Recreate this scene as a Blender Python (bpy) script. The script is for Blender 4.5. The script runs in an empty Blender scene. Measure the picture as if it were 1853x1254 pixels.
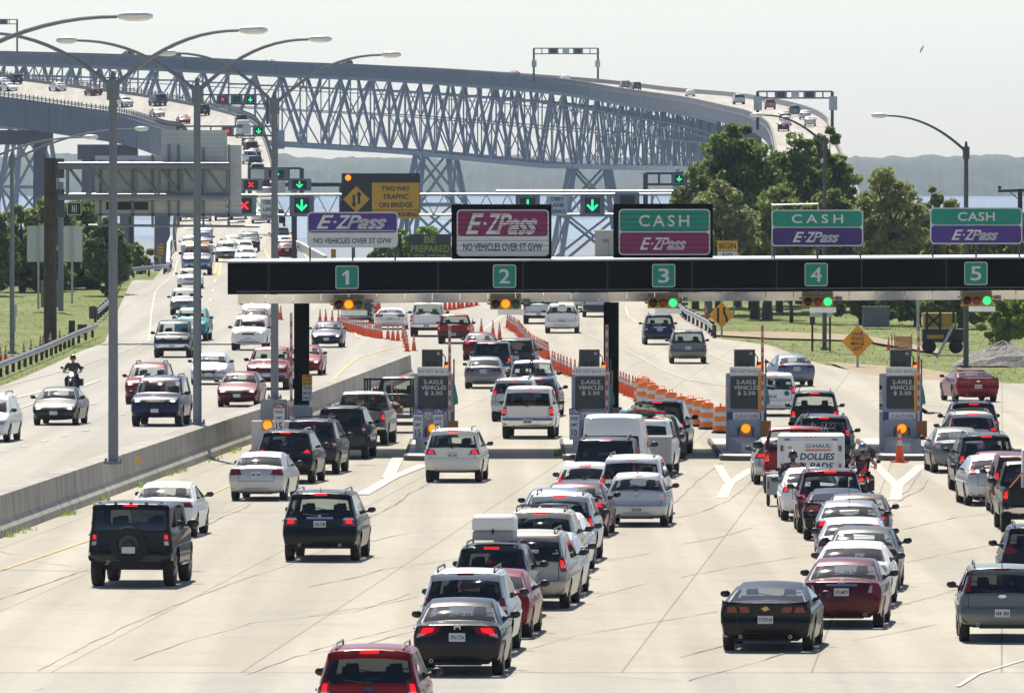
import bpy, bmesh, math, random
from mathutils import Vector, Matrix
from mathutils.geometry import tessellate_polygon
from mathutils.bvhtree import BVHTree
R = math.radians
SC = bpy.context.scene
COL = SC.collection
rnd = random.Random(7)
HAZE = 0.000045

# ------------------------------------------------------------ camera, sky, sun, exposure
FOC, CX, CY, HOR, CAMH = 18135.0, 926.5, 627.0, 311.0, 9.65
PITCH = math.atan((CY - HOR) / FOC)
cd = bpy.data.cameras.new('camera'); cam = bpy.data.objects.new('camera', cd); COL.objects.link(cam)
cd.sensor_width = 36; cd.sensor_fit = 'HORIZONTAL'; cd.lens = FOC / 1853 * 36
cd.clip_start = 1; cd.clip_end = 60000
cam.location = (0, 0, CAMH); cam.rotation_euler = (math.pi / 2 - PITCH, 0, 0)
SC.camera = cam
SUN_EL, SUN_AZ = 53.0, 9.0          # degrees; azimuth to the left of the view axis
w = bpy.data.worlds.new('World'); SC.world = w; w.use_nodes = True
nt = w.node_tree; bg = nt.nodes['Background']
sky = nt.nodes.new('ShaderNodeTexSky'); sky.sky_type = 'NISHITA'; sky.sun_disc = False
sky.sun_elevation = R(SUN_EL); sky.sun_rotation = R(-SUN_AZ)
sky.air_density = 0.6; sky.dust_density = 0.8; sky.ozone_density = 2.2
nt.links.new(sky.outputs['Color'], bg.inputs['Color']); bg.inputs['Strength'].default_value = 0.098
sl = bpy.data.lights.new('sun', 'SUN'); sl.energy = 4.7; sl.angle = R(0.5); sl.color = (1, .93, .81)
so = bpy.data.objects.new('sun', sl); COL.objects.link(so)
sv = Vector((-math.sin(R(SUN_AZ)) * math.cos(R(SUN_EL)), math.cos(R(SUN_AZ)) * math.cos(R(SUN_EL)), math.sin(R(SUN_EL))))
so.rotation_euler = sv.to_track_quat('Z', 'Y').to_euler(); so.location = (0, 0, 300)
SC.view_settings.view_transform = 'Standard'; SC.view_settings.look = 'None'
SC.view_settings.exposure = 0.46; SC.view_settings.gamma = 1
SC.cycles.max_bounces = 6; SC.cycles.transparent_max_bounces = 16
SC.cycles.volume_bounces = 0

# ------------------------------------------------------------ pixel <-> place
CP, SP = math.cos(PITCH), math.sin(PITCH)
def ray(px, py):
    a = (px - CX) / FOC; b = (CY - py) / FOC
    return Vector((a, b * SP + CP, b * CP - SP))
def P(px, py, d):
    r = ray(px, py); k = d / r.y
    return Vector((r.x * k, d, CAMH + r.z * k))
GZ = [(0, 0), (560, 0), (636, .45), (708, 1.5), (930, 3.2), (1209, 9.85), (1417, 15.7), (1500, 18.0), (1560, 20.0), (1640, 23.6), (1760, 28)]
def lerp_tab(t, v):
    if v <= t[0][0]: return t[0][1]
    for (a, fa), (b, fb) in zip(t, t[1:]):
        if v <= b: return fa + (fb - fa) * (v - a) / (b - a)
    return t[-1][1]
def gz(d): return lerp_tab(GZ, d)
def G(px, py, dz=0):
    r = ray(px, py); lo, hi = 50.0, 3000.0
    for _ in range(50):
        m = (lo + hi) / 2
        if CAMH + r.z / r.y * m > gz(m): lo = m
        else: hi = m
    return Vector((r.x / r.y * lo, lo, gz(lo) + dz))

# ------------------------------------------------------------ materials
MAT = {}
def pm(name, col, rough=.6, metal=0, var=0.0, vscale=3.0, emit=0, coat=0, spec=.5, bump=0, ecol=None):
    m = bpy.data.materials.new(name); m.use_nodes = True; MAT[name] = m
    n = m.node_tree.nodes; L = m.node_tree.links; b = n['Principled BSDF']
    b.inputs['Base Color'].default_value = (*col, 1); b.inputs['Roughness'].default_value = rough
    b.inputs['Metallic'].default_value = metal; b.inputs['Specular IOR Level'].default_value = spec
    if coat: b.inputs['Coat Weight'].default_value = coat; b.inputs['Coat Roughness'].default_value = .04
    if emit: b.inputs['Emission Color'].default_value = (*(ecol or col), 1); b.inputs['Emission Strength'].default_value = emit
    if var or bump:
        tc = n.new('ShaderNodeTexCoord'); nz = n.new('ShaderNodeTexNoise'); nz.inputs['Scale'].default_value = vscale
        nz.inputs['Detail'].default_value = 6; L.new(tc.outputs['Object'], nz.inputs['Vector'])
        if var:
            mp = n.new('ShaderNodeMapRange'); mp.inputs[1].default_value = .25; mp.inputs[2].default_value = .75
            mp.inputs[3].default_value = 1 - var; mp.inputs[4].default_value = 1 + var
            mx = n.new('ShaderNodeVectorMath'); mx.operation = 'SCALE'; mx.inputs[0].default_value = col
            L.new(nz.outputs['Fac'], mp.inputs[0]); L.new(mp.outputs[0], mx.inputs['Scale']); L.new(mx.outputs[0], b.inputs['Base Color'])
        if bump:
            bp = n.new('ShaderNodeBump'); bp.inputs['Strength'].default_value = bump; bp.inputs['Distance'].default_value = .05
            L.new(nz.outputs['Fac'], bp.inputs['Height']); L.new(bp.outputs[0], b.inputs['Normal'])
    return m
pm('concrete', (.43, .405, .35), .85, var=.14, vscale=.8, bump=.1)
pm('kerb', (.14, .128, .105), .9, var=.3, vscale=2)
pm('steel_dark', (.10, .105, .11), .55, .3, var=.15, vscale=1)
pm('steel_grey', (.21, .225, .24), .5, .35, var=.12, vscale=.7)
pm('galv', (.42, .43, .43), .42, .65, var=.15, vscale=2)
pm('bridge_steel', (.38, .395, .415), .6, .1, var=.15, vscale=.2)
pm('bridge_girder', (.17, .18, .19), .7, 0, var=.12, vscale=.3)
pm('bridge_conc', (.24, .235, .225), .85, var=.15, vscale=.3)
pm('rust_post', (.075, .055, .04), .8, var=.3, vscale=2)
pm('fascia_black', (.003, .0032, .004), .7, var=.4, vscale=4, spec=.1)
pm('soffit', (.80, .78, .72), .18, .75, var=.2, vscale=.8)
pm('black', (.012, .012, .013), .5)
pm('rubber', (.014, .014, .014), .8)
pm('plastic', (.03, .03, .032), .5)
pm('chrome', (.62, .63, .65), .12, 1)
pm('alloy', (.42, .43, .45), .3, .9)
pm('plate', (.62, .63, .64), .4, var=.1, vscale=20)
pm('ink', (.02, .02, .05), .6)
pm('lamp_red', (.20, .006, .006), .15, coat=.5)
pm('lamp_lit', (.8, .01, .008), .25, emit=1.1, ecol=(1, .006, .008))
pm('lamp_clear', (.55, .55, .57), .12, .4, coat=.8)
pm('lamp_amber', (.65, .16, .01), .15, coat=.6)
pm('lamp_white_lit', (1, .85, .6), .2, emit=4, ecol=(1, .72, .42))
pm('amber_lit', (1, .35, .02), .3, emit=1.25, ecol=(1, .21, .004))
pm('green_lit', (.05, .9, .4), .3, emit=.8, ecol=(.04, .85, .24))
pm('arrow_lit', (.05, .9, .4), .3, emit=1.3, ecol=(.01, .9, .26))
pm('red_lit', (.9, .02, .03), .3, emit=1.3, ecol=(1, .01, .02))
pm('lens_off_red', (.05, .006, .006), .2); pm('lens_off_amber', (.28, .06, .01), .25); pm('lens_off_green', (.01, .12, .13), .2)
pm('signal_yellow', (.55, .31, .03), .55, var=.15, vscale=6)
pm('sign_white', (.74, .74, .71), .45, var=.05, vscale=3)
pm('sign_green', (.0, .27, .17), .4, var=.08, vscale=3)
pm('sign_purple', (.085, .028, .25), .4, var=.06, vscale=3)
pm('sign_violet', (.05, .018, .15), .4, var=.06, vscale=3)
pm('sign_magenta', (.26, .012, .10), .4, var=.06, vscale=3)
pm('sign_orange', (.92, .43, .012), .45, var=.06, vscale=3)
pm('sign_amber', (.86, .36, .012), .45, var=.06, vscale=3)
pm('letter_red', (.26, .03, .03), .6); pm('letter_black', (.012, .012, .014), .6); pm('letter_white', (.74, .74, .70), .5)
pm('letter_grey', (.66, .67, .64), .5); pm('letter_lime', (.22, .26, .03), .5, emit=.12)
pm('sign_back', (.62, .63, .60), .55, 0, var=.1, vscale=.8)
pm('board_dark', (.03, .033, .034), .4, var=.2, vscale=3)
pm('booth_grey', (.30, .34, .40), .55, var=.12, vscale=3)
pm('booth_blue', (.03, .07, .20), .5)
pm('block_white', (.62, .60, .55), .8, var=.1, vscale=3, bump=.1)
pm('cone_orange', (.92, .11, .012), .5, var=.15, vscale=6)
pm('barrel_orange', (.95, .20, .02), .5, var=.12, vscale=4)
pm('cone_white', (.62, .62, .58), .5, var=.15, vscale=6)
pm('tarp_green', (.10, .36, .26), .5); pm('brown_board', (.36, .13, .025), .6, var=.15, vscale=3)
pm('gate_red', (.55, .03, .02), .5); pm('paint_white', (.53, .51, .455), .8, var=.22, vscale=1.6)
pm('paint_yellow', (.64, .46, .19), .8, var=.2, vscale=2); pm('crack', (.27, .25, .215), .9, var=.5, vscale=.6)
pm('soil', (.35, .27, .17), .95, var=.25, vscale=1); pm('gravel', (.33, .30, .27), .95, var=.5, vscale=9, bump=.5)
pm('wood_dark', (.06, .045, .035), .9, var=.3, vscale=2); pm('bark', (.075, .058, .042), .9, var=.4, vscale=3)
pm('skin', (.50, .27, .19), .55); pm('shirt_dark', (.03, .033, .05), .8, var=.2, vscale=8); pm('cloth_black', (.012, .012, .014), .85)
pm('shirt_blue', (.02, .035, .09), .8); pm('hair', (.04, .025, .015), .7); pm('helmet_chrome', (.35, .36, .38), .12, .9); pm('helmet_dark', (.03, .012, .015), .2, coat=1)
pm('machine_yellow', (.48, .30, .02), .55, var=.25, vscale=2); pm('fence_orange', (.75, .24, .08), .7)
pm('fridge_white', (.70, .69, .64), .5); pm('strap_orange', (.8, .18, .02), .6); pm('luggage', (.10, .12, .08), .8, var=.5, vscale=8)
pm('blue_tarp', (.08, .25, .42), .6); pm('seat_dark', (.035, .034, .033), .9); pm('seat_tan', (.16, .14, .11), .9)
pm('cargo_white', (.84, .83, .79), .4, var=.04, vscale=3); pm('cargo_grey', (.36, .355, .34), .5); pm('logo_blue', (.02, .05, .14), .5); pm('logo_orange', (.75, .12, .03), .5)
pm('building', (.42, .41, .38), .8, var=.1, vscale=1); pm('gold', (.6, .42, .12), .3, .8)
pm('bird', (.10, .10, .10), .8)
def paint(name, col, metal=0.0, rough=.32):
    return pm(name, col, rough, metal, coat=.28, spec=.16)
PC = dict(black=((.010, .0095, .009), 0, .3), white=((.86, .86, .83), 0, .4), silver=((.58, .59, .59), .35, .33), grey=((.19, .20, .205), .5, .35),
    charcoal=((.040, .039, .037), .4, .35), red=((.22, .008, .008), .1, .3), maroon=((.10, .010, .014), .3, .3), gold=((.46, .42, .34), .35, .34), navy=((.016, .022, .06), .3, .3),
    blue=((.05, .09, .17), .4, .3), green=((.018, .032, .026), .2, .3), teal=((.03, .27, .30), .2, .3), beige=((.58, .54, .45), .3, .36), bluegrey=((.16, .19, .25), .5, .33),
    sage=((.17, .185, .17), .4, .32), cream=((.80, .77, .68), .0, .4), pink=((.36, .14, .16), .3, .35), purple=((.06, .035, .10), .3, .3), brown=((.11, .075, .06), .4, .3))
for k, (c, m_, r_) in PC.items(): paint('paint_car_' + k, c, m_, r_)
def glass(name, t, tint=(1, 1, 1)):
    m = bpy.data.materials.new(name); m.use_nodes = True; MAT[name] = m
    n = m.node_tree.nodes; L = m.node_tree.links; n.clear()
    o = n.new('ShaderNodeOutputMaterial'); mx = n.new('ShaderNodeMixShader'); tr = n.new('ShaderNodeBsdfTransparent')
    gl = n.new('ShaderNodeBsdfGlossy'); fr = n.new('ShaderNodeFresnel'); fr.inputs['IOR'].default_value = 1.75
    gl.inputs['Roughness'].default_value = .035
    tr.inputs['Color'].default_value = (t * tint[0], t * tint[1], t * tint[2], 1)
    ge = n.new('ShaderNodeNewGeometry'); sb = n.new('ShaderNodeMath'); sb.operation = 'SUBTRACT'; sb.inputs[0].default_value = 1; L.new(ge.outputs['Backfacing'], sb.inputs[1])
    mu = n.new('ShaderNodeMath'); mu.operation = 'MULTIPLY'; L.new(fr.outputs[0], mu.inputs[0]); L.new(sb.outputs[0], mu.inputs[1]); L.new(mu.outputs[0], mx.inputs[0]); L.new(tr.outputs[0], mx.inputs[1]); L.new(gl.outputs[0], mx.inputs[2]); L.new(mx.outputs[0], o.inputs[0])
glass('glass_clear', .78, (.93, 1, .97)); glass('glass_mid', .50, (.9, 1, .97)); glass('glass_dark', .10); glass('glass_front', .86, (.94, 1, .97))
def leaf_mat(name, a, b, trans=.45):
    m = bpy.data.materials.new(name); m.use_nodes = True; MAT[name] = m
    n = m.node_tree.nodes; L = m.node_tree.links; n.clear()
    o = n.new('ShaderNodeOutputMaterial'); mx = n.new('ShaderNodeMixShader'); df = n.new('ShaderNodeBsdfDiffuse'); tr = n.new('ShaderNodeBsdfTranslucent')
    g = n.new('ShaderNodeNewGeometry'); cr = n.new('ShaderNodeMixRGB'); cr.inputs[1].default_value = (*a, 1); cr.inputs[2].default_value = (*b, 1)
    L.new(g.outputs['Random Per Island'], cr.inputs[0]); L.new(cr.outputs[0], df.inputs[0]); L.new(cr.outputs[0], tr.inputs[0])
    mx.inputs[0].default_value = trans; L.new(df.outputs[0], mx.inputs[1]); L.new(tr.outputs[0], mx.inputs[2]); L.new(mx.outputs[0], o.inputs[0])
leaf_mat('leaf_oak', (0.150, 0.213, 0.069), (0.325, 0.375, 0.138), .55); leaf_mat('leaf_dark', (0.112, 0.175, 0.062), (0.250, 0.312, 0.106), .55); leaf_mat('leaf_olive', (0.213, 0.250, 0.106), (0.400, 0.425, 0.188), .55)
leaf_mat('leaf_bright', (0.200, 0.300, 0.056), (0.375, 0.463, 0.125), .55); leaf_mat('leaf_rust', (0.275, 0.200, 0.062), (0.413, 0.288, 0.088)); leaf_mat('leaf_grass', (0.150, 0.213, 0.037), (0.275, 0.312, 0.088), .4)
def ground_mat(name, c1, c2, s1, s2, rough=.95, streak=0, joints=False, fine=0.1):
    m = bpy.data.materials.new(name); m.use_nodes = True; MAT[name] = m
    n = m.node_tree.nodes; L = m.node_tree.links; b = n['Principled BSDF']; b.inputs['Roughness'].default_value = rough; b.inputs['Specular IOR Level'].default_value = .3
    tc = n.new('ShaderNodeTexCoord'); mp = n.new('ShaderNodeMapping'); mp.inputs['Rotation'].default_value = (0, 0, R(2.8)); L.new(tc.outputs['Object'], mp.inputs[0])
    if streak: mp.inputs['Scale'].default_value = (1, streak, 1)
    a = n.new('ShaderNodeTexNoise'); a.inputs['Scale'].default_value = s1; a.inputs['Detail'].default_value = 8; a.inputs['Roughness'].default_value = .6; L.new(mp.outputs[0], a.inputs[0])
    c = n.new('ShaderNodeTexNoise'); c.inputs['Scale'].default_value = s2; c.inputs['Detail'].default_value = 5; L.new(tc.outputs['Object'], c.inputs[0])
    r1 = n.new('ShaderNodeMapRange'); r1.inputs[1].default_value = .3; r1.inputs[2].default_value = .7; L.new(a.outputs['Fac'], r1.inputs[0])
    mx = n.new('ShaderNodeMixRGB'); mx.inputs[1].default_value = (*c1, 1); mx.inputs[2].default_value = (*c2, 1); L.new(r1.outputs[0], mx.inputs[0])
    r2 = n.new('ShaderNodeMapRange'); r2.inputs[1].default_value = .3; r2.inputs[2].default_value = .7; r2.inputs[3].default_value = 1 - fine; r2.inputs[4].default_value = 1 + fine; L.new(c.outputs['Fac'], r2.inputs[0])
    vs = n.new('ShaderNodeVectorMath'); vs.operation = 'SCALE'; L.new(mx.outputs[0], vs.inputs[0]); L.new(r2.outputs[0], vs.inputs['Scale'])
    out = vs.outputs[0]
    if joints:
        br = n.new('ShaderNodeTexBrick'); br.inputs['Color1'].default_value = (1, 1, 1, 1); br.inputs['Color2'].default_value = (.93, .925, .91, 1); br.inputs['Mortar'].default_value = (.62, .60, .58, 1)
        br.inputs['Scale'].default_value = 1; br.inputs['Brick Width'].default_value = 3.66; br.inputs['Row Height'].default_value = 12.2; br.inputs['Mortar Size'].default_value = .022; br.offset = 0
        mp2 = n.new('ShaderNodeMapping'); mp2.inputs['Rotation'].default_value = (0, 0, R(2.8)); L.new(tc.outputs['Object'], mp2.inputs[0]); L.new(mp2.outputs[0], br.inputs['Vector'])
        mu = n.new('ShaderNodeMixRGB'); mu.blend_type = 'MULTIPLY'; mu.inputs[0].default_value = 1; L.new(out, mu.inputs[1]); L.new(br.outputs['Color'], mu.inputs[2]); out = mu.outputs[0]
    if streak:      # tyre and oil streaks along the lanes, blotches
        mp4 = n.new('ShaderNodeMapping'); mp4.inputs['Rotation'].default_value = (0, 0, R(2.8)); mp4.inputs['Scale'].default_value = (1, .012, 1); L.new(tc.outputs['Object'], mp4.inputs[0])
        ns = n.new('ShaderNodeTexNoise'); ns.inputs['Scale'].default_value = .75; ns.inputs['Detail'].default_value = 4; L.new(mp4.outputs[0], ns.inputs[0])
        nb = n.new('ShaderNodeTexNoise'); nb.inputs['Scale'].default_value = .35; nb.inputs['Detail'].default_value = 9; nb.inputs['Roughness'].default_value = .7; L.new(tc.outputs['Object'], nb.inputs[0])
        r3 = n.new('ShaderNodeMapRange'); r3.inputs[1].default_value = .42; r3.inputs[2].default_value = .62; r3.inputs[3].default_value = .90; r3.inputs[4].default_value = 1.06; L.new(ns.outputs['Fac'], r3.inputs[0])
        r4 = n.new('ShaderNodeMapRange'); r4.inputs[1].default_value = .30; r4.inputs[2].default_value = .50; r4.inputs[3].default_value = .90; r4.inputs[4].default_value = 1.0; L.new(nb.outputs['Fac'], r4.inputs[0])
        mm = n.new('ShaderNodeMath'); mm.operation = 'MULTIPLY'; L.new(r3.outputs[0], mm.inputs[0]); L.new(r4.outputs[0], mm.inputs[1])
        vq = n.new('ShaderNodeVectorMath'); vq.operation = 'SCALE'; L.new(out, vq.inputs[0]); L.new(mm.outputs[0], vq.inputs['Scale']); out = vq.outputs[0]
    L.new(out, b.inputs['Base Color'])
ground_mat('plaza', (.425, .395, .325), (.50, .465, .385), .16, 2.2, streak=.12, joints=True, fine=.05)
ground_mat('asphalt_pale', (.40, .38, .33), (.46, .44, .385), .2, 4, streak=.1, fine=.06)
ground_mat('grass', (.10, .155, .03), (.23, .23, .07), .12, 2.5, fine=.25)
ground_mat('bridge_road', (.44, .42, .37), (.50, .47, .42), .2, 3, streak=.1, fine=.05)
m = pm('barrier_conc', (.42, .395, .34), .88); n = m.node_tree.nodes; L = m.node_tree.links; tc = n.new('ShaderNodeTexCoord'); prev = None
for sc_, s_, lo, hi, f0, f1 in (((1, 1, .12), 2.2, .70, 1.06, .36, .56), ((1, .15, 1), .6, .82, 1.05, .35, .6), ((1, 1, 1), 9, .92, 1.06, .3, .7)):
    mp = n.new('ShaderNodeMapping'); mp.inputs['Scale'].default_value = sc_; L.new(tc.outputs['Object'], mp.inputs[0]); nz = n.new('ShaderNodeTexNoise'); nz.inputs['Scale'].default_value = s_; nz.inputs['Detail'].default_value = 7; L.new(mp.outputs[0], nz.inputs[0])
    mr = n.new('ShaderNodeMapRange'); mr.inputs[1].default_value = f0; mr.inputs[2].default_value = f1; mr.inputs[3].default_value = lo; mr.inputs[4].default_value = hi; L.new(nz.outputs['Fac'], mr.inputs[0])
    vs = n.new('ShaderNodeVectorMath'); vs.operation = 'SCALE'; vs.inputs[0].default_value = (.43, .405, .345); L.new(mr.outputs[0], vs.inputs['Scale'])
    if prev: L.new(prev.outputs[0], vs.inputs[0])
    prev = vs
L.new(prev.outputs[0], n['Principled BSDF'].inputs['Base Color'])
m = bpy.data.materials.new('water'); m.use_nodes = True; MAT['water'] = m
n = m.node_tree.nodes; L = m.node_tree.links; b = n['Principled BSDF']; b.inputs['Base Color'].default_value = (.05, .075, .11, 1); b.inputs['Roughness'].default_value = .12
tc = n.new('ShaderNodeTexCoord'); mp = n.new('ShaderNodeMapping'); mp.inputs['Scale'].default_value = (1, .25, 1); L.new(tc.outputs['Object'], mp.inputs[0])
nz = n.new('ShaderNodeTexNoise'); nz.inputs['Scale'].default_value = .3; nz.inputs['Detail'].default_value = 4; nz.inputs['Roughness'].default_value = .6; L.new(mp.outputs[0], nz.inputs[0])
bp = n.new('ShaderNodeBump'); bp.inputs['Strength'].default_value = .8; bp.inputs['Distance'].default_value = 1.2; L.new(nz.outputs['Fac'], bp.inputs['Height']); L.new(bp.outputs[0], b.inputs['Normal'])
# bands of rougher and smoother water, imitating sun glitter and the bridge's shadow
sx = n.new('ShaderNodeSeparateXYZ'); L.new(tc.outputs['Object'], sx.inputs[0]); n2 = n.new('ShaderNodeTexNoise'); n2.inputs['Scale'].default_value = .012; n2.inputs['Detail'].default_value = 5
mp3 = n.new('ShaderNodeMapping'); mp3.inputs['Scale'].default_value = (1, .12, 1); L.new(tc.outputs['Object'], mp3.inputs[0]); L.new(mp3.outputs[0], n2.inputs[0])
ma = n.new('ShaderNodeMath'); ma.operation = 'MULTIPLY_ADD'; ma.inputs[1].default_value = 1800; L.new(n2.outputs['Fac'], ma.inputs[0]); L.new(sx.outputs['Y'], ma.inputs[2])
cr = n.new('ShaderNodeValToRGB'); mr = n.new('ShaderNodeMapRange'); mr.inputs[1].default_value = 1500; mr.inputs[2].default_value = 9900; L.new(ma.outputs[0], mr.inputs[0]); L.new(mr.outputs[0], cr.inputs[0])
el = cr.color_ramp.elements; el[0].position = 0; el[0].color = (.5, .5, .5, 1); el[1].position = 1; el[1].color = (.2, .2, .2, 1)
for p_, v_ in ((.285, .5), (.325, .14), (.475, .14), (.53, .48), (.60, .45), (.70, .22)): e_ = el.new(p_); e_.color = (v_, v_, v_, 1)
L.new(cr.outputs[0], b.inputs['Roughness'])
pm('far_woods', (.05, .065, .035), .95, var=.6, vscale=.05)

# ------------------------------------------------------------ mesh builder
class MB:
    def __init__(s): s.v = []; s.f = []; s.m = []
    def add(s, vs, fs, mi=0):
        o = len(s.v); s.v += [tuple(v) for v in vs]
        for f in fs: s.f.append(tuple(i + o for i in f)); s.m.append(mi)
    def box(s, c, sz, rz=0, mi=0, taper=1.0):
        cx, cy, cz = c; hx, hy, hz = sz[0] / 2, sz[1] / 2, sz[2] / 2; ca, sa = math.cos(rz), math.sin(rz); vs = []
        for z, k in ((-hz, 1), (hz, taper)):
            for x, y in ((-hx, -hy), (hx, -hy), (hx, hy), (-hx, hy)):
                x *= k; y *= k; vs.append((cx + x * ca - y * sa, cy + x * sa + y * ca, cz + z))
        s.add(vs, [(3, 2, 1, 0), (4, 5, 6, 7), (0, 1, 5, 4), (1, 2, 6, 5), (2, 3, 7, 6), (3, 0, 4, 7)], mi); return s
    def tube(s, pts, rad, n=8, mi=0, cap=True):
        pts = [Vector(p) for p in pts]; rad = rad if isinstance(rad, (list, tuple)) else [rad] * len(pts); vs = []
        for i, p in enumerate(pts):
            t = (pts[min(i + 1, len(pts) - 1)] - pts[max(i - 1, 0)]).normalized()
            up = Vector((0, 0, 1)) if abs(t.z) < .9 else Vector((0, 1, 0))
            a = t.cross(up).normalized(); b = t.cross(a)
            for k in range(n):
                an = 2 * math.pi * (k + .5) / n; vs.append(p + (a * math.cos(an) + b * math.sin(an)) * rad[i])
        fs = [(i * n + k, i * n + (k + 1) % n, (i + 1) * n + (k + 1) % n, (i + 1) * n + k) for i in range(len(pts) - 1) for k in range(n)]
        if cap: fs += [tuple(range(n))[::-1], tuple((len(pts) - 1) * n + k for k in range(n))]
        s.add(vs, fs, mi); return s
    def beam(s, p, q, w, h=None, mi=0):
        p, q = Vector(p), Vector(q); h = h or w; t = (q - p).normalized()
        up = Vector((0, 0, 1)) if abs(t.z) < .95 else Vector((0, 1, 0))
        a = t.cross(up).normalized() * w / 2; b = a.cross(t).normalized() * h / 2
        vs = [e + x * a + y * b for e in (p, q) for x, y in ((-1, -1), (1, -1), (1, 1), (-1, 1))]
        s.add(vs, [(3, 2, 1, 0), (4, 5, 6, 7), (0, 1, 5, 4), (1, 2, 6, 5), (2, 3, 7, 6), (3, 0, 4, 7)], mi); return s
    def lathe(s, c, prof, n=16, axis='z', mi=0):
        vs = []; c = Vector(c)
        for r, h in prof:
            for k in range(n):
                a = 2 * math.pi * k / n
                x, y = r * math.cos(a), r * math.sin(a)
                vs.append(c + (Vector((x, y, h)) if axis == 'z' else Vector((x, h, y)) if axis == 'y' else Vector((h, x, y))))
        fs = [(i * n + k, i * n + (k + 1) % n, (i + 1) * n + (k + 1) % n, (i + 1) * n + k) for i in range(len(prof) - 1) for k in range(n)]
        s.add(vs, fs, mi); return s
    def sphere(s, c, r, n=10, m=6, mi=0, sc=(1, 1, 1)):
        vs = []; 
        for i in range(m + 1):
            t = math.pi * i / m
            for k in range(n):
                a = 2 * math.pi * k / n; vs.append((c[0] + r * sc[0] * math.sin(t) * math.cos(a), c[1] + r * sc[1] * math.sin(t) * math.sin(a), c[2] + r * sc[2] * math.cos(t)))
        s.add(vs, [(i * n + k, i * n + (k + 1) % n, (i + 1) * n + (k + 1) % n, (i + 1) * n + k) for i in range(m) for k in range(n)], mi); return s
    def prism(s, out, y0, y1, mi=0):       # outline in xz, thickness in y (y0 towards the viewer)
        n = len(out); tri = tessellate_polygon([[Vector((x, z, 0)) for x, z in out]])
        vs = [(x, y0, z) for x, z in out] + [(x, y1, z) for x, z in out]
        fs = [tuple(t) for t in tri] + [tuple(i + n for i in t)[::-1] for t in tri] + [(i, (i + 1) % n, n + (i + 1) % n, n + i) for i in range(n)]
        s.add(vs, fs, mi); return s
    def build(s, name, mats, parent=None, smooth=False, doubles=0, angle=35, fixn=True):
        me = bpy.data.meshes.new(name); org = parent_org(parent)
        me.from_pydata([(x - org.x, y - org.y, z - org.z) for x, y, z in s.v] if parent is not None else s.v, [], s.f)
        finish(me, s.m, mats, smooth, doubles, angle, fixn)
        return link(name, me, parent)
def finish(me, mi, mats, smooth=False, doubles=0, angle=35, fixn=True):
    for k in (mats if isinstance(mats, (list, tuple)) else [mats]): me.materials.append(MAT[k])
    for p, i in zip(me.polygons, mi): p.material_index = i
    if fixn or doubles:
        b = bmesh.new(); b.from_mesh(me)
        if doubles: bmesh.ops.remove_doubles(b, verts=b.verts, dist=doubles)
        bmesh.ops.recalc_face_normals(b, faces=b.faces); b.to_mesh(me); b.free()
    if smooth:
        for p in me.polygons: p.use_smooth = True
        me.set_sharp_from_angle(angle=R(angle))
def parent_org(p):
    o = Vector((0, 0, 0))
    while p is not None: o = o + p.location; p = p.parent
    return o
def link(name, me, parent=None):
    o = bpy.data.objects.new(name, me); COL.objects.link(o)
    if parent is not None: o.parent = parent
    return o
def tag(o, label=None, cat=None, group=None, kind=None):
    if label: o['label'] = label
    if cat: o['category'] = cat
    if group: o['group'] = group
    if kind: o['kind'] = kind
    return o
def empty(name, loc, label, cat, group=None, rz=0):
    o = bpy.data.objects.new(name, None); COL.objects.link(o); o.location = loc; o.rotation_euler = (0, 0, rz); o.empty_display_size = .3
    return tag(o, label, cat, group)
def copy_thing(o, loc=None, rz=None, label=None, parent=None):
    c = o.copy(); COL.objects.link(c)
    if parent is not None: c.parent = parent
    if loc is not None: c.location = loc
    if rz is not None: c.rotation_euler = (0, 0, rz)
    if label: c['label'] = label
    for ch in list(o.children): copy_thing(ch, parent=c)
    return c
_txt = {}
def text_geo(t, bold=0.0, shear=0.0, spacing=1.0):
    key = (t, bold, shear, spacing)
    if key not in _txt:
        cu = bpy.data.curves.new('t', 'FONT'); cu.body = t; cu.offset = bold; cu.shear = shear; cu.resolution_u = 3; cu.space_character = spacing; cu.align_x = 'LEFT'
        ob = bpy.data.objects.new('t', cu); COL.objects.link(ob)
        dg = bpy.context.evaluated_depsgraph_get(); dg.update()
        me = bpy.data.meshes.new_from_object(ob.evaluated_get(dg))
        vs = [v.co.copy() for v in me.vertices]; fs = [tuple(p.vertices) for p in me.polygons]
        bpy.data.objects.remove(ob); bpy.data.meshes.remove(me)
        x0 = min(v.x for v in vs); x1 = max(v.x for v in vs); y0 = min(v.y for v in vs); y1 = max(v.y for v in vs)
        _txt[key] = ([((v.x - x0) / (x1 - x0), (v.y - y0) / (y1 - y0)) for v in vs], fs)
    return _txt[key]
def text(mb, t, x0, z0, x1, z1, y, mi=0, bold=.012, shear=0, spacing=1.0):     # fills the box, faces -y
    vs, fs = text_geo(t, bold, shear, spacing)
    mb.add([(x0 + u * (x1 - x0), y, z0 + v * (z1 - z0)) for u, v in vs], fs, mi); return mb
def rrect(x0, z0, x1, z1, r, n=4):
    out = []
    for cx, cz, a in ((x1 - r, z0 + r, -90), (x1 - r, z1 - r, 0), (x0 + r, z1 - r, 90), (x0 + r, z0 + r, 180)):
        for k in range(n + 1):
            t = R(a + 90 * k / n); out.append((cx + r * math.cos(t), cz + r * math.sin(t)))
    return out
def box4(px0, py0, px1, py1, d):          # pixel rectangle at depth d -> x0, z0, x1, z1
    a, b = P(px0, py1, d), P(px1, py0, d); return a.x, a.z, b.x, b.z
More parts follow.
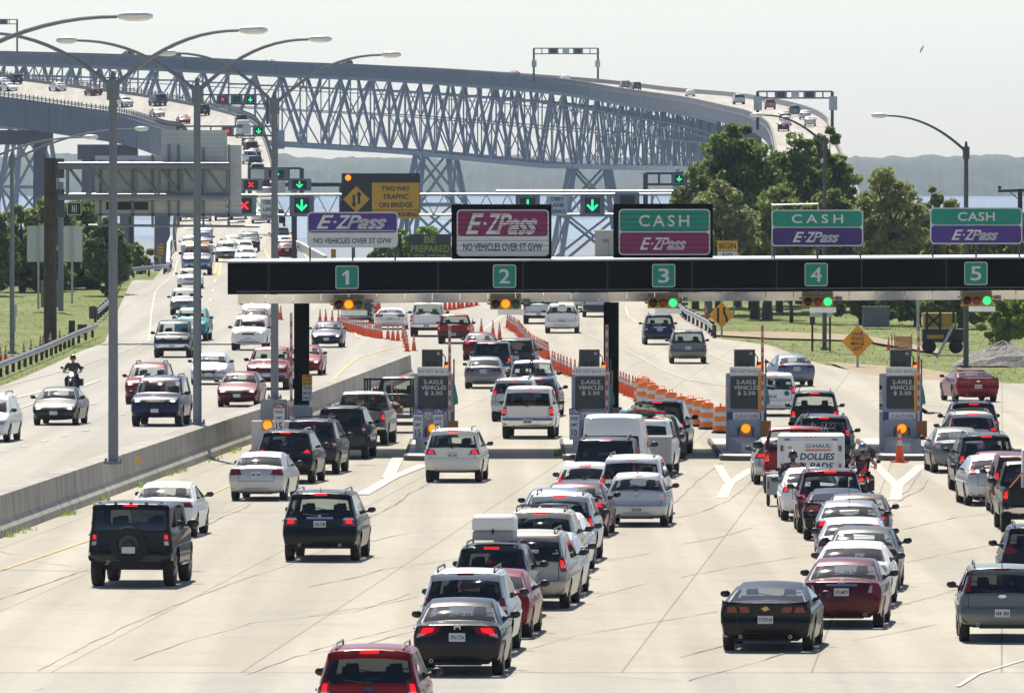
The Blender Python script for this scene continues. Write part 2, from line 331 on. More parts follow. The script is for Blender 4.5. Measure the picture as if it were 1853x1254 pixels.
# ------------------------------------------------------------ ground, roads, water, far shore
def land(x, d):
    if d < 790: return gz(min(d, 760)) - .10
    t = min(1, (d - 790) / 45); return gz(760) - .10 - t * 18
mb = MB(); xs = list(range(-400, 401, 20)); ds = list(range(60, 560, 25)) + list(range(560, 900, 10))
mb.add([(x, d, land(x, d) + (.0 if d < 600 else .05 * math.sin(x * .7 + d * .3))) for d in ds for x in xs], [(j * len(xs) + i, j * len(xs) + i + 1, (j + 1) * len(xs) + i + 1, (j + 1) * len(xs) + i) for j in range(len(ds) - 1) for i in range(len(xs) - 1)])
tag(mb.build('grass_field', 'grass', smooth=True), kind='structure')
WZ = -12.0
mb = MB(); mb.add([(-3400, 780, WZ), (3400, 780, WZ), (3400, 9400, WZ), (-3400, 9400, WZ)], [(0, 1, 2, 3)]); tag(mb.build('water', 'water'), kind='structure')
def edge(pts):
    t = sorted((G(*p).y, G(*p).x) for p in pts); return t
XL = [(100, -30)] + edge([(-60, 722), (40, 684), (100, 657), (150, 634), (190, 619), (205, 578), (240, 508), (310, 490)])
XR = edge([(1853, 695), (1669, 687), (1592, 682), (1478, 657), (1395, 625), (1290, 611), (1284, 593), (1234, 560), (1222, 548)])
XR = [(100, 60), (XR[0][0] - 10, XR[0][1] + 14)] + XR
def strip(name, L_, R_, d0, d1, mat, dz, step=6, cols=6):
    mb = MB(); d = d0; rows = []
    while d < d1: rows.append(d); d += step
    rows.append(d1)
    vs = [(lerp_tab(L_, d) + (lerp_tab(R_, d) - lerp_tab(L_, d)) * k / cols, d, gz(d) + dz) for d in rows for k in range(cols + 1)]
    n = cols + 1; mb.add(vs, [(j * n + i, j * n + i + 1, (j + 1) * n + i + 1, (j + 1) * n + i) for j in range(len(rows) - 1) for i in range(cols)])
    return tag(mb.build(name, mat, smooth=True), kind='structure')
BARP = [G(0, 975), G(430, 812), Vector((-7.75, 386, 0)), Vector((-4.55, 470, 0))]
BARP = [BARP[0] + (BARP[0] - BARP[1]) * 1.2] + BARP
BT = [(p.y, p.x) for p in BARP]
BL = BT + [(735, 4.0)]
ASPH = G(900, 1217).y
strip('road_approach', [(90, -30), (ASPH, -30)], [(90, 40), (ASPH, 40)], 90, ASPH, 'asphalt_pale', .002)
strip('toll_plaza_pavement', [(a, b) for a, b in BL], XR, ASPH, 735, 'plaza', .006)
strip('oncoming_road', XL, [(a, b + .2) for a, b in BL], 100, 735, 'asphalt_pale', .004)
LN = [(735, G(312, 489).x), (870, P(318, 470, 870).x), (930, P(317, 410, 930).x)]
LF = [(735, P(585, 500, 735).x), (800, P(525, 485, 800).x), (870, P(505, 470, 870).x), (930, P(500, 400, 930).x)]
strip('bridge_approach_road', LN, LF, 735, 872, 'asphalt_pale', .004)
strip('departure_road', [(735, -3.0), (800, 0.5)], [(735, 11.8), (800, 14)], 735, 800, 'plaza', .004)

LZ = [0]
def ground_line(mb, pts, wd, dz, wig=0, step=2.0, taper=False, ink=False):
    LZ[0] += 1; dz += (LZ[0] % 12) * .0012
    w = [G(*p) if len(p) == 2 else Vector(p) for p in pts]; poly = []
    for a, b in zip(w, w[1:]):
        k = max(1, int((b - a).length / step))
        for i in range(k): poly.append(a + (b - a) * i / k)
    poly.append(w[-1]); off = 0; vs = []
    for i, p in enumerate(poly):
        t = (poly[min(i + 1, len(poly) - 1)] - poly[max(i - 1, 0)]); t.z = 0; t.normalize(); nrm = Vector((-t.y, t.x, 0))
        if wig and 0 < i < len(poly) - 1: off = off * .8 + rnd.uniform(-wig, wig)
        ww = wd * (rnd.uniform(.25, 1.2) if ink else 1)
        for s_ in (-1, 1): q = p + nrm * (off + s_ * ww / 2); vs.append((q.x, q.y, gz(q.y) + dz))
    mb.add(vs, [(2 * i, 2 * i + 1, 2 * i + 3, 2 * i + 2) for i in range(len(poly) - 1)])
# cracks and sealed joints of the plaza
mb = MB()
for pts in ([(68, 1214), (100, 1195), (235, 1128), (310, 1098), (405, 1062), (521, 1023), (600, 990)], [(243, 1195), (330, 1164), (450, 1128), (640, 1107), (740, 1075)], [(447, 1221), (540, 1188), (640, 1172), (757, 1140)],
            [(560, 1062), (650, 1045), (700, 1030), (860, 1008)], [(660, 982), (740, 965), (860, 955)], [(560, 1115), (690, 1095), (757, 1080)], [(0, 1085), (160, 1032)], [(360, 958), (430, 925), (470, 905)], [(560, 1180), (650, 1155), (760, 1130)],
            [(665, 940), (740, 895), (790, 868)], [(940, 1180), (1040, 1150), (1300, 1107)], [(1080, 1080), (1180, 1055)], [(1095, 1015), (1180, 1002)], [(1233, 985), (1290, 975), (1360, 955)], [(1233, 1045), (1320, 1027), (1440, 1008)],
            [(1205, 942), (1270, 928), (1320, 905), (1365, 868)], [(1208, 918), (1235, 895), (1262, 868), (1305, 838)], [(1600, 912), (1640, 890), (1670, 845)], [(1618, 912), (1660, 890), (1680, 868)], [(1600, 965), (1730, 937), (1790, 930)],
            [(1230, 1190), (1310, 1168)], [(1245, 1232), (1380, 1195), (1420, 1183)], [(1540, 1160), (1700, 1130)], [(1630, 1095), (1740, 1065)], [(1640, 1018), (1735, 998), (1800, 985)], [(1620, 920), (1650, 915)], [(60, 1250), (80, 1246)],
            [(60, 1016), (165, 1030)], [(0, 998), (25, 1004)], [(940, 1215), (1240, 1232)]):
    ground_line(mb, pts, .042, .011, wig=.04, ink=True, step=1.1)
tag(mb.build('pavement_cracks', 'crack'), kind='structure')
# expansion joints of the oncoming road
mb = MB()
for y in (617, 560, 640):
    p = G(300, y); ground_line(mb, [(lerp_tab(XL, p.y) + .5, p.y, 0), (lerp_tab(BL, p.y) - 1, p.y, 0)], .16, .010, wig=.05, ink=True)
tag(mb.build('road_joints', 'crack'), kind='structure')
mb = MB()
for pts, wd in (([(655, 896), (709, 865), (770, 841)], .42), ([(702, 866), (722, 825)], .40), ([(1033, 874), (1030, 830)], .25), ([(1306, 902), (1320, 875), (1362, 848)], .34), ([(1318, 873), (1299, 842)], .28),
                ([(1620, 905), (1624, 880), (1668, 842)], .36), ([(1622, 880), (1585, 842)], .32), ([(1733, 1243), (1770, 1220), (1853, 1195), (1960, 1170)], .10),
                ([(1132, 555), (1136, 570), (1148, 582), (1170, 594), (1215, 612), (1284, 640), (1320, 657), (1390, 672)], .11), ([(1050, 600), (1110, 625), (1150, 643), (1204, 673), (1248, 689), (1309, 699), (1400, 717), (1507, 722), (1570, 725), (1853, 748)], .10),
                ([(-40, 712), (60, 686), (136, 665), (200, 645), (270, 617), (273, 573), (281, 528), (314, 500), (322, 470)], .11),
                ([(30, 720), (90, 705)], .3), ([(140, 702), (178, 689)], .3), ([(0, 752), (60, 731)], .15), ([(860, 607), (905, 575), (940, 552)], .15), ([(925, 612), (955, 630), (990, 660)], .15)):
    ground_line(mb, pts, wd, .015)
for i in range(9):     # broken lane lines of the oncoming road
    for a, b in (((20, 818), (170, 776)), ((-20, 752), (150, 702))):
        pass
for (x0, y0, x1, y1, n_) in ((-10, 822, 175, 774, 5), (190, 760, 235, 747, 2), (365, 690, 470, 640, 6), (360, 620, 392, 500, 7), (150, 735, 230, 722, 2), (440, 700, 520, 640, 4)):
    for k in range(n_):
        t0 = (k + .3) / n_; t1 = (k + .62) / n_
        ground_line(mb, [(x0 + (x1 - x0) * t0, y0 + (y1 - y0) * t0), (x0 + (x1 - x0) * t1, y0 + (y1 - y0) * t1)], .14, .015)
tag(mb.build('white_road_markings', 'paint_white'), kind='structure')
mb = MB()
ground_line(mb, [(b - 1.05, a, 0) for a, b in BT], .16, .015)
for pts, wd in (([(-60, 1054), (0, 1033), (160, 979), (362, 903), (416, 879)], .09), ([(565, 709), (597, 693), (624, 666), (647, 648), (694, 634), (722, 626), (760, 617)], .16), ([(388, 500), (394, 470), (391, 440), (387, 410), (384, 396)], .22), ([(397, 500), (400, 470), (397, 440), (392, 410), (388, 396)], .22),
                ([(488, 470), (468, 430), (455, 394)], .2), ([(560, 470), (527, 430), (508, 394)], .2), ([(640, 600), (648, 612)], .15)):
    ground_line(mb, pts, wd, .015)
tag(mb.build('yellow_road_markings', 'paint_yellow'), kind='structure')
# bare gravel shoulder at the right
mb = MB()
for row in ([(1290, 606), (1400, 612), (1560, 616), (1700, 640), (1700, 632), (1560, 606), (1400, 600), (1285, 600)], [(1560, 679), (1660, 690), (1853, 700), (1853, 690), (1680, 668), (1600, 662), (1500, 655)]):
    h = len(row) // 2; a = row[:h]; b = row[h:][::-1]
    if len(b) < len(a): a = a[:len(b)]
    n_ = min(len(a), len(b)); vs = [G(*p, .004) for p in a[:n_]] + [G(*p, .004) for p in b[:n_]]
    mb.add(vs, [(i, i + 1, n_ + i + 1, n_ + i) for i in range(n_ - 1)])
tag(mb.build('dirt_track', 'soil'), kind='structure')
# far wooded shore
rs = random.Random(3)
mb = MB(); nc = 3000; x0 = -3300; dx = 6600 / nc; rows = 5
hs = []; h = 20
for i in range(nc + 1):
    hs.append(32 + 2.0 * math.sin(i * .03 + 1) + 1.2 * math.sin(i * .11) + rs.uniform(-1.6, 1.6) + (1.3 * math.sin(i * .83)))
def vnoise(t, s_): i_ = math.floor(t); f_ = t - i_; f_ = f_ * f_ * (3 - 2 * f_); return (1 - f_) * random.Random(int(i_) * 7919 + s_).random() + f_ * random.Random(int(i_ + 1) * 7919 + s_).random()
hs = [29 + 5 * vnoise(i * .013, 1) + 3.2 * vnoise(i * .05, 2) + 2.4 * vnoise(i * .19, 3) + 2.6 * vnoise(i * .5, 4) + 1.6 * vnoise(i * .97, 5) for i in range(nc + 1)]
hs = [(hs[max(i - 1, 0)] + 2 * hs[i] + hs[min(i + 1, nc)]) / 4 for i in range(nc + 1)]
vs = []
for j in range(rows):
    for i in range(nc + 1):
        k = [0, .55, .85, 1, .6][j]; vs.append((x0 + i * dx + rs.uniform(-.2, .2), 9000 + j * 40 + rs.uniform(-5, 5) * (j > 0), WZ + hs[i] * k * (1 if j == 3 else rs.uniform(.97, 1.03)) - (2 if j == 0 else 0)))
mb.add(vs, [(j * (nc + 1) + i, j * (nc + 1) + i + 1, (j + 1) * (nc + 1) + i + 1, (j + 1) * (nc + 1) + i) for j in range(rows - 1) for i in range(nc)])
tag(mb.build('far_shore_woods', 'far_woods', smooth=True, angle=180), 'long hazy blue wooded shore across the bay', 'woods', kind='stuff')

# ------------------------------------------------------------ left bridge and truss bridge
def deck(stations, name, thick, rail, label, gird_mat, railing):
    N = [P(*n, d) for n, f, d in stations]; F = [P(*f, d + dd) for n, f, d, dd in [(s[0], s[1], s[2], 6) for s in stations]]
    def dense(pp):
        out = []
        for i in range(len(pp) - 1):
            p0 = pp[max(i - 1, 0)]; p1 = pp[i]; p2 = pp[i + 1]; p3 = pp[min(i + 2, len(pp) - 1)]
            for k in range(6):
                t = k / 6; out.append(.5 * ((2 * p1) + (p2 - p0) * t + (2 * p0 - 5 * p1 + 4 * p2 - p3) * t * t + (3 * p1 - p0 - 3 * p2 + p3) * t ** 3))
        return out + [pp[-1]]
    N, F = dense(N), dense(F); n_ = len(N)
    root = empty(name, N[0], label, 'bridge')
    r = MB(); r.add(N + F, [(i, i + 1, n_ + i + 1, n_ + i) for i in range(n_ - 1)]); ro = r.build('roadway', 'bridge_road', root, smooth=True)
    g = MB()
    for E, s_ in ((N, -1), (F, 1)):
        for i in range(n_ - 1):
            for k, (z0, z1) in enumerate(((-thick, -.02),)):
                a, b = E[i], E[i + 1]; t = (b - a).normalized(); o = Vector((t.y, -t.x, 0)) * s_ * .25
                g.add([a + Vector((0, 0, z0)), b + Vector((0, 0, z0)), b + Vector((0, 0, z1)), a + Vector((0, 0, z1)), a + o + Vector((0, 0, z0)), b + o + Vector((0, 0, z0)), b + o + Vector((0, 0, z1)), a + o + Vector((0, 0, z1))], [(0, 1, 2, 3), (4, 5, 6, 7), (0, 1, 5, 4), (3, 2, 6, 7)])
            if i % 2 == 0:
                g.beam(E[i] + Vector((0, 0, -thick)), E[i] + Vector((0, 0, 0)), .5)
    g.add([p + Vector((0, 0, -thick + .3)) for p in N + F], [(i, i + 1, n_ + i + 1, n_ + i) for i in range(n_ - 1)])
    g.build('girder', gird_mat, root)
    for E, s_ in ((N, -1), (F, 1)):
        b = MB()
        for i in range(n_ - 1):
            p, q = E[i], E[i + 1]
            if railing:
                b.beam(p + Vector((0, 0, .25)), q + Vector((0, 0, .25)), .3, .5)
                b.beam(p + Vector((0, 0, 1.0)), q + Vector((0, 0, 1.0)), .14); b.beam(p + Vector((0, 0, .75)), q + Vector((0, 0, .75)), .1)
                m_ = max(1, int((q - p).length / 2.2))
                for k in range(m_): c = p + (q - p) * k / m_; b.beam(c + Vector((0, 0, .3)), c + Vector((0, 0, 1.35)), .16)
            else:
                b.beam(p + Vector((0, 0, .42)), q + Vector((0, 0, .42)), .3, .9)
        b.build('railing' if railing else 'parapet', 'bridge_conc' if not railing else 'bridge_girder', root)
    return root, N, F, ro
SL = [((318, 470), (505, 470), 870), ((317, 410), (500, 400), 930), ((345, 312), (492, 300), 1209), ((335, 246), (469, 236), 1417), ((292, 232), (440, 216), 1500), ((225, 212), (378, 198), 1560), ((130, 198), (275, 178), 1600), ((0, 180), (150, 161), 1640), ((-150, 166), (0, 142), 1690), ((-320, 152), (-170, 126), 1750)]
bl, NL, FL, rl = deck(SL, 'girder_bridge', 4.3, True, 'nearer steel girder bridge on concrete piers carrying two way traffic up to the left', 'bridge_girder', True)
def pier(px, py, d, wcap, parent):
    a = P(px, py, d); o = MB(); o.box((a.x, a.y, a.z - 1.2), (wcap, 3, 2.4)); o.box((a.x + wcap * .32, a.y, (a.z - 2.4 + WZ) / 2), (2.4, 2.2, a.z - 2.4 - WZ), taper=.85); o.box((a.x - wcap * .32, a.y, (a.z - 2.4 + WZ) / 2), (2.4, 2.2, a.z - 2.4 - WZ), taper=.85)
    o.build('pier', 'bridge_conc', parent)
pier(30, 236, 1655, 12, bl); pier(195, 262, 1590, 9.5, bl); pier(330, 305, 1430, 9, bl)
SB = [((1425, 420), (1580, 420), 1000), ((1412, 330), (1540, 330), 1200), ((1405, 285), (1520, 280), 1330), ((1396, 243), (1500, 236), 1450), ((1382, 225), (1496, 222), 1500), ((1352, 210), (1470, 206), 1580), ((1315, 201), (1413, 190), 1680), ((1235, 183), (1330, 176), 1900), ((1130, 168), (1217, 166), 2050), ((983, 146), (1065, 149), 2170), ((700, 126), (770, 129), 2290), ((500, 118), (560, 122), 2350), ((250, 106), (305, 109), 2400), ((0, 99), (50, 102), 2470), ((-250, 93), (-200, 96), 2540)]
bt, NB, FB, rb = deck(SB, 'truss_bridge', 2.1, False, 'tall steel truss bridge curving away over the bay behind', 'bridge_girder', False)
# deck truss below
def resample(E, step):
    out = [E[0]]; acc = 0
    for a, b in zip(E, E[1:]):
        l = (b - a).length; p = step - acc
        while p <= l: out.append(a + (b - a) * (p / l)); p += step
        acc = (acc + l) % step
    return out
BC = [(-300, 214), (0, 230), (250, 246), (500, 262), (715, 275), (983, 301), (1100, 303), (1235, 306), (1400, 300)]
k0 = next(i for i, p in enumerate(NB) if p.y > 1720)
TN = resample(NB[k0:], 11.0); centre = [(FB[k0 + i] - NB[k0 + i]) for i in range(len(NB) - k0)]
tn = MB(); tf = MB(); br = MB(); ch = [MB() for _ in range(4)]
def px_of(p):
    r_ = p - Vector((0, 0, CAMH)); return CX + FOC * r_.x / (r_.y * CP - r_.z * SP)
prev = None
for i, a in enumerate(TN):
    t = (TN[min(i + 1, len(TN) - 1)] - TN[max(i - 1, 0)]).normalized(); s_ = Vector((t.y, -t.x, 0)).normalized()
    px = px_of(a); bz = P(px, lerp_tab(BC, px), a.y).z
    row = []
    for k, o in ((0, .8), (1, 8.4)):
        top = a + s_ * o + Vector((0, 0, -2.5)); bot = Vector((top.x, top.y, bz)); row.append((top, bot))
    fw = 1.0 if px < 850 else max(.62, 1 - (px - 850) / 700)
    if prev:
        for k, M in ((0, tn), (1, tf)):
            (t0, b0), (t1, b1) = prev[k], row[k]; mid0, mid1 = (t0 + b0) / 2, (t1 + b1) / 2
            ch[k].beam(t0, t1, .6, .8); ch[2 + k].beam(b0, b1, .8, 1.0)
            q = i % 4
            M.beam(t1, b1, (.36 if i % 2 else .28) * fw, .3)
            if i % 2 == 0: M.beam(t0, b1, .60 * fw, .55) if (i // 2) % 2 else M.beam(b0, t1, .60 * fw, .55)
            if k == 0 or px < 900: M.beam(t0, mid1, .24) if i % 2 == 0 else M.beam(b0, mid1, .26)
            if i % 2: (M.beam(t0, b1, .60 * fw, .55) if (i // 2) % 2 else M.beam(b0, t1, .60 * fw, .55))
            M.beam(mid0, mid1, .24)
        br.beam(row[0][1], row[1][1], .5); br.beam(row[0][0], row[1][1], .22) if i % 2 else br.beam(row[1][0], row[0][1], .22); br.beam(prev[0][1], row[1][1], .25)
        br.beam(row[0][0] + Vector((0, 0, -2.6)), row[1][0] + Vector((0, 0, -2.6)), .4)
        for z_ in (-2.4, -3.4): br.beam(prev[0][0] + Vector((0, 0, z_)), row[0][0] + Vector((0, 0, z_)), .2)
        br.beam(row[0][0] + Vector((0, 0, -3.4)), row[0][0] + Vector((0, 0, -2.2)), .15)
    prev = row
tn.build('truss_side', 'bridge_steel', bt); tf.build('truss_side', 'bridge_steel', bt); br.build('cross_bracing', 'bridge_steel', bt)
for c_ in ch: c_.build('chord', 'bridge_steel', bt)
for pxt in (20, 745, 1035, 1222):
    i = min(range(len(TN)), key=lambda q: abs(px_of(TN[q]) - pxt)); a = TN[i]; t = (TN[min(i + 1, len(TN) - 1)] - TN[max(0, i - 1)]).normalized(); s_ = Vector((t.y, -t.x, 0)).normalized()
    bz = P(pxt, lerp_tab(BC, pxt), a.y).z; tw = MB(); legs = []
    for o, fl in ((.8, -1), (8.4, 1)):
        for e in (-1, 1):
            top = Vector((a.x, a.y, bz)) + s_ * o + t * e * 3; bot = Vector((a.x, a.y, WZ)) + s_ * (o + fl * 4) + t * e * 7; legs.append((top, bot)); tw.beam(top, bot, 1.1)
    for p, q in ((0, 2), (1, 3), (0, 1), (2, 3)):
        for u in (0, .45, .9):
            A = [l[0] + (l[1] - l[0]) * u for l in (legs[p], legs[q])]; tw.beam(A[0], A[1], .6)
            if u < .9: B = [l[0] + (l[1] - l[0]) * (u + .45) for l in (legs[p], legs[q])]; tw.beam(A[0], B[1], .5); tw.beam(A[1], B[0], .5)
    tw.build('tower', 'bridge_steel', bt)
for px, w_ in ((745, 16), (1035, 15), (20, 16)):
    i = min(range(len(TN)), key=lambda q: abs(px_of(TN[q]) - px)); a = TN[i]; o = MB(); o.box((a.x + 3, a.y, WZ + 1.5), (22, 26, 4), taper=.9); o.build('tower_footing', 'bridge_conc', bt)
bm_deck = bmesh.new()
for ro in (rl, rb):
    tmp = bmesh.new(); tmp.from_mesh(ro.data); org = parent_org(ro)
    vm = [bm_deck.verts.new(v.co + org) for v in tmp.verts]
    tmp.faces.ensure_lookup_table()
    for f in tmp.faces: bm_deck.faces.new([vm[v.index] for v in f.verts])
    tmp.free()
DECK = BVHTree.FromBMesh(bm_deck); bm_deck.free()
def DT(px):
    best = min(range(len(NB)), key=lambda q: abs(px_of((NB[q] + FB[q]) / 2) - px)); return (NB[best] + FB[best]) / 2
def D(px, py):
    h = DECK.ray_cast(Vector((0, 0, CAMH)), ray(px, py).normalized())
    if h[0] is None:
        n_ = DECK.find_nearest(P(px, py, 1500 if px < 560 and py > 125 else 2000)); return n_[0]
    return h[0]

# ------------------------------------------------------------ concrete median barrier
def barrier(name, path, prof, label, mat='concrete'):
    mb = MB(); n_ = len(prof)
    pts = []
    for a, b in zip(path, path[1:]):
        k = max(1, int((b - a).length / 6)); pts += [a + (b - a) * i / k for i in range(k)]
    pts.append(path[-1]); vs = []
    for i, p in enumerate(pts):
        t = (pts[min(i + 1, len(pts) - 1)] - pts[max(i - 1, 0)]).normalized(); o = Vector((t.y, -t.x, 0))
        for u, z in prof: q = p + o * u; vs.append((q.x, q.y, gz(q.y) + z))
    mb.add(vs, [(i * n_ + k, i * n_ + k + 1, (i + 1) * n_ + k + 1, (i + 1) * n_ + k) for i in range(len(pts) - 1) for k in range(n_ - 1)] + [tuple(range(n_)), tuple((len(pts) - 1) * n_ + k for k in range(n_))])
    o = mb.build(name, mat, smooth=True, angle=25); return tag(o, label, 'barrier')
mb_path = BARP
mbar = barrier('median_barrier', mb_path, [(0, 0), (-.02, .2), (-.16, .42), (-.20, 1.07), (-.84, 1.07), (-.88, .42), (-1.02, .2), (-1.04, 0)], 'long pale concrete median barrier carrying the double arm lamp posts', 'barrier_conc')
for i in range(26):
    y_ = 215 + i * 10; x_ = lerp_tab(BT, y_); jm = MB(); jm.add([(x_ + u, y_ + dy, z) for u, z in ((.004, 0), (-.016, .2), (-.156, .42), (-.196, 1.074), (-.842, 1.074)) for dy in (-.025, .025)], [(2 * k, 2 * k + 1, 2 * k + 3, 2 * k + 2) for k in range(4)]); jm.build('joint', 'crack', mbar)
rf = MB(); a = P(231, 834, 287); tag(rf.box((a.x, BARP[1].y + (BARP[2].y - BARP[1].y) * .37, 1.16), (.12, .04, .18)).build('reflector', 'sign_orange'), 'small orange reflector on top of the concrete median barrier', 'reflector')
def wrail(name, path, label, posts=True, dz=0):     # corrugated steel guard rail
    root = empty(name, path[0], label, 'guard rail'); prof = [(.0, .42), (.05, .47), (.05, .53), (-.02, .58), (.05, .63), (.05, .70), (0, .75)]
    mb = MB(); n_ = len(prof); vs = []; pts = []
    for a, b in zip(path, path[1:]):
        k = max(1, int((b - a).length / 3)); pts += [a + (b - a) * i / k for i in range(k)]
    pts.append(path[-1]); ps = MB()
    for i, p in enumerate(pts):
        t = (pts[min(i + 1, len(pts) - 1)] - pts[max(i - 1, 0)]).normalized(); o = Vector((t.y, -t.x, 0))
        for u, z in prof: q = p + o * u; vs.append((q.x, q.y, q.z + z))
        if i % 2 == 0: c = p - o * .12; ps.box((c.x, c.y, c.z + .35), (.16, .2, .8))
    mb.add(vs, [(i * n_ + k, i * n_ + k + 1, (i + 1) * n_ + k + 1, (i + 1) * n_ + k) for i in range(len(pts) - 1) for k in range(n_ - 1)])
    mb.build('rail', 'galv', root, smooth=True); ps.build('posts', 'wood_dark', root).__setitem__('kind', 'stuff')
    return root
wrail('guard_rail', [G(-60, 706), G(0, 683), G(80, 650), G(140, 622), G(177, 607)], 'silver guard rail along the foot of the grass bank with traffic cones behind')
wrail('guard_rail', [G(176, 582), G(200, 560), G(218, 512), G(230, 503), G(300, 496), G(312, 486)], 'silver guard rail bending round the top of the grass bank towards the bridge')
pz = [(0, 0), (0, .75), (-.28, .75), (-.28, 0)]
barrier('parapet_wall', [G(307, 492), P(308, 478, 870), P(316, 408, 930)], pz, 'pale parapet wall on the left edge of the bridge approach', 'block_white')
barrier('parapet_wall', [P(592, 492, 800), P(548, 470, 870), P(503, 396, 930)], pz, 'pale parapet wall on the right edge of the bridge approach', 'block_white')
wrail('guard_rail', [G(1222, 560), G(1240, 580), G(1278, 600), G(1290, 612)], 'silver guard rail curving beside the road behind the signal of lane three')
# ------------------------------------------------------------ trees and bushes
def leaf_cloud(mb, c, rad, n_, size, rs, flat=1.0):
    for _ in range(n_):
        while True:
            v = Vector((rs.uniform(-1, 1), rs.uniform(-1, 1), rs.uniform(-1, 1)))
            if v.length <= 1: break
        p = c + Vector((v.x * rad, v.y * rad, v.z * rad * flat))
        a = Vector((rs.gauss(0, 1), rs.gauss(0, 1), rs.gauss(0, .8))).normalized(); b = a.orthogonal().normalized(); q = Matrix.Rotation(rs.uniform(0, 6.28), 3, a); b = q @ b; c2 = a.cross(b)
        s1 = size * rs.uniform(.6, 1.3); s2 = s1 * .6
        mb.add([p - b * s1, p - c2 * s2, p + b * s1, p + c2 * s2], [(0, 1, 2, 3)])
def tree(base, top_z, width, leaf, label, seed, group, bare=.25, clumps=40, leaves=75, size=.3, name='tree', cat='tree', trunk=.22, spread=1.0, hollow=.35):
    rs = random.Random(seed); h = top_z - base.z
    root = empty(name, base, label, cat, group); tk = MB(); cr = MB()
    tip = base + Vector((rs.uniform(-.3, .3), 0, h * .8))
    tk.tube([base - Vector((0, 0, .3)), base + Vector((0, 0, h * .25)), base + Vector((rs.uniform(-.2, .2), 0, h * .5)), tip], [trunk * 1.25, trunk, trunk * .7, trunk * .2], 7)
    zc = base.z + h * (bare + (1 - bare) / 2); hz = h * (1 - bare) / 2
    for k in range(int(clumps * 1.9)):
        while True:
            v = Vector((rs.uniform(-1, 1), rs.uniform(-1, 1), rs.uniform(-1, 1)))
            if hollow * .5 < v.length <= 1: break
        ww = width / 2 * (1 - .45 * max(0, v.z)) * spread
        c = Vector((base.x + v.x * ww, base.y + v.y * ww * .8, zc + v.z * hz * .92)); rc = rs.uniform(.05, .15) * min(width, h)
        leaf_cloud(cr, c, rc, int(leaves * rs.uniform(.9, 2.0)), size * .62, rs, .7)
        if k % 6 == 0:
            st = base + Vector((0, 0, h * rs.uniform(.25, .6))); tk.tube([st, (st + c) / 2 + Vector((0, 0, .2)), c], [trunk * .4, trunk * .25, .02], 5)
    tk.build('trunk', 'bark', root, smooth=True); cr.build('crown', leaf, root, fixn=False)
    return root
def tr(px, by, ty, wpx, leaf, label, seed, group='trees right of the toll plaza', d=None, **k):
    b = G(px, by) if d is None else P(px, by, d); s = FOC / b.y
    if d is None: b.z = land(b.x, b.y)
    return tree(b, P(px, ty, b.y).z, wpx / s, leaf, label, seed, group, **k)
gt = 'trees right of the toll plaza'
tr(1335, 552, 216, 190, 'leaf_dark', 'tall dark green tree, its peak left of the curved bridge lanes', 1, clumps=70, leaves=85)
tr(1445, 548, 238, 150, 'leaf_dark', 'dark green tree right under the curved bridge lanes with queued cars', 2, clumps=56, leaves=80)
tr(1500, 546, 226, 110, 'leaf_oak', 'airy upright tree touching the right end of the bridge, lamp arm in front', 3, clumps=40, leaves=70, hollow=.1)
tr(1258, 556, 290, 100, 'leaf_oak', 'leaning tree leftmost of the wood, reaching over the lane signal beam', 4, clumps=36, leaves=70)
tr(1300, 566, 318, 150, 'leaf_olive', 'yellow green bushy tree in front of the tall dark tree', 5, clumps=46, leaves=80, bare=.2)
tr(1410, 563, 330, 150, 'leaf_oak', 'rounded mid green tree between the black cash sign and the fourth sign', 6, clumps=46, leaves=80, bare=.2)
tr(1500, 560, 330, 130, 'leaf_oak', 'mid green tree directly above the fourth lane sign', 7, clumps=44, leaves=75, bare=.2)
tr(1610, 565, 284, 150, 'leaf_olive', 'loose olive tree standing apart between the last two lane signs', 8, clumps=40, leaves=60, hollow=.2, bare=.22)
tr(1580, 560, 345, 110, 'leaf_oak', 'lower dark tree in front of the loose olive tree', 9, clumps=30, leaves=60, bare=.2)
tr(1690, 562, 322, 90, 'leaf_olive', 'thin olive tree left of the tall single lamp post', 10, clumps=26, leaves=50, hollow=.1)
tr(1765, 560, 358, 70, 'leaf_bright', 'small light green tree right of the tall single lamp post', 11, clumps=18, leaves=55)
tr(1835, 560, 362, 90, 'leaf_oak', 'green tree beside the wooden utility pole', 12, clumps=30, leaves=60)
tr(1738, 558, 446, 80, 'leaf_rust', 'rusty orange bush behind the fifth lane sign', 13, clumps=16, leaves=50, name='bush', cat='bush', bare=.1)
tr(1360, 560, 455, 60, 'leaf_rust', 'brownish bush behind the gantry left of the fourth sign', 14, clumps=12, leaves=45, name='bush', cat='bush', bare=.1)
tr(1825, 640, 520, 130, 'leaf_bright', 'light green leafy tree on the right lawn beside the gravel heap', 15, clumps=34, leaves=90, bare=.1, trunk=.08, size=.2)
tr(1560, 585, 500, 170, 'leaf_oak', 'spreading tree below the fourth signal, trunk on the lawn', 16, clumps=46, leaves=85, spread=1.25, bare=.10, hollow=.15)
tr(1660, 588, 498, 150, 'leaf_dark', 'spreading dark tree in front of the yellow machine', 17, clumps=46, leaves=85, spread=1.25, bare=.08, hollow=.15)
tr(1740, 592, 500, 120, 'leaf_oak', 'green tree over the yellow machine on the lawn', 18, clumps=46, leaves=85, spread=1.25, bare=.06, hollow=.15)
tr(1366, 575, 470, 120, 'leaf_dark', 'stout dark trunked tree behind the lane narrows sign', 19, clumps=26, leaves=70, bare=.45, trunk=.3)
tr(1388, 577, 470, 110, 'leaf_dark', 'second stout dark trunked tree right of the first', 20, clumps=24, leaves=70, bare=.45, trunk=.32)
tr(1470, 582, 480, 100, 'leaf_oak', 'slim trunked tree on the lawn below the fourth signal', 21, clumps=22, leaves=60, bare=.4, trunk=.15)
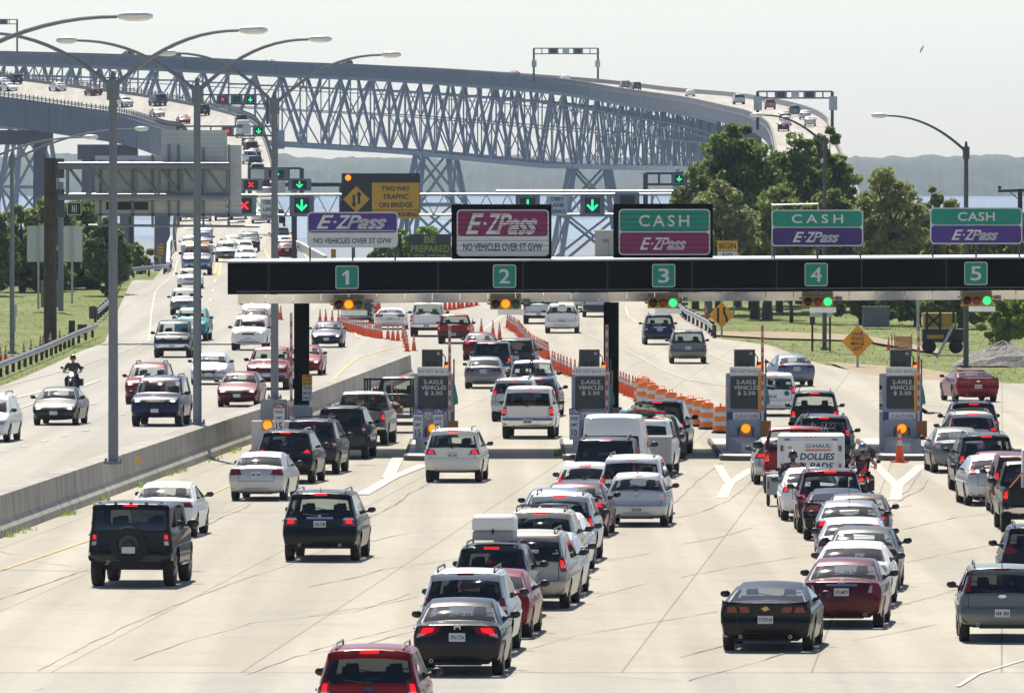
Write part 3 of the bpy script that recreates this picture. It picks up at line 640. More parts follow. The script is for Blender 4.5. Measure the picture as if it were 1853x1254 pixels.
tr(1432, 580, 490, 60, 'leaf_oak', 'slim tree standing in the lawn left of the fourth signal', 26, clumps=14, leaves=50, bare=.4, trunk=.12)
SIL = [(1225, 330), (1250, 300), (1280, 275), (1310, 245), (1340, 228), (1370, 242), (1400, 262), (1440, 250), (1480, 232), (1510, 245), (1535, 285), (1548, 335), (1580, 312), (1620, 292), (1660, 318), (1690, 328), (1740, 345), (1790, 352), (1853, 340)]
for i, px in enumerate(list(range(1240, 1540, 33)) + list(range(1560, 1880, 40))):
    d_ = 700 + (i * 5 % 4) * 8; b = P(px, 555, d_); b.z = land(b.x, d_) - .2
    tree(b, P(px, lerp_tab(SIL, px) + 22 + (i * 29 % 45), d_).z, 100 / (FOC / d_), ('leaf_oak', 'leaf_dark', 'leaf_olive', 'leaf_oak')[i % 4], 'mid green tree filling the dense wood behind the canopy signs', 200 + i, 'trees filling the right wood', bare=.12, clumps=42, leaves=80, hollow=.05, trunk=.16)
for i, px in enumerate(range(1232, 1880, 36)):
    d_ = 735 + (i % 3) * 9; b = P(px, 555, d_); b.z = land(b.x, d_) - .2
    tree(b, P(px, rnd.uniform(415, 462), d_).z, rnd.uniform(70, 105) / (FOC / d_), ('leaf_dark', 'leaf_oak', 'leaf_olive')[i % 3], 'low shrubby tree in the undergrowth of the wood behind the canopy', 100 + i, 'undergrowth trees of the right wood', bare=.0, clumps=30, leaves=85, hollow=.05, trunk=.1, name='shrub', cat='shrub')
gl_ = 'trees on the left bank'
for i, (px, ty, wp, lf, lb) in enumerate(((-20, 372, 110, 'leaf_dark', 'dark leafy tree cut by the left edge of the view'), (40, 362, 110, 'leaf_oak', 'sunlit green tree behind the thin far left lamp post'), (95, 345, 120, 'leaf_oak', 'green tree behind the brown sign mast'),
        (150, 352, 120, 'leaf_dark', 'dark tree behind the lower left of the big sign backs'), (195, 384, 90, 'leaf_dark', 'dark bushy tree right of the blank sign backs'), (70, 430, 130, 'leaf_dark', 'low dark shrubby tree behind the two blank signs'), (165, 450, 120, 'leaf_dark', 'low dark shrubby tree above the grass slope'), (0, 470, 120, 'leaf_dark', 'low dark shrubby tree at the far left above the slope'))):
    d_ = 690 + 9 * (i % 4); b = P(px, 500, d_); b.z = land(b.x, d_) - .3
    tree(b, P(px, ty, d_).z, wp / (FOC / d_), lf, lb, 40 + i, gl_, bare=.02, clumps=46, leaves=90, hollow=.1)
tr(252, 494, 440, 70, 'leaf_oak', 'round bush by the water beside the brown post', 60, 'bushes by the shore', name='bush', cat='bush', bare=.0, clumps=16, leaves=60, d=770)
tr(725, 500, 408, 70, 'leaf_bright', 'light green bush right of the first lane sign', 61, 'bushes by the shore', name='bush', cat='bush', bare=.0, clumps=20, leaves=60, d=790)
tr(775, 500, 405, 90, 'leaf_bright', 'light green bush behind the message board', 62, 'bushes by the shore', name='bush', cat='bush', bare=.0, clumps=20, leaves=60, d=800)
tr(690, 500, 440, 60, 'leaf_dark', 'small dark green bush under the first lane sign', 63, 'bushes by the shore', name='bush', cat='bush', bare=.0, clumps=14, leaves=60, d=780)
# grass tufts on the lawns and weeds along the barrier
rs = random.Random(11); mb = MB()
def tuft(p, h, n_):
    for _ in range(n_):
        a = rs.uniform(0, 6.28); dx, dy = math.cos(a), math.sin(a); x, y = p.x + rs.uniform(-.15, .15), p.y + rs.uniform(-.15, .15); hh = h * rs.uniform(.5, 1.2)
        mb.add([(x - dy * .02, y + dx * .02, p.z), (x + dy * .02, y - dx * .02, p.z), (x + dx * hh * .4, y + dy * hh * .4, p.z + hh)], [(0, 1, 2)])
for i in range(70):
    t = rs.random(); a, b = BARP[1], BARP[2]; p = a + (b - a) * t; tuft(Vector((p.x + rs.uniform(.02, .25), p.y, .0)), .16, 10) if math.sin(t * 40) > -.2 else None
for px, py in ((1015, 822), (1020, 824), (1010, 826)): tuft(G(px, py), .3, 30)
tag(mb.build('weeds', 'leaf_bright', fixn=False), 'weeds growing along the foot of the concrete barrier', 'weeds', kind='stuff')
mb = MB()
for i in range(9000):
    if rs.random() < .45: x = rs.uniform(13, 38); d_ = rs.uniform(458, 690)
    else: x = rs.uniform(-40, -14); d_ = rs.uniform(455, 740)
    if lerp_tab(XL, d_) - .2 < x < lerp_tab(XR, d_) + .3: continue
    tuft(Vector((x, d_, land(x, d_))), .11, 3)
tag(mb.build('grass_tufts', 'leaf_grass', fixn=False), 'tufts of rough grass on the lawns and banks', 'grass', kind='stuff')

# ------------------------------------------------------------ toll gantry, lane signs, signals
GD = 343.0
x0, z0, x1, z1 = box4(412, 475, 1990, 531, GD)
tilt = .0055
def gy(x): return (x - x0) * tilt
def shear(mb, f=gy):
    mb.v = [(x, y, z + f(x)) for x, y, z in mb.v]; return mb
groot = empty('toll_gantry', ((x0 + x1) / 2, GD, 0), 'long black canopy spanning the toll lanes on black columns', 'toll canopy')
zb, zt = P(412, 533, GD).z, P(412, 476, GD).z
m = MB(); nrib = int((x1 - x0) / .16)
for i in range(nrib):      # corrugated black fascia
    a = x0 + (x1 - x0) * i / nrib; b = x0 + (x1 - x0) * (i + 1) / nrib; c = (b - a)
    m.add([(a, GD, zb), (a + c * .5, GD, zb), (a + c * .5, GD, zt), (a, GD, zt)], [(0, 1, 2, 3)]); m.add([(a + c * .5, GD + .04, zb), (b, GD + .04, zb), (b, GD + .04, zt), (a + c * .5, GD + .04, zt)], [(0, 1, 2, 3)])
    m.add([(a + c * .5, GD, zb), (a + c * .5, GD + .04, zb), (a + c * .5, GD + .04, zt), (a + c * .5, GD, zt)], [(0, 1, 2, 3)])
m.box(((x0 + x1) / 2, GD + 5.05, (zb + zt) / 2), (x1 - x0 + .01, 9.9, zt - zb - .02))
shear(m).build('fascia', 'fascia_black', groot)
for i in range(10): x = x0 + 1.4 + i * 2.9; MB().box((x, GD - .012, (zb + zt) / 2 + gy(x)), (.05, .02, zt - zb - .04)).build('seam', 'black', groot)
m = MB(); shear(m.tube([(x0 + .3, GD - .06, zb + .10), (x1 - .1, GD - .06, zb + .10)], .028, 6)).build('conduit', 'steel_dark', groot)
m = MB(); shear(m.box(((x0 + x1) / 2, GD + 5.0, zt + .03), (x1 - x0 + .1, 10.2, .05))).build('roof_edge', 'galv', groot)
m = MB(); zs = P(412, 550, GD).z; npan = int((x1 - x0) / .95)
for i in range(npan):
    a = x0 + .35 + (x1 - x0 - .35) * i / npan; b = x0 + .35 + (x1 - x0 - .35) * (i + 1) / npan - .02
    m.add([(a, GD + .06, zb - .01), (b, GD + .06, zb - .01), (b, GD + .17, zs), (a, GD + .17, zs)], [(0, 1, 2, 3)]); m.add([(a, GD + .17, zs), (b, GD + .17, zs), (b, GD + 9.6, zs), (a, GD + 9.6, zs)], [(0, 1, 2, 3)])
shear(m).build('soffit', 'soffit', groot)
for px in (546, 1106, 2200):
    a = P(px, 700, GD + 4); m = MB(); m.box((a.x, a.y, zs / 2), (.52, .7, zs)); c = m.build('column', 'fascia_black', groot)
    m = MB(); m.box((a.x, a.y, .75), (.78, 1.1, 1.5), taper=.95); m.build('plinth', 'concrete', groot)
def fascia_plate(i, px, py):
    a, b, c, e = box4(px - 21, py - 21, px + 21, py + 21, GD - .06)
    root = empty('lane_number_sign', ((a + c) / 2, GD - .05, (b + e) / 2), 'square green sign with white number %d on the black canopy' % i, 'number sign', 'lane number signs')
    m = MB(); m.prism(rrect(a, b, c, e, .08), GD - .06, GD - .02); m.build('border', 'sign_white', root)
    m = MB(); m.prism(rrect(a + .03, b + .03, c - .03, e - .03, .06), GD - .075, GD - .062); m.build('panel', 'sign_green', root)
    m = MB(); wq = .16 if i == 1 else .3; xm = (a + c) / 2
    if i == 1: m.prism([(xm - .02, e - .16), (xm - .16, e - .28), (xm - .16, e - .36), (xm - .05, e - .29), (xm - .05, b + .15), (xm + .07, b + .15), (xm + .07, e - .16)], GD - .09, GD - .077)
    else: text(m, str(i), xm - wq / 1.6, b + .15, xm + wq / 1.6, e - .15, GD - .085, bold=.012)
    m.build('number', 'letter_white', root)
for i, px, py in ((1, 628, 502), (2, 913, 500), (3, 1201, 499), (4, 1477, 497), (5, 1766, 495)): fascia_plate(i, px, py)
def ezpass(root, bx, y, stripe, mat='letter_white', small=False):     # slanted lettering, the second half cut by lines
    a, b, c, e = bx; wd = c - a; h = e - b; m = MB()
    text(m, 'E', a, b, a + wd * .25, e, y, bold=.02, shear=.38); text(m, 'Z', a + wd * .27, b, a + wd * .50, e, y, bold=.02, shear=.38)
    m.box((a + wd * .265, y, b + h * .5), (wd * .04, .004, h * .14))
    text(m, 'P', a + wd * .42, b, a + wd * .64, e, y - .003, bold=.02, shear=.38); text(m, 'ass', a + wd * .58, b - h * .02, c, b + h * .74, y - .003, bold=.035, shear=.38, spacing=.9)
    m.build('lettering', mat, root); s = MB()
    for k in range(6):
        z = b + h * (.1 + .115 * k); s.box((a + wd * (.71 + .008 * k), y - .008, z), (wd * .60, .003, h * .030))
    s.build('stripes', stripe, root)
def lane_sign(px0, py0, px1, py1, d, top, bottom, split, label, boxed, kind, topmat, botmat):
    a, b, c, e = box4(px0, py0, px1, py1, d); root = empty('lane_sign', ((a + c) / 2, d, b), label, 'lane sign', 'lane signs on the canopy')
    if boxed:
        m = MB(); m.box(((a + c) / 2, d + .3, (b + e) / 2), (c - a, .6, e - b)); m.build('cabinet', 'fascia_black', root); hood = MB(); hood.box(((a + c) / 2, d - .1, e - .04), (c - a, .22, .08)); hood.build('hood', 'fascia_black', root)
        k = .18; a, b, c, e = a + k, b + .1, c - k * .5, e - .18
    m = MB(); m.prism(rrect(a, b, c, e, .14), d - .05, d - .01); m.build('border', 'sign_white', root)
    zm = e - (e - b) * split; g = .045
    if kind == 'ez':
        m = MB(); m.prism(rrect(a + g, zm + g, c - g, e - g, .1), d - .07, d - .052); m.build('panel', topmat, root)
        ezpass(root, (a + (c - a) * .10, zm + (e - zm) * (.24 if not boxed else .12), a + (c - a) * .88, e - (e - zm) * .14), d - .08, topmat)
        if not boxed:
            m = MB(); m.box(((a + c) / 2, d - .078, zm + (e - zm) * .15), (c - a - .2, .004, .025)); m.build('line', 'sign_white', root)
        m = MB(); text(m, 'NO VEHICLES OVER 5T GVW', a + (c - a) * .07, b + (zm - b) * .30, c - (c - a) * .07, b + (zm - b) * .70, d - .062, bold=.008); m.build('lettering', 'letter_black', root)
    else:
        m = MB(); m.prism(rrect(a + g, zm + g * .4, c - g, e - g, .1), d - .07, d - .052); m.build('panel', topmat, root)
        m = MB(); m.prism(rrect(a + g, b + g, c - g, zm - g * .4, .1), d - .07, d - .052); m.build('panel', botmat, root)
        m = MB(); text(m, 'CASH', a + (c - a) * kind[0], zm + (e - zm) * .24, a + (c - a) * kind[1], zm + (e - zm) * .74, d - .082, bold=.014, spacing=kind[2]); m.build('lettering', 'letter_white', root)
        ezpass(root, (a + (c - a) * .23, b + (zm - b) * .22, a + (c - a) * .74, b + (zm - b) * .76), d - .08, botmat)
    if boxed:
        m = MB()
        for k in range(1, 9): m.box(((a + c) / 2, d - .09, b + (e - b) * k / 9), (c - a, .003, .012))
        m.build('louvre', 'letter_black', root)
    else:
        for u in (.03, .5, .97): x = a + (c - a) * u; MB().tube([(x, d + .06, zt + gy(x)), (x, d + .06, e - .05)], .035, 6).build('support', 'steel_dark', root)
lane_sign(556, 384, 720, 448, GD + .6, 0, 0, .62, 'white and purple pass sign without cabinet, leftmost on the canopy', False, 'ez', 'sign_purple', None)
lane_sign(817, 370, 998, 469, GD + .3, 0, 0, .60, 'black boxed magenta pass sign above lane two', True, 'ez', 'sign_magenta', None)
lane_sign(1110, 369, 1290, 467, GD + .3, 0, 0, .5, 'black boxed cash sign, green over magenta, above lane three', True, (.22, .77, 1.35), 'sign_green', 'sign_magenta')
lane_sign(1396, 380, 1562, 446, GD + .6, 0, 0, .48, 'green over violet cash sign with a bar above its left half', False, (.22, .78, 1.5), 'sign_green', 'sign_violet')
lane_sign(1683, 376, 1850, 442, GD + .6, 0, 0, .48, 'green over purple cash sign, rightmost above lane five', False, (.30, .70, 1.05), 'sign_green', 'sign_purple')
m = MB(); a = P(1397, 371, GD + .7); b = P(1480, 369, GD + .7); m.tube([(a.x, a.y, zt + .1), a, b, (b.x, b.y, zt + .1)], .03, 6); tag(m.build('sign_lamp_bar', 'galv'), 'thin pale lamp bar over the left half of the fourth sign', 'lamp bar')
def signal(px, py, lit, n_):
    d = GD - .15; a, b, c, e = box4(px - 29, py - 10, px + 27, py + 10, d); xm = (a + c) / 2
    root = empty('traffic_signal', (xm, d, e), 'yellow horizontal traffic signal over lane %s lit %s' % (n_, lit), 'traffic signal', 'lane signals under the canopy')
    m = MB(); m.box((xm, d + .12, (b + e) / 2), (c - a, .24, e - b)); h = m.build('housing', 'signal_yellow', root)
    for k, col in enumerate(('red', 'amber', 'green')):
        x = a + (c - a) * (.18 + .32 * k); m = MB(); m.lathe((x, d - .02, (b + e) / 2), [(0, -.045), (.10, -.03), (.145, 0), (.145, .03)], 16, 'y'); m.build('lens', col + '_lit' if lit == col else 'lens_off_' + col, root, smooth=True)
        v = MB(); n = 12; vs = []
        for q in range(n + 1):
            t = math.pi * q / n; vs += [(x + .165 * math.cos(t), d - .005, (b + e) / 2 + .165 * math.sin(t)), (x + .165 * math.cos(t), d - .22, (b + e) / 2 + .165 * math.sin(t))]
        v.add(vs, [(2 * q, 2 * q + 1, 2 * q + 3, 2 * q + 2) for q in range(n)]); v.build('visor', 'signal_yellow', root)
    m = MB()
    for u in (-.08, 1.08):
        x = a + (c - a) * u; m.tube([(x, d + .15, zs + gy(x)), (x, d + .15, (b + e) / 2), (x + (.1 if u < 0 else -.1), d + .15, (b + e) / 2)], .03, 6)
    m.box((c + .2, d + .1, (b + e) / 2 - .04), (.24, .1, .1)); m.build('hanger', 'steel_dark', root)
    m = MB(); m.box((xm + .18, d + .2, b - .1), (.9, .2, .18)); m.build('back_box', 'soffit', root)
for px, py, lit, n_ in ((632, 551, 'amber', 'one'), (916, 550, 'amber', 'two'), (1201, 548, 'green', 'three'), (1481, 546, 'green', 'four'), (1769, 544, 'green', 'five')): signal(px, py, lit, n_)

# ------------------------------------------------------------ toll booths
def island(root, cx, y0, ln, wd):
    prof = []
    for k in range(13): t = math.pi * k / 12; prof.append((cx - wd / 2 * math.cos(t), y0 + wd * .38 * (1 - math.sin(t))))
    out = prof + [(cx + wd / 2, y0 + ln), (cx - wd / 2, y0 + ln)]; n = len(out)
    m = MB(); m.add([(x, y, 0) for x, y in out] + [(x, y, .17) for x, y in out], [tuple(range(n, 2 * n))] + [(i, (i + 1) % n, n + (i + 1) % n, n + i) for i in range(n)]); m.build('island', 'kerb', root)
    m = MB(); m.add([(cx + (x - cx) * .88, y + .12 if y < y0 + 3 else y - .1, .174) for x, y in out], [tuple(range(n))]); m.build('island_top', 'block_white', root)
def booth(px, limits, nm, first=False, dark=False):
    y0 = 338.6; cx = P(px, 800, y0 + 1).x
    root = empty('toll_booth', (cx, y0, 0), nm, 'toll booth', 'toll booths under the canopy')
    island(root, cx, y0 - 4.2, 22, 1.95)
    m = MB(); w2 = .62        # pointed crash block
    out = [(-.62, 1.2), (-.62, .1), (-.2, -1.0), (.22, -1.0), (.62, .1), (.62, 1.2)]; n = 6
    m.add([(cx + x, y0 + y, .17) for x, y in out] + [(cx + x * .98, y0 + y, .50 if y < 0 else .68) for x, y in out], [tuple(range(n, 2 * n))] + [(i, (i + 1) % n, n + (i + 1) % n, n + i) for i in range(n)]); m.build('crash_block', 'block_white', root)
    m = MB(); m.box((cx, y0 + .95, .72), (1.2, .9, 1.10)); m.build('lower_cabinet', 'booth_grey', root)
    m = MB(); m.box((cx, y0 + 1.05, 2.02), (1.30, .8, 1.6)); m.build('upper_cabinet', 'booth_grey', root)
    m = MB(); m.box((cx, y0 + 4.0, 1.45), (1.15, 4.6, 2.5)); cab = m.build('cabin', 'booth_grey', root)
    m = MB(); m.box((cx, y0 + 4.2, 1.9), (1.19, 3.2, .9)); m.build('window', 'glass_dark', cab)
    m = MB(); m.box((cx, y0 + .64, 1.38), (1.31, .03, .28)); m.build('band', 'booth_blue', root)
    m = MB(); m.prism(rrect(cx - .53, 1.63, cx + .50, 2.72, .06), y0 + .60, y0 + .66); m.build('price_board', 'board_dark', root)
    m = MB(); text(m, '2-AXLE', cx - .34, 2.47, cx + .32, 2.61, y0 + .592, bold=.01); text(m, 'VEHICLES', cx - .42, 2.28, cx + .42, 2.42, y0 + .592, bold=.01); text(m, '$ 2.50', cx - .30, 2.08, cx + .30, 2.23, y0 + .592, bold=.012); m.build('lettering', 'letter_grey', root)
    m = MB(); m.box((cx + .02, y0 + .66, 2.90), (1.16, .06, .28)); hb = m.build('header_board', 'sign_white', root)
    m = MB(); text(m, 'DO NOT BACK UP', cx - .5, 2.85, cx + .56, 2.95, y0 + .622, bold=.006, spacing=1.25); m.build('lettering', 'letter_red', hb)
    m = MB(); m.box((cx, y0 + .6, 1.38), (.92, .05, .28)); cb = m.build('caution_board', 'sign_white', root)
    m = MB(); text(m, 'CAUTION', cx - .36, 1.32, cx + .36, 1.45, y0 + .568, bold=.008, spacing=1.15); m.build('lettering', 'letter_red', cb)
    m = MB(); m.box((cx - .02, y0 + .48, .95), (.36, .05, .38)); fb = m.build('flasher_box', 'signal_yellow', root)
    m = MB(); m.lathe((cx - .02, y0 + .45, .97), [(0, -.10), (.09, -.075), (.15, 0), (.15, .02)], 16, 'y'); m.build('lamp', 'amber_lit', fb, smooth=True)
    m = MB()
    for s_ in (-1, 1): m.tube([(cx - .02 + s_ * .2, y0 + .45, 1.0), (cx - .02 + s_ * .25, y0 + .42, .98), (cx - .02 + s_ * .25, y0 + .45, .72)], .025, 6)
    m.build('guard', 'black', fb)
    m = MB(); m.box((cx - .05, y0 + 1.1, 3.34), (.70, .7, .58)); cbx = m.build('camera_housing', 'board_dark', root)
    m = MB()
    for k in range(2): m.box((cx - .18 + .24 * k, y0 + .745, 3.16), (.18, .012, .14))
    m.build('lens', 'black', cbx)
    m = MB(); m.box((cx + .16, y0 + .745, 3.50), (.1, .01, .1)); m.build('plate', 'booth_grey', cbx)
    m = MB(); m.tube([(cx + .28, y0 + 1, 3.5), (cx + .40, y0 + 1, 3.35), (cx + .36, y0 + 1, 3.05)], .02, 6); m.build('cable', 'black', cbx)
    gx = cx + .54; ar = MB(); m2 = MB(); z = 1.25
    ar.box((gx, y0 + .42, 2.85), (.10, .07, 3.25)); arm = ar.build('gate_arm', 'paint_white', root)
    for z_, h_ in ((4.35, .16), (3.98, .16), (3.62, .16), (3.16, .52), (2.68, .2), (2.35, .18), (2.0, .18), (1.66, .16)): m2.box((gx, y0 + .382, z_), (.06, .012, h_))
    m2.build('band', 'gate_red', arm)
    m = MB(); m.box((cx + .66, y0 + .5, .95), (.34, .1, .56)); m.build('side_board', 'brown_board', root)
    m = MB(); m.tube([(cx + .68, y0 + 1.4, 1.2), (cx + .68, y0 + 1.4, 3.3)], .03, 6); m.build('side_pole', 'steel_dark', root)
    m = MB(); m.lathe((cx + .46, y0 + .95, 3.04), [(.1, 0), (.08, .06), (.0, .07)], 10); m.lathe((cx + .46, y0 + .95, 3.10), [(.075, 0), (.075, .12), (0, .13)], 10, mi=1); m.build('warning_lamp', ['amber_lit', 'gate_red'], root)
    m = MB(); ys = [y0 + 1.3, y0 + 2.6]
    cs = [(cx + .62, 2.55), (cx + .72, 2.4), (cx + .80, 2.0), (cx + .82, 1.78), (cx + .66, 1.74)]
    m.add([(x, ys[0], z) for x, z in cs] + [(x, ys[1], z) for x, z in cs], [(i, i + 1, 6 + i, 5 + i) for i in range(4)] + [(0, 1, 2, 3, 4), (5, 6, 7, 8, 9)]); m.build('window_awning', 'tarp_green', root)
    if dark: m = MB(); m.box((cx + .44, y0 + .61, 2.2), (.09, .03, 1.4)); m.build('stripe', 'sign_orange', root)
    for dx, num in limits:
        m = MB(); m.box((cx + dx, y0 + .40, 1.02), (.34, .03, .86)); sp = m.build('speed_sign', 'sign_white', root)
        m = MB(); m.box((cx + dx, y0 + .375, 1.55), (.36, .03, .20)); m.build('pass_plate', 'sign_purple', sp)
        m = MB(); text(m, 'E-ZPass', cx + dx - .14, 1.49, cx + dx + .14, 1.61, y0 + .355, shear=.3, bold=.02); m.build('lettering', 'letter_white', sp)
        m = MB(); text(m, 'SPEED', cx + dx - .13, 1.25, cx + dx + .13, 1.36, y0 + .38); text(m, 'LIMIT', cx + dx - .12, 1.05, cx + dx + .12, 1.15, y0 + .38); text(m, num, cx + dx - .09, .72, cx + dx + .09, .94, y0 + .38, bold=.015); m.build('lettering', 'letter_black', sp)
    return root
booth(785, [(-.53, '15'), (.16, '10')], 'toll booth with two speed limit signs between lanes one and two')
booth(1069, [(-.56, '10')], 'toll booth with one speed limit sign beside the black column')
booth(1350, [], 'toll booth with blue band left of the cargo trailer', dark=True)
booth(1632, [], 'toll booth with a tall traffic cone standing at its nose', dark=True)
# low concrete booth of lane one
y0 = 338.0; xa, za, xb, zb_ = box4(455, 808, 528, 752, y0)
root = empty('toll_island_block', ((xa + xb) / 2, y0, 0), 'low white concrete block with amber flasher and speed limit sign left of lane one', 'toll island')
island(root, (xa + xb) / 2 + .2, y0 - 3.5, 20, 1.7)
m = MB(); m.box(((xa + xb) / 2, y0 + 1, .62), (xb - xa, 2, 1.25)); m.build('block', 'block_white', root)
m = MB(); a = P(495, 740, y0 + 2.6); m.box((a.x, y0 + 2.8, .95), (.86, 1.4, 1.9)); m.build('block', 'concrete', root)
m = MB(); a = P(540, 740, y0 + 2.6); m.box((a.x, y0 + 2.9, .85), (.7, 1.4, 1.7)); m.build('block', 'booth_grey', root)
a = P(484, 769, y0 - .1); m = MB(); m.box((a.x, y0 - .04, a.z), (.36, .06, .38)); fb = m.build('flasher_box', 'signal_yellow', root)
m = MB(); m.lathe((a.x, y0 - .08, a.z), [(0, -.1), (.09, -.07), (.15, 0), (.15, .02)], 16, 'y'); m.build('lamp', 'amber_lit', fb, smooth=True)
a = P(505, 757, y0 - .1); m = MB(); m.box((a.x, y0 - .06, a.z), (.36, .03, .92)); sp = m.build('speed_sign', 'sign_white', root)
m = MB(); m.prism(rrect(a.x - .19, a.z + .34, a.x + .19, a.z + .5, .06), y0 - .10, y0 - .078); m.build('pass_plate', 'sign_magenta', sp)
m = MB(); text(m, 'E-ZPass', a.x - .14, a.z + .38, a.x + .14, a.z + .46, y0 - .11, shear=.3, bold=.02); m.build('lettering', 'letter_white', sp)
m = MB(); text(m, 'SPEED', a.x - .14, a.z + .16, a.x + .14, a.z + .27, y0 - .08); text(m, 'LIMIT', a.x - .12, a.z - .03, a.x + .12, a.z + .07, y0 - .08); text(m, '15', a.x - .1, a.z - .40, a.x + .1, a.z - .14, y0 - .08, bold=.02); m.build('lettering', 'letter_black', sp)
a = P(527, 760, y0 + .3); b = P(527, 566, y0 + .3); m = MB(); m.box((a.x, y0 + .3, (a.z + b.z) / 2), (.09, .07, b.z - a.z)); arm = m.build('gate_arm', 'paint_white', root); m = MB()
for k in range(8): m.box((a.x, y0 + .26, a.z + .3 + k * .42), (.06, .012, .18 if k % 4 else .3))
m.build('band', 'gate_red', arm)
m = MB(); a = P(534, 770, y0 - .2); m.box((a.x, y0 - .1, a.z), (.3, .1, .4)); m.build('side_board', 'brown_board', root)
# notices on the canopy columns
def notice(px0, py0, px1, py1, d, label, parts, name='notice'):
    a, b, c, e = box4(px0, py0, px1, py1, d); root = empty(name, ((a + c) / 2, d, b), label, 'notice')
    for (u0, u1, mat, lines, lm) in parts:
        z0_ = b + (e - b) * u0; z1_ = b + (e - b) * u1; m = MB(); m.box(((a + c) / 2, d, (z0_ + z1_) / 2), (c - a, .04, z1_ - z0_ - .004)); pl = m.build('panel', mat, root)
        m = MB(); n = len(lines)
        for k, t in enumerate(lines):
            zz = z1_ - (z1_ - z0_) * (k + .18) / n; zh = (z1_ - z0_) / n * .58; text(m, t, a + (c - a) * .12, zz - zh, a + (c - a) * .88, zz, d - .03)
        if lines: m.build('lettering', lm, pl)
    return root
notice(547, 678, 565, 725, 345.9, 'narrow orange and white notice on the leftmost black column', [(0, .58, 'sign_white', ['TOLL BY', 'MAIL OR', 'PAY'], 'letter_black'), (.58, 1, 'sign_orange', ['LANE', 'FOR', 'E-Z'], 'letter_black')])
m = MB(); a, b, c, e = box4(1102, 671, 1109, 737, 346.2); m.box(((a + c) / 2, 346.2, (b + e) / 2), (c - a, .03, e - b)); tag(m.build('clearance_strip', 'sign_orange'), 'narrow yellow strip on the black column behind the second booth', 'strip')
# ------------------------------------------------------------ lamp posts
def arm_curve(a, b, rise=.5):      # mast top a to lamp b: straight climb, then levelling out
    out = []
    for k in range(11):
        t = k / 10; u = 1 - (1 - t) ** 2.1; out.append(Vector((a.x + (b.x - a.x) * t, a.y + (b.y - a.y) * t, a.z + (b.z - a.z) * u)))
    return out
def lamp_head(c, dx, root, ln):
    m = MB(); n = 10; prof = [(0, .05), (.06, .5), (.3, .95), (.6, 1), (.85, .8), (1, .25)]
    s_ = 1 if dx > 0 else -1; vs = []
    for u, k in prof:
        for q in range(n):
            t = 2 * math.pi * q / n; vs.append((c.x + s_ * u * ln, c.y + math.cos(t) * .19 * k, c.z + math.sin(t) * .12 * k + (.03 if math.sin(t) > 0 else 0)))
    m.add(vs, [(i * n + q, i * n + (q + 1) % n, (i + 1) * n + (q + 1) % n, (i + 1) * n + q) for i in range(len(prof) - 1) for q in range(n)] + [tuple(range(n))[::-1], tuple(len(vs) - n + q for q in range(n))]); m.build('lamp_head', 'cargo_white', root, smooth=True)
def lamp_post(base, top, heads, label, r=.13, group=None, mat='steel_grey'):
    root = empty('lamp_post', base, label, 'lamp post', group); m = MB()
    top = Vector((base.x, base.y, top.z)); m.tube([base, base + (top - base) * .5, top], [r, r * .88, r * .75], 12); m.build('mast', mat, root, smooth=True)
    m = MB(); m.box((base.x, base.y, base.z + .06), (r * 3.4, r * 3.4, .08))
    for sx in (-1, 1):
        for sy in (-1, 1): m.box((base.x + sx * r * 1.4, base.y + sy * r * 1.4, base.z + .1), (.06, .06, .16))
    m.build('base_plate', mat, root)
    m = MB(); m.tube([top - Vector((0, 0, .35)), top + Vector((0, 0, .25))], [r * 1.25, r * 1.25], 10); m.tube([top + Vector((0, 0, .25)), top + Vector((0, 0, .5))], [r * .6, r * .4], 8); m.build('collar', mat, root, smooth=True)
    for hx, hy, ln in heads:
        b = P(hx, hy, top.y); m = MB(); m.tube(arm_curve(top, b), [.075 - .003 * k for k in range(11)], 8); m.build('arm', mat, root, smooth=True); lamp_head(b, b.x - top.x, root, ln)
    return root
gl = 'double arm lamp posts on the median barrier'
def bar_top(px, py, d):
    p = P(px, py, d); p.x = lerp_tab(BT, d) - .52; p.z = 1.07; return p
for px, py, d, ty, hs, lb in ((205, 828, 294, 160, [(432, 56, .85), (-30, 60, .85)], 'nearest double arm lamp post, left most on the median barrier'), (357, 768, 340, 168, [(558, 72, .8), (140, 74, .72)], 'middle double arm lamp post on the median barrier'),
                              (497, 722, 378, 190, [(690, 100, .75), (320, 97, .72)], 'third double arm lamp post, its foot behind the concrete toll block')):
    b = P(px, py, d); b.z = 1.07; lamp_post(b, P(px, ty, d), [(h[0], h[1], h[2]) for h in hs], lb, .155, gl)
b = P(-124, 900, 252); b.x = lerp_tab(BT, 252) - .52; b.z = 1.07; lamp_post(b, P(-124, 142, 252), [(212, 31, .9), (-400, 30, .9)], 'double arm lamp post whose mast stands outside the left edge', .155, gl)
# far left single arm posts
b = G(22, 641); lamp_post(b, P(22, 292, b.y), [(243, 234, .75)], 'thin far left lamp post on the grass bank with an arm to the right', .14, 'single arm lamp posts')
b = P(-60, 660, 520); b.z = land(b.x, 520); lamp_post(b, P(-60, 312, 520), [(150, 249, .8)], 'lamp post whose arm reaches in over the far left post', .14, 'single arm lamp posts')
b = G(1748, 668); lamp_post(b, P(1735, 275, b.y), [(1606, 210, .8)], 'tall single lamp post right of the olive tree, arm to the left', .14, 'single arm lamp posts', 'steel_dark')
b = G(1492, 634); lamp_post(b, P(1492, 262, b.y), [(1384, 209, .8)], 'single lamp post in front of the airy tree, arm crossing the bridge lanes', .13, 'single arm lamp posts', 'steel_dark')

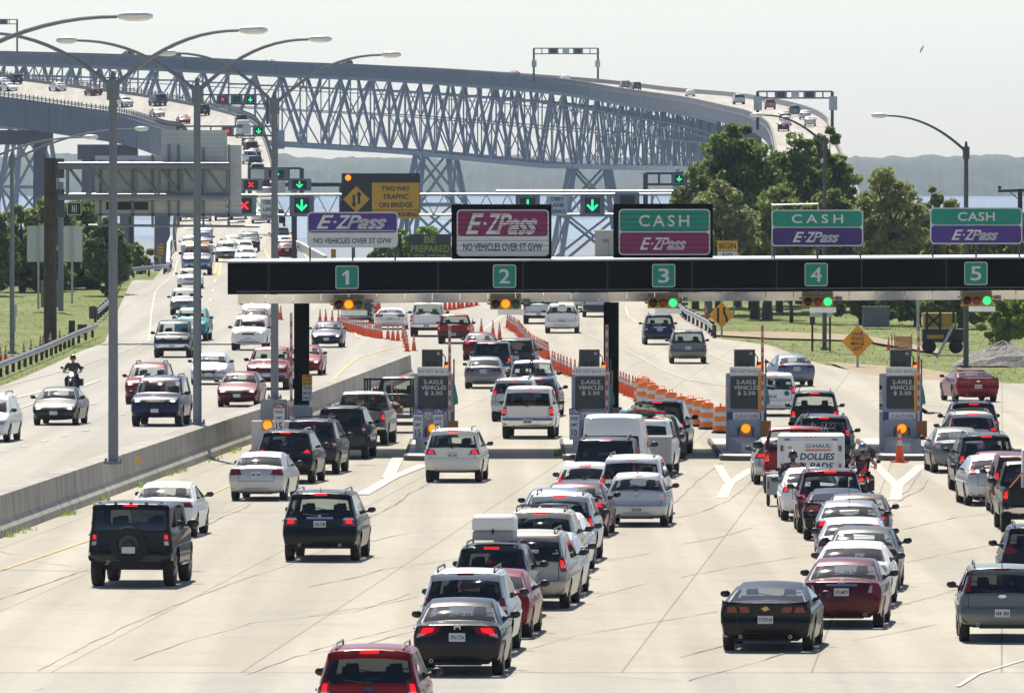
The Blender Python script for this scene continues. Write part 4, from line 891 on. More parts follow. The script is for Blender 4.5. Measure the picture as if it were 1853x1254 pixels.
# ------------------------------------------------------------ overhead sign seen from behind, posts and blank signs
d = 566.0; b = G(93, 618); b.y = d
root = empty('overhead_sign', Vector((P(93, 618, d).x, d, 0)), 'overhead road sign seen from behind, ribbed grey panels on a truss from a brown mast', 'overhead sign')
m = MB(); m.tube([(b.x, d, -.3), (b.x, d, P(93, 286, d).z)], [.38, .34], 14); m.build('mast', 'rust_post', root, smooth=True)
m = MB(); q = P(105, 330, d); m.box((q.x + .1, d, P(0, 305, d).z), (.5, .5, 1.1)); m.box((q.x + .1, d, P(0, 368, d).z), (.5, .5, 1.6)); m.build('bracket', 'steel_dark', root)
xa = P(106, 0, d).x; xb = P(415, 0, d).x; tr_ = MB()
zt_ = P(0, 300, d).z; zb2 = P(0, 356, d).z
for z_, r_ in ((zt_, .2), (zb2, .19)):
    for dy in (-.75, .75): tr_.tube([(xa, d + dy, z_ + .02 * dy), (xb, d + dy, z_ + .02 * dy)], r_, 10)
for k in range(8):
    x = xa + .5 + (xb - xa - .6) * k / 7; xn = x + (xb - xa - .6) / 7
    for dy in (-.75, .75):
        tr_.tube([(x, d + dy, zt_), (x, d + dy, zb2)], .07, 6)
        if k < 7: tr_.tube([(x, d + dy, zt_), (xn, d + dy, zb2)], .06, 6)
tr_.build('truss', 'steel_grey', root, smooth=True)
dp = d + 1.3
def ribbed(px0, py0, px1, py1, name='panel'):
    a, bb, c, e = box4(px0, py0, px1, py1, dp); m = MB(); k = max(2, int((e - bb) / .24)); out = []
    for i in range(k):
        z0_ = bb + (e - bb) * i / k; z1_ = bb + (e - bb) * (i + 1) / k; m.box(((a + c) / 2, dp, (z0_ + z1_) / 2), (c - a, .08, z1_ - z0_ - .05)); m.box(((a + c) / 2, dp + .03, (z0_ + z1_) / 2), (c - a, .06, z1_ - z0_))
    m.build(name, 'sign_back', root)
ribbed(172, 282, 292, 388); ribbed(292.4, 236, 411, 388); ribbed(411.6, 263, 437, 388)
m = MB()
for px, y0_, y1_ in ((182, 290, 440), (240, 290, 410), (276, 280, 412), (306, 262, 402), (323, 262, 440), (368, 268, 412), (414, 262, 412)):
    a = P(px, y0_, dp - .12); e = P(px, min(y1_, 412), dp - .12); m.box((a.x, dp - .12, (a.z + e.z) / 2), (.14, .1, a.z - e.z))
a, e = P(172, 389, dp - .1), P(437, 389, dp - .1); m.beam(a, e, .14); a, e = P(160, 408, d), P(470, 410, d); m.tube([a, e], .07, 6)
m.build('stiffener', 'steel_grey', root)
m = MB(); a, bb, c, e = box4(192, 366, 268, 380, dp - .09); m.box(((a + c) / 2, dp - .06, (bb + e) / 2), (c - a, .06, e - bb)); m.build('vent', 'black', root)
def mini_sign(px0, py0, px1, py1, d, lines, label, bgm, lm, name='sign', post=None, cat='sign', border=None, bold=.012):
    a, bb, c, e = box4(px0, py0, px1, py1, d); root = empty(name, ((a + c) / 2, d, bb if post is None else land(0, d)), label, cat)
    m = MB(); m.prism(rrect(a, bb, c, e, min(c - a, e - bb) * .06), d - .03, d + .01); p = m.build('panel', bgm, root); n = len(lines); m = MB()
    for k, t in enumerate(lines):
        if not t: continue
        u = .8 if len(t) > 4 else .8 * len(t) / 5; zz = e - (e - bb) * (k + .2) / n; text(m, t, (a + c) / 2 - (c - a) * u / 2, zz - (e - bb) / n * .6, (a + c) / 2 + (c - a) * u / 2, zz, d - .045, bold=bold)
    if any(lines): m.build('lettering', lm, p)
    if border:
        m = MB(); t_ = (e - bb) * .05
        for x, z, w_, h_ in (((a + c) / 2, e - t_, c - a - t_, t_), ((a + c) / 2, bb + t_, c - a - t_, t_), (a + t_, (bb + e) / 2, t_, e - bb - t_), (c - t_, (bb + e) / 2, t_, e - bb - t_)): m.box((x, d - .034, z), (w_, .008, h_))
        m.build('border', border, p)
    if post is not None:
        m = MB()
        for u in post: x = a + (c - a) * u; m.box((x, d + .06, (land(x, d) + e) / 2), (.1, .08, e - land(x, d)))
        m.build('post', 'galv', root)
    return root
mini_sign(121, 366, 148, 390, d - 1.0, ['N1'], 'small black sign reading N1 hung under the overhead truss', 'black', 'letter_white', border='letter_white')
mini_sign(1240, 358, 1271, 378, 905, ['S1'], 'small black sign at the right end of the lane signal beam', 'black', 'letter_white', border='letter_white')
for px0, py0, px1, py1, pb, lb in ((49, 409, 90, 474, 560, 'blank back of the left of two pale signs beside the brown mast'), (112, 409, 149, 474, 550, 'blank back of the right of two pale signs beside the brown mast')):
    b = G((px0 + px1) / 2, pb); d2 = b.y; a, bb, c, e = box4(px0, py0, px1, py1, d2); root = empty('sign', b, lb, 'sign', 'blank sign backs'); m = MB(); k = 9
    for i in range(k): m.box(((a + c) / 2, d2, bb + (e - bb) * (i + .5) / k), (c - a, .05, (e - bb) / k - .03)); m.box(((a + c) / 2, d2 + .02, bb + (e - bb) * (i + .5) / k), (c - a, .04, (e - bb) / k))
    m.build('panel', 'sign_back', root); m = MB(); m.box(((a + c) / 2, d2 - .09, (b.z + e) / 2), (.13, .1, e - b.z)); m.build('post', 'galv', root)
b = G(110, 563); m = MB(); m.tube([b, P(110, 330, b.y)], .19, 10); tag(m.build('steel_post', 'steel_grey', smooth=True), 'grey steel post close behind the brown mast', 'post')
a, bb, c, e = box4(74, 508, 114, 556, b.y + 1); m = MB(); m.box(((a + c) / 2, b.y + 1, (bb + e) / 2), (c - a, .5, e - bb)); m.box(((a + c) / 2, b.y + .98, e - .5), (c - a + .02, .5, .04)); tag(m.build('control_cabinet', 'soil'), 'tan control cabinet at the foot of the grey steel post', 'cabinet')
for px, y0_, y1_, dd, lb in ((237, 388, 484, 760, 'dark wooden post beside the shore bush'), (532, 392, 470, 800, 'thin dark post right of the bridge approach')):
    a = P(px, y0_, dd); m = MB(); m.tube([(a.x, dd, land(a.x, dd)), a], .17, 8); tag(m.build('wooden_post', 'wood_dark', smooth=True), lb, 'post')
def chevron(px0, py0, px1, py1, d, label):
    a, bb, c, e = box4(px0, py0, px1, py1, d); root = empty('marker_board', ((a + c) / 2, d, bb), label, 'marker board'); m = MB(); m.box(((a + c) / 2, d, (bb + e) / 2), (c - a, .04, e - bb)); m.build('panel', 'sign_orange', root)
    m = MB(); n = 4; h = (e - bb) / n
    for k in range(n): z = bb + h * k; m.prism([(a + .01, z + h * .55), (c - .01, z + .02), (c - .01, z + h * .42), (a + .01, z + h * .97)], d - .035, d - .022)
    m.build('stripes', 'letter_black', root); m = MB(); m.box(((a + c) / 2, d + .05, bb - .6), (.08, .06, 1.4)); m.build('post', 'galv', root)
chevron(285, 442, 295, 464, 800, 'black and orange striped marker board left of the bridge rail'); chevron(599, 451, 608, 470, 790, 'black and orange striped marker board under the first lane sign'); chevron(1284, 581, 1294, 600, G(1284, 600).y - .3, 'black and orange striped marker board at the guard rail end')
# impact ends and utility box on the bank
b = G(168, 577); m = MB(); m.box((b.x, b.y, b.z + .4), (.45, .5, .8)); tag(m.build('rail_terminal', 'steel_dark'), 'dark block ending the upper guard rail on the bank', 'rail end')
b = G(130, 608); m = MB(); m.box((b.x, b.y, b.z + .45), (.35, .5, .9)); m.box((b.x + .55, b.y + 1.5, b.z + .35), (.5, 1.5, .6)); tag(m.build('rail_terminal', 'wood_dark'), 'dark wooden block behind the lower guard rail', 'rail end')
b = G(27, 600); m = MB(); m.tube([b, b + Vector((0, 0, 1.6))], .06, 6); m.box((b.x, b.y - .05, b.z + 1.25), (.25, .1, .7)); tag(m.build('small_marker', 'sign_back'), 'small grey marker post on the bank right of the thin lamp post', 'marker')

# ------------------------------------------------------------ lane control signals
def arrow(m, x, z, s, y, mi=0):
    m.box((x, y, z + s * .15), (s * .16, .02, s * .7), 0, mi)
    for k in (-1, 1): m.prism([(x, z - s * .5), (x + k * s * .48, z - s * .02), (x + k * s * .40, z + s * .12), (x, z - s * .25)], y - .01, y + .01, mi)
def cross(m, x, z, s, y, mi=0):
    for k in (-1, 1): m.beam((x - s * .4, y, z - k * s * .4), (x + s * .4, y, z + k * s * .4), .02, s * .17, mi)
def lane_signal(root, px, py, wpx, hpx, d, what):
    a, bb, c, e = box4(px - wpx / 2, py - hpx / 2, px + wpx / 2, py + hpx / 2, d); m = MB(); m.box(((a + c) / 2, d + .3, (bb + e) / 2), (c - a, .6, e - bb)); h = m.build('signal_head', 'steel_grey', root)
    m = MB(); k = .62; m.box(((a + c) / 2, d - .02, (bb + e) / 2), ((c - a) * k, .02, (e - bb) * .72)); m.build('face', 'black', h)
    m = MB(); s_ = (e - bb) * (.56 if what == 'v' else .46)
    if what == 'v': arrow(m, (a + c) / 2, (bb + e) / 2, s_, d - .06); m.build('arrow', 'arrow_lit', h)
    elif what == 'x': cross(m, (a + c) / 2, (bb + e) / 2, s_, d - .06); m.build('cross', 'red_lit', h)
# big beam across the roads
d = 905.0
root = empty('lane_signal_beam', P(860, 420, d), 'long truss beam with lane signals crossing behind the canopy signs', 'signal beam')
m = MB()
for y_ in (352, 389):
    for dy in (0, 1.6): a, e = P(436, y_ + 1, d + dy), P(1283, y_ - 1, d + dy); m.tube([a, e], .11, 6)
for k in range(44):
    p0 = 440 + 842 * k / 44; p1 = 440 + 842 * (k + 1) / 44; a, e = (P(p0, 352, d), P(p1, 389, d)) if k % 2 else (P(p0, 389, d), P(p1, 352, d)); m.beam(a, e, .09)
m.build('truss', 'galv', root)
m = MB()
for px in (1283, 532): a = P(px, 345, d); m.box((a.x, d + .8, (a.z - 1) / 2), (.5, .5, a.z + 1))
m.build('post', 'steel_grey', root)
for px, w_ in ((442, 'x'), (546, 'v'), (955, 'v'), (1072, 'v'), (1135, '')): lane_signal(root, px, 372 if w_ != '' else 368, 44, 38, d - .7, w_)
mini_sign(471, 360, 500, 398, d - 1.4, ['OBEY', 'LANE', 'SIGNALS'], 'white obey lane signals sign left of the third lamp post', 'sign_white', 'letter_black', bold=.02); mini_sign(989, 355, 1027, 388, d - 1.4, ['OBEY', 'LANE', 'SIGNALS'], 'white obey lane signals sign between the black boxed signs', 'sign_white', 'letter_black', bold=.02)
m = MB(); a, e = P(898, 346, 930), P(1275, 346, 930); m.tube([a, e], .12, 6); m.tube([P(898, 352, 930), P(1275, 351, 930)], .1, 6); m.tube([P(1180, 346, 930), (P(1180, 346, 930).x, 930, 0)], .14, 6); tag(m.build('sign_beam', 'galv'), 'thin double pipe beam above the lane signal truss', 'beam')
def sig_gantry(px0, px1, ytop, ybot, ybase, d, heads, label, lat=6, hw=26, hh=18, plates=()):
    root = empty('lane_signal_gantry', P(px0, ybase, d), label, 'signal gantry', 'lane signal gantries on the bridges'); m = MB()
    for y_ in (ytop, ybot): m.beam(P(px0, y_, d), P(px1, y_, d), .22)
    for k in range(lat + 1): px = px0 + (px1 - px0) * k / lat; m.beam(P(px, ytop, d), P(px, ybot, d), .2)
    m.build('beam', 'steel_dark', root); m = MB()
    for px, yb in ((px0, ybase), (px1, ybase - 0 if not isinstance(ybase, tuple) else ybase[1])): m.beam(P(px, ytop, d), P(px, yb, d), .45)
    m.build('post', 'steel_dark', root)
    for px, w_ in heads: lane_signal(root, px, (ytop + ybot) / 2, hw, hh, d - .5, w_)
    for p0, q0, p1, q1 in plates:
        a, bb, c, e = box4(p0, q0, p1, q1, d - .5); m = MB(); m.box(((a + c) / 2, d - .5, (bb + e) / 2), (c - a, .1, e - bb)); m.build('plate', 'sign_back', root)
    return root
sig_gantry(966, 1082, 88, 98, 148, 2170, [(1001, ''), (1046, '')], 'signal gantry standing highest on the truss bridge against the sky', 8, 18, 11, ((1018, 88, 1030, 98), (962, 110, 971, 122), (1077, 110, 1086, 122)))
sig_gantry(1371, 1506, 166, 178, 235, 1480, [(1413, ''), (1465, '')], 'signal gantry over the queue at the right end of the truss bridge', 8, 22, 13, ((1432, 166, 1446, 178), (1364, 175, 1379, 200), (1500, 175, 1515, 200)))
sig_gantry(-40, 31, 36, 44, 95, 2465, [(6, '')], 'signal gantry on the truss bridge at the upper left edge', 5, 16, 10)
sig_gantry(360, 484, 172, 189, 225, 1640, [(403, 'x'), (453, 'v'), (428, '')], 'small signal gantry with red cross and green arrow farthest up the girder bridge', 6, 22, 15)
sig_gantry(322, 500, 229, 246, 300, 1330, [(412, 'x'), (468, 'v')], 'signal gantry over the girder bridge above the grey sign backs', 6, 22, 17, ((440, 226, 454, 244), (503, 236, 515, 270)))
sig_gantry(452, 546, 305, 325, 392, 1050, [(500, 'v')], 'lone green arrow signal gantry left of the yellow warning board', 4, 44, 20, ((454, 307, 478, 325),))
sig_gantry(1168, 1290, 314, 334, 392, 950, [(1229, 'v')], 'green arrow signal gantry left of the wood', 5, 26, 18)
sig_gantry(440, 618, 333, 336, 392, 960, [(454, 'x'), (542, 'v')], 'upper lane signal beam with dim cross and arrow right of the sign backs', 5, 42, 22, ((500, 328, 516, 350),))
# yellow two way traffic warning board
d = 870.0; a, bb, c, e = box4(618, 314, 760, 385, d); root = empty('warning_board', ((a + c) / 2, d, bb), 'black and yellow two way traffic on bridge warning board with amber lamp', 'warning board')
m = MB(); m.box(((a + c) / 2, d + .1, (bb + e) / 2), (c - a, .2, e - bb)); m.build('backing', 'black', root)
a2, b2, c2, e2 = box4(673, 331, 759, 380, d - .05); m = MB(); m.box(((a2 + c2) / 2, d - .03, (b2 + e2) / 2), (c2 - a2, .06, e2 - b2)); p = m.build('panel', 'sign_orange', root)
m = MB()
for k, t in enumerate(('TWO WAY', 'TRAFFIC', 'ON BRIDGE')): zz = e2 - (e2 - b2) * (.12 + .30 * k); w_ = (.30, .27, .35)[k] * (c2 - a2); text(m, t, (a2 + c2) / 2 - w_, zz - (e2 - b2) * .19, (a2 + c2) / 2 + w_, zz, d - .08, bold=.02)
m.build('lettering', 'letter_black', p)
a3, b3, c3, e3 = box4(673, 381, 759, 396, d - .05); m = MB(); m.box(((a3 + c3) / 2, d - .03, (b3 + e3) / 2), (c3 - a3, .06, e3 - b3)); p = m.build('panel', 'sign_orange', root); m = MB(); text(m, 'WHEN FLASHING', a3 + .1, b3 + .18, c3 - .15, e3 - .15, d - .08, bold=.02); m.build('lettering', 'letter_black', p)
q = P(645, 361, d); s_ = 24 / FOC * d; m = MB(); m.prism([(q.x, q.z - s_), (q.x + s_, q.z), (q.x, q.z + s_), (q.x - s_, q.z)], d - .06, d - .01); p = m.build('diamond', 'sign_orange', root)
m = MB()
for k in (-1, 1):
    x = q.x + k * .22 * s_ * .9; m.box((x, d - .09, q.z), (s_ * .16, .02, s_ * .7)); zz = q.z + k * s_ * .3
    m.prism([(x - s_ * .2, zz), (x + s_ * .2, zz), (x, zz + k * s_ * .32)], d - .10, d - .08)
m.build('arrows', 'letter_black', p)
q = P(630, 322, d); m = MB(); m.lathe((q.x, d - .05, q.z), [(0, -.12), (.2, -.06), (.26, 0), (.26, .05)], 14, 'y'); m.build('lamp', 'amber_lit', root)
q = P(747, 321, d); m = MB(); m.lathe((q.x, d - .05, q.z), [(.2, -.06), (.27, 0), (.27, .05)], 14, 'y'); m.build('lamp', 'steel_dark', root)
m = MB()
for px in (640, 735): q = P(px, 400, d); m.box((q.x, d + .3, (q.z + 1) / 2), (.25, .25, q.z + 1))
m.build('post', 'steel_grey', root)
# message board, beige hut, BEGIN sign
d = 775.0; a, bb, c, e = box4(741, 424, 816, 478, d); root = empty('message_board', ((a + c) / 2, d, bb), 'dark electronic message board in the bushes reading be prepared to stop', 'message board')
m = MB(); m.box(((a + c) / 2, d + .2, (bb + e) / 2), (c - a, .4, e - bb)); m.build('cabinet', 'board_dark', root); m = MB()
for k, (t, u) in enumerate((('BE', .14), ('PREPARED', .46), ('TO STOP', .40))): zz = e - (e - bb) * (.06 + .31 * k); text(m, t, (a + c) / 2 - (c - a) * u, zz - (e - bb) * .23, (a + c) / 2 + (c - a) * u, zz, d - .02, bold=.01)
m.build('lettering', 'letter_lime', root); m = MB(); m.box(((a + c) / 2, d + .2, (bb + 0) / 2), (.3, .3, bb)); m.build('post', 'steel_dark', root)
d = 800.0; a, bb, c, e = box4(1077, 419, 1125, 480, d); root = empty('hut', ((a + c) / 2, d, bb), 'small beige flat roofed hut by the water beside the third sign', 'hut'); m = MB(); m.box(((a + c) / 2, d + 1.5, (bb - 1 + e) / 2), (c - a, 3, e - bb + 1)); m.build('wall', 'building', root); m = MB(); m.box(((a + c) / 2, d + 1.5, e + .06), (c - a + .2, 3.2, .12)); m.build('roof', 'sign_back', root)
m = MB(); m.box(((a + c) / 2 - .2, d - .01, e - .75), (.5, .03, .3)); m.box(((a + c) / 2, d - .01, e - 1.6), (.04, .02, 1.6)); m.build('vent', 'steel_grey', root)
d = 640.0; root = mini_sign(1298, 436, 1335, 454, d, ['BEGIN'], 'orange begin panel over a white no panel behind the canopy', 'sign_orange', 'letter_black', bold=.01, post=(.2, .8)); m = MB(); a, bb, c, e = box4(1298, 455, 1335, 480, d); m.box(((a + c) / 2, d - .01, (bb + e) / 2), (c - a, .04, e - bb)); p = m.build('panel', 'sign_white', root); m = MB(); text(m, 'NO', a + .35, bb + .38, c - .35, e - .1, d - .04); m.build('lettering', 'letter_black', p)
# diamond signs on the right lawn
def diamond(px, py, half, pb, label, kind):
    b = G(px, pb); d = b.y; q = P(px, py, d); s_ = half / FOC * d; root = empty('warning_sign', b, label, 'warning sign'); m = MB(); m.prism([(q.x, q.z - s_), (q.x + s_, q.z), (q.x, q.z + s_), (q.x - s_, q.z)], d - .03, d + .01); m.build('panel', 'sign_amber', root)
    m = MB()
    if kind == 'lanes':
        m.box((q.x - s_ * .28, d - .045, q.z), (s_ * .16, .012, s_ * 1.1)); m.prism([(q.x + s_ * .3, q.z - s_ * .55), (q.x + s_ * .46, q.z - s_ * .55), (q.x + s_ * .46, q.z - s_ * .2), (q.x + s_ * .26, q.z + s_ * .2), (q.x + s_ * .26, q.z + s_ * .6), (q.x + s_ * .10, q.z + s_ * .6), (q.x + s_ * .10, q.z + s_ * .15), (q.x + s_ * .3, q.z - s_ * .25)], d - .05, d - .038); m.build('symbol', 'letter_black', root)
    else:
        for k, (t, u) in enumerate((('LANE', .34), ('ENDS', .38), ('MERGE', .42), ('LEFT', .3))): zz = q.z + s_ * (.60 - .31 * k); text(m, t, q.x - s_ * u, zz - s_ * .22, q.x + s_ * u, zz, d - .045, bold=.01)
        m.build('lettering', 'letter_black', root)
    m = MB(); m.box((q.x, d + .06, (b.z + q.z + s_) / 2 + .06), (.12, .08, q.z + s_ - b.z + .12)); m.build('post', 'galv', root)
diamond(1306, 570, 23.5, 609, 'yellow diamond sign with two lane narrowing lines', 'lanes'); diamond(1552, 618, 29, 664, 'yellow diamond sign reading lane ends merge left', 'text')
b = G(1486, 632); d = b.y; a, bb, c, e = box4(1466, 566, 1506, 571, d - 1); root = empty('guide_sign', (P(1486, 638, d - 1).x, d - 1, 0), 'small pale sign on two dark posts below the fourth signal', 'sign'); m = MB(); m.box(((a + c) / 2, d - 1, (bb + e) / 2 + .3), (c - a, .05, .9)); m.build('panel', 'sign_back', root); m = MB()
for px in (1470, 1502): q = P(px, 640, d - 1); m.box((q.x, d - .9, 1.5), (.11, .1, 3.2))
m.build('post', 'wood_dark', root)
# machine, net fence, gravel, pole on the lawn
b = G(1712, 640); d = b.y; a, bb, c, e = box4(1670, 590, 1745, 638, d); root = empty('yellow_machine', b, 'yellow and black trailer machine parked under trees on the right lawn', 'machine'); wd = c - a; zb0 = b.z
m = MB(); m.box((a + wd * .5, d + 1, zb0 + .95), (wd, 1.8, .7)); m.build('chassis', 'black', root); m = MB(); m.box((a + wd * .42, d + 1, zb0 + 1.75), (wd * .8, 1.6, .8)); m.build('hopper', 'machine_yellow', root)
m = MB()
for u in (.1, .42, .74): x = a + wd * u; m.box((x, d + .15, zb0 + 1.75), (.12, .1, .95))
m.beam((a + wd * .1, d + .12, zb0 + 1.4), (a + wd * .42, d + .12, zb0 + 2.1), .1); m.beam((a + wd * .42, d + .12, zb0 + 1.4), (a + wd * .1, d + .12, zb0 + 2.1), .1); m.build('frame', 'black', root)
m = MB()
for u in (.15, .8): m.lathe((a + wd * u, d + .1, zb0 + .38), [(0, -.12), (.34, -.1), (.38, 0), (.38, .1)], 14, 'y')
m.build('wheel', 'rubber', root); m = MB(); m.box((a + wd * .3, d + .08, zb0 + .9), (.9, .04, .2)); m.build('lettering_plate', 'signal_yellow', root)
a, e = P(1695, 648, 525), P(1727, 585, 525); m = MB(); a.z = max(a.z, land(a.x, 525)); m.tube([a, e], .08, 8); tag(m.build('leaning_pole', 'galv', smooth=True), 'pale pole leaning to the right in front of the yellow machine', 'pole')
b = G(1635, 639); d = b.y; a, bb, c, e = box4(1619, 610, 1650, 638, d); root = empty('safety_fence', b, 'piece of orange net fence between stakes on the right lawn', 'fence'); m = MB(); n_ = 12
for k in range(n_ + 1): x = a + (c - a) * k / n_; m.box((x, d, (bb + e) / 2), (.04, .02, e - bb))
for k in range(10): m.box(((a + c) / 2, d + .015, bb + (e - bb) * k / 9), (c - a, .02, .06))
m.build('net', 'fence_orange', root); m = MB()
for px in (1614, 1619, 1650): q = P(px, 605, d); m.box((q.x, d + .04, (b.z + q.z) / 2), (.05, .05, q.z - b.z))
m.build('stake', 'wood_dark', root)
b = G(1815, 660); rs = random.Random(5); m = MB(); nr, na = 7, 26; vs = []
for i in range(nr + 1):
    for k in range(na): t = 2 * math.pi * k / na; r_ = 2.0 * (1 - i / nr); vs.append((b.x + r_ * math.cos(t) * 1.25 + rs.uniform(-.08, .08), b.y + r_ * math.sin(t), b.z - .05 + 1.25 * (i / nr) ** .8 + rs.uniform(-.07, .07)))
m.add(vs, [(i * na + k, i * na + (k + 1) % na, (i + 1) * na + (k + 1) % na, (i + 1) * na + k) for i in range(nr) for k in range(na)]); tag(m.build('gravel_heap', 'gravel'), 'heap of grey gravel on the right lawn under the bright tree', 'gravel heap', kind=None)
d = 620; q = P(1846, 342, d); root = empty('utility_pole', (q.x, d, 0), 'wooden utility pole with cross arm at the right edge', 'utility pole'); m = MB(); m.tube([(q.x, d, 0), q], [.2, .15], 8); m.build('mast', 'wood_dark', root, smooth=True); m = MB(); a, e = P(1806, 346, d), P(1890, 344, d); m.beam(a, e, .12, .16); m.beam(P(1828, 348, d), P(1844, 362, d), .06)
m.build('cross_arm', 'wood_dark', root); m = MB(); m.sphere((a.x + .1, d, a.z + .22), .12, 8, 5); m.build('insulator', 'black', root)
d = 600; a = P(1661, 545, d); m = MB(); m.tube([(a.x, d, 0), (a.x, d, a.z + .5)], .1, 8); tag(m.build('marker_pole', 'galv', smooth=True), 'thin grey pole behind the gate arm of the right booth', 'pole')
b = G(1282, 574); m = MB(); m.box((b.x, b.y, b.z + .7), (.5, .4, 1.4)); tag(m.build('utility_box', 'bridge_girder'), 'blue grey utility box on the lawn behind the lane narrows sign', 'utility box')
b = G(1585, 592); m = MB(); m.box((b.x, b.y, b.z + .6), (1.6, .8, 1.2)); m.box((b.x, b.y, b.z + 1.22), (1.7, .9, .06)); tag(m.build('utility_box', 'bridge_girder'), 'low grey box under the trees on the right lawn', 'utility box')
# gull
q = P(1668, 90, 500); m = MB()
m.tube([q + Vector((0, -.2, 0)), q + Vector((0, -.05, .02)), q + Vector((0, .22, 0))], [.02, .06, .015], 6)
for s_ in (-1, 1): m.add([q + Vector((0, -.08, .02)), q + Vector((s_ * .10, -.05, .10 * s_ + .02)), q + Vector((s_ * .06, .02, .20 * s_)), q + Vector((0, .1, .01))], [(0, 1, 2, 3)]); m.add([q + Vector((0, -.08, .035)), q + Vector((s_ * .10, -.05, .10 * s_ + .03)), q + Vector((s_ * .06, .02, .20 * s_ + .01)), q + Vector((0, .1, .02))], [(3, 2, 1, 0)])
tag(m.build('bird', 'bird'), 'small dark bird flying in the pale sky', 'bird')

# ------------------------------------------------------------ cones and barrels
def make_cone(h=.9):
    root = empty('traffic_cone', (0, 0, 0), 'x', 'traffic cone'); m = MB()
    m.box((0, 0, .02), (.36, .36, .04)); m.build('base', 'cone_orange', root); r = lambda z: .135 - .11 * z / h
    m = MB(); m.lathe((0, 0, 0), [(r(.04), .04), (r(.5 * h), .5 * h)], 14); m.lathe((0, 0, 0), [(r(.5 * h), .5 * h), (r(.66 * h), .66 * h)], 14, mi=1); m.lathe((0, 0, 0), [(r(.66 * h), .66 * h), (r(.74 * h), .74 * h)], 14); m.lathe((0, 0, 0), [(r(.74 * h), .74 * h), (r(.84 * h), .84 * h)], 14, mi=1)
    m.lathe((0, 0, 0), [(r(.84 * h), .84 * h), (r(h), h), (0, h)], 14); m.build('cone', ['cone_orange', 'cone_white'], root, smooth=True); return root
CONE = None; cone_rows = {}
def cone(px, py, group, label, sc=1.0, tilt=0):
    global CONE
    p = G(px, py)
    if CONE is None: CONE = make_cone(); o = CONE
    else: o = copy_thing(CONE)
    o.location = p; o.scale = (sc, sc, sc); o.rotation_euler = (0, tilt, rnd.uniform(0, 1.5)); o['group'] = group; o['label'] = label
    return o
def cone_row(pts, n_, group, label, sc=1.0):
    for k in range(n_):
        t = k / max(1, n_ - 1) * (len(pts) - 1); i = min(int(t), len(pts) - 2); u = t - i
        cone(pts[i][0] + (pts[i + 1][0] - pts[i][0]) * u + rnd.uniform(-.6, .6), pts[i][1] + (pts[i + 1][1] - pts[i][1]) * u + rnd.uniform(-.5, .5), group, label, sc)
cone_row([(617, 595), (640, 602), (666, 609), (689, 613)], 17, 'cones in the close row left of the white sports car', 'orange cone in the close row running down to the end of the concrete barrier')
for px, py, lb in ((702, 614, 'leftmost of three orange cones below the white sports car'), (711, 616, 'middle of three orange cones below the white sports car'), (720, 617, 'right one of three orange cones below the white sports car'), (749, 635, 'lone orange cone at the tip of the concrete barrier')): cone(px, py, 'cones by the barrier end', lb)
cone_row([(730, 612), (733, 623), (737, 636)], 5, 'cones lined up at the barrier end', 'orange cone in the short line one behind another at the barrier end')
cone_row([(579, 586), (612, 588)], 4, 'thin cones behind the blue oncoming sedan', 'thin orange cone behind the dark blue oncoming sedan')
for px, py, lb in ((855, 605, 'first of four spaced orange cones right of the red pickup'), (871, 604, 'second of four spaced orange cones right of the red pickup'), (892, 608, 'third of four spaced orange cones right of the red pickup'), (904, 612, 'fourth of four spaced orange cones, farthest from the red pickup')): cone(px, py, 'spaced cones right of the red pickup', lb)
cone_row([(806, 562), (824, 560), (842, 557), (862, 553)], 8, 'cones beyond the white pickup under the canopy', 'orange cone far behind under the canopy right of the white pickup', 1.1)
cone_row([(676, 566), (686, 563)], 3, 'cones left of the white pickup under the canopy', 'orange cone bunched left of the white sports car roof', 1.1)
cone_row([(918, 594), (938, 606), (946, 618), (962, 634), (982, 646), (992, 650)], 30, 'cones in the long row right of the dark minivan', 'orange cone in the long close row right of the dark minivan')
cone_row([(999, 668), (1013, 674), (1028, 680), (1048, 688)], 9, 'cones behind the second booth', 'orange cone in the row disappearing behind the second booth camera box')
cone_row([(1117, 708), (1150, 722)], 7, 'cones between black column and barrels', 'orange cone between the black column and the striped barrels', 1.05)
for i, (px, py) in enumerate(((503, 577), (508, 579))): cone(px, py, 'cones behind the third lamp post', ('orange cone left of a pair beside the third lamp post', 'orange cone right of a pair beside the third lamp post')[i])
for px, py, lb in ((1, 660, 'orange cone cut by the left edge'), (10, 658, 'small orange cone second from the left edge on the bank'), (43, 652, 'orange cone on the bank just right of the thin lamp post'), (56, 646, 'orange cone halfway along the guard rail bank'), (73, 639, 'left one of a touching pair of cones on the bank'), (78, 637, 'right one of a touching pair of cones on the bank'), (91, 630, 'orange cone in front of the brown mast'), (108, 627, 'dark worn cone right of the brown mast')): cone(px, py, 'cones on the grass bank', lb)
cone(1628, 837, 'cone at the booth', 'tall orange cone with white band at the nose of the right booth', 1.25); cone(470, 812, 'cone at the toll block', 'orange cone standing at the white concrete toll block', 1.0); cone(1278, 578, 'cones on the right lawn', 'orange cone left of the lane narrows sign'); cone(1608, 634, 'cones on the right lawn', 'small orange and white cone left of the orange net fence', .8)
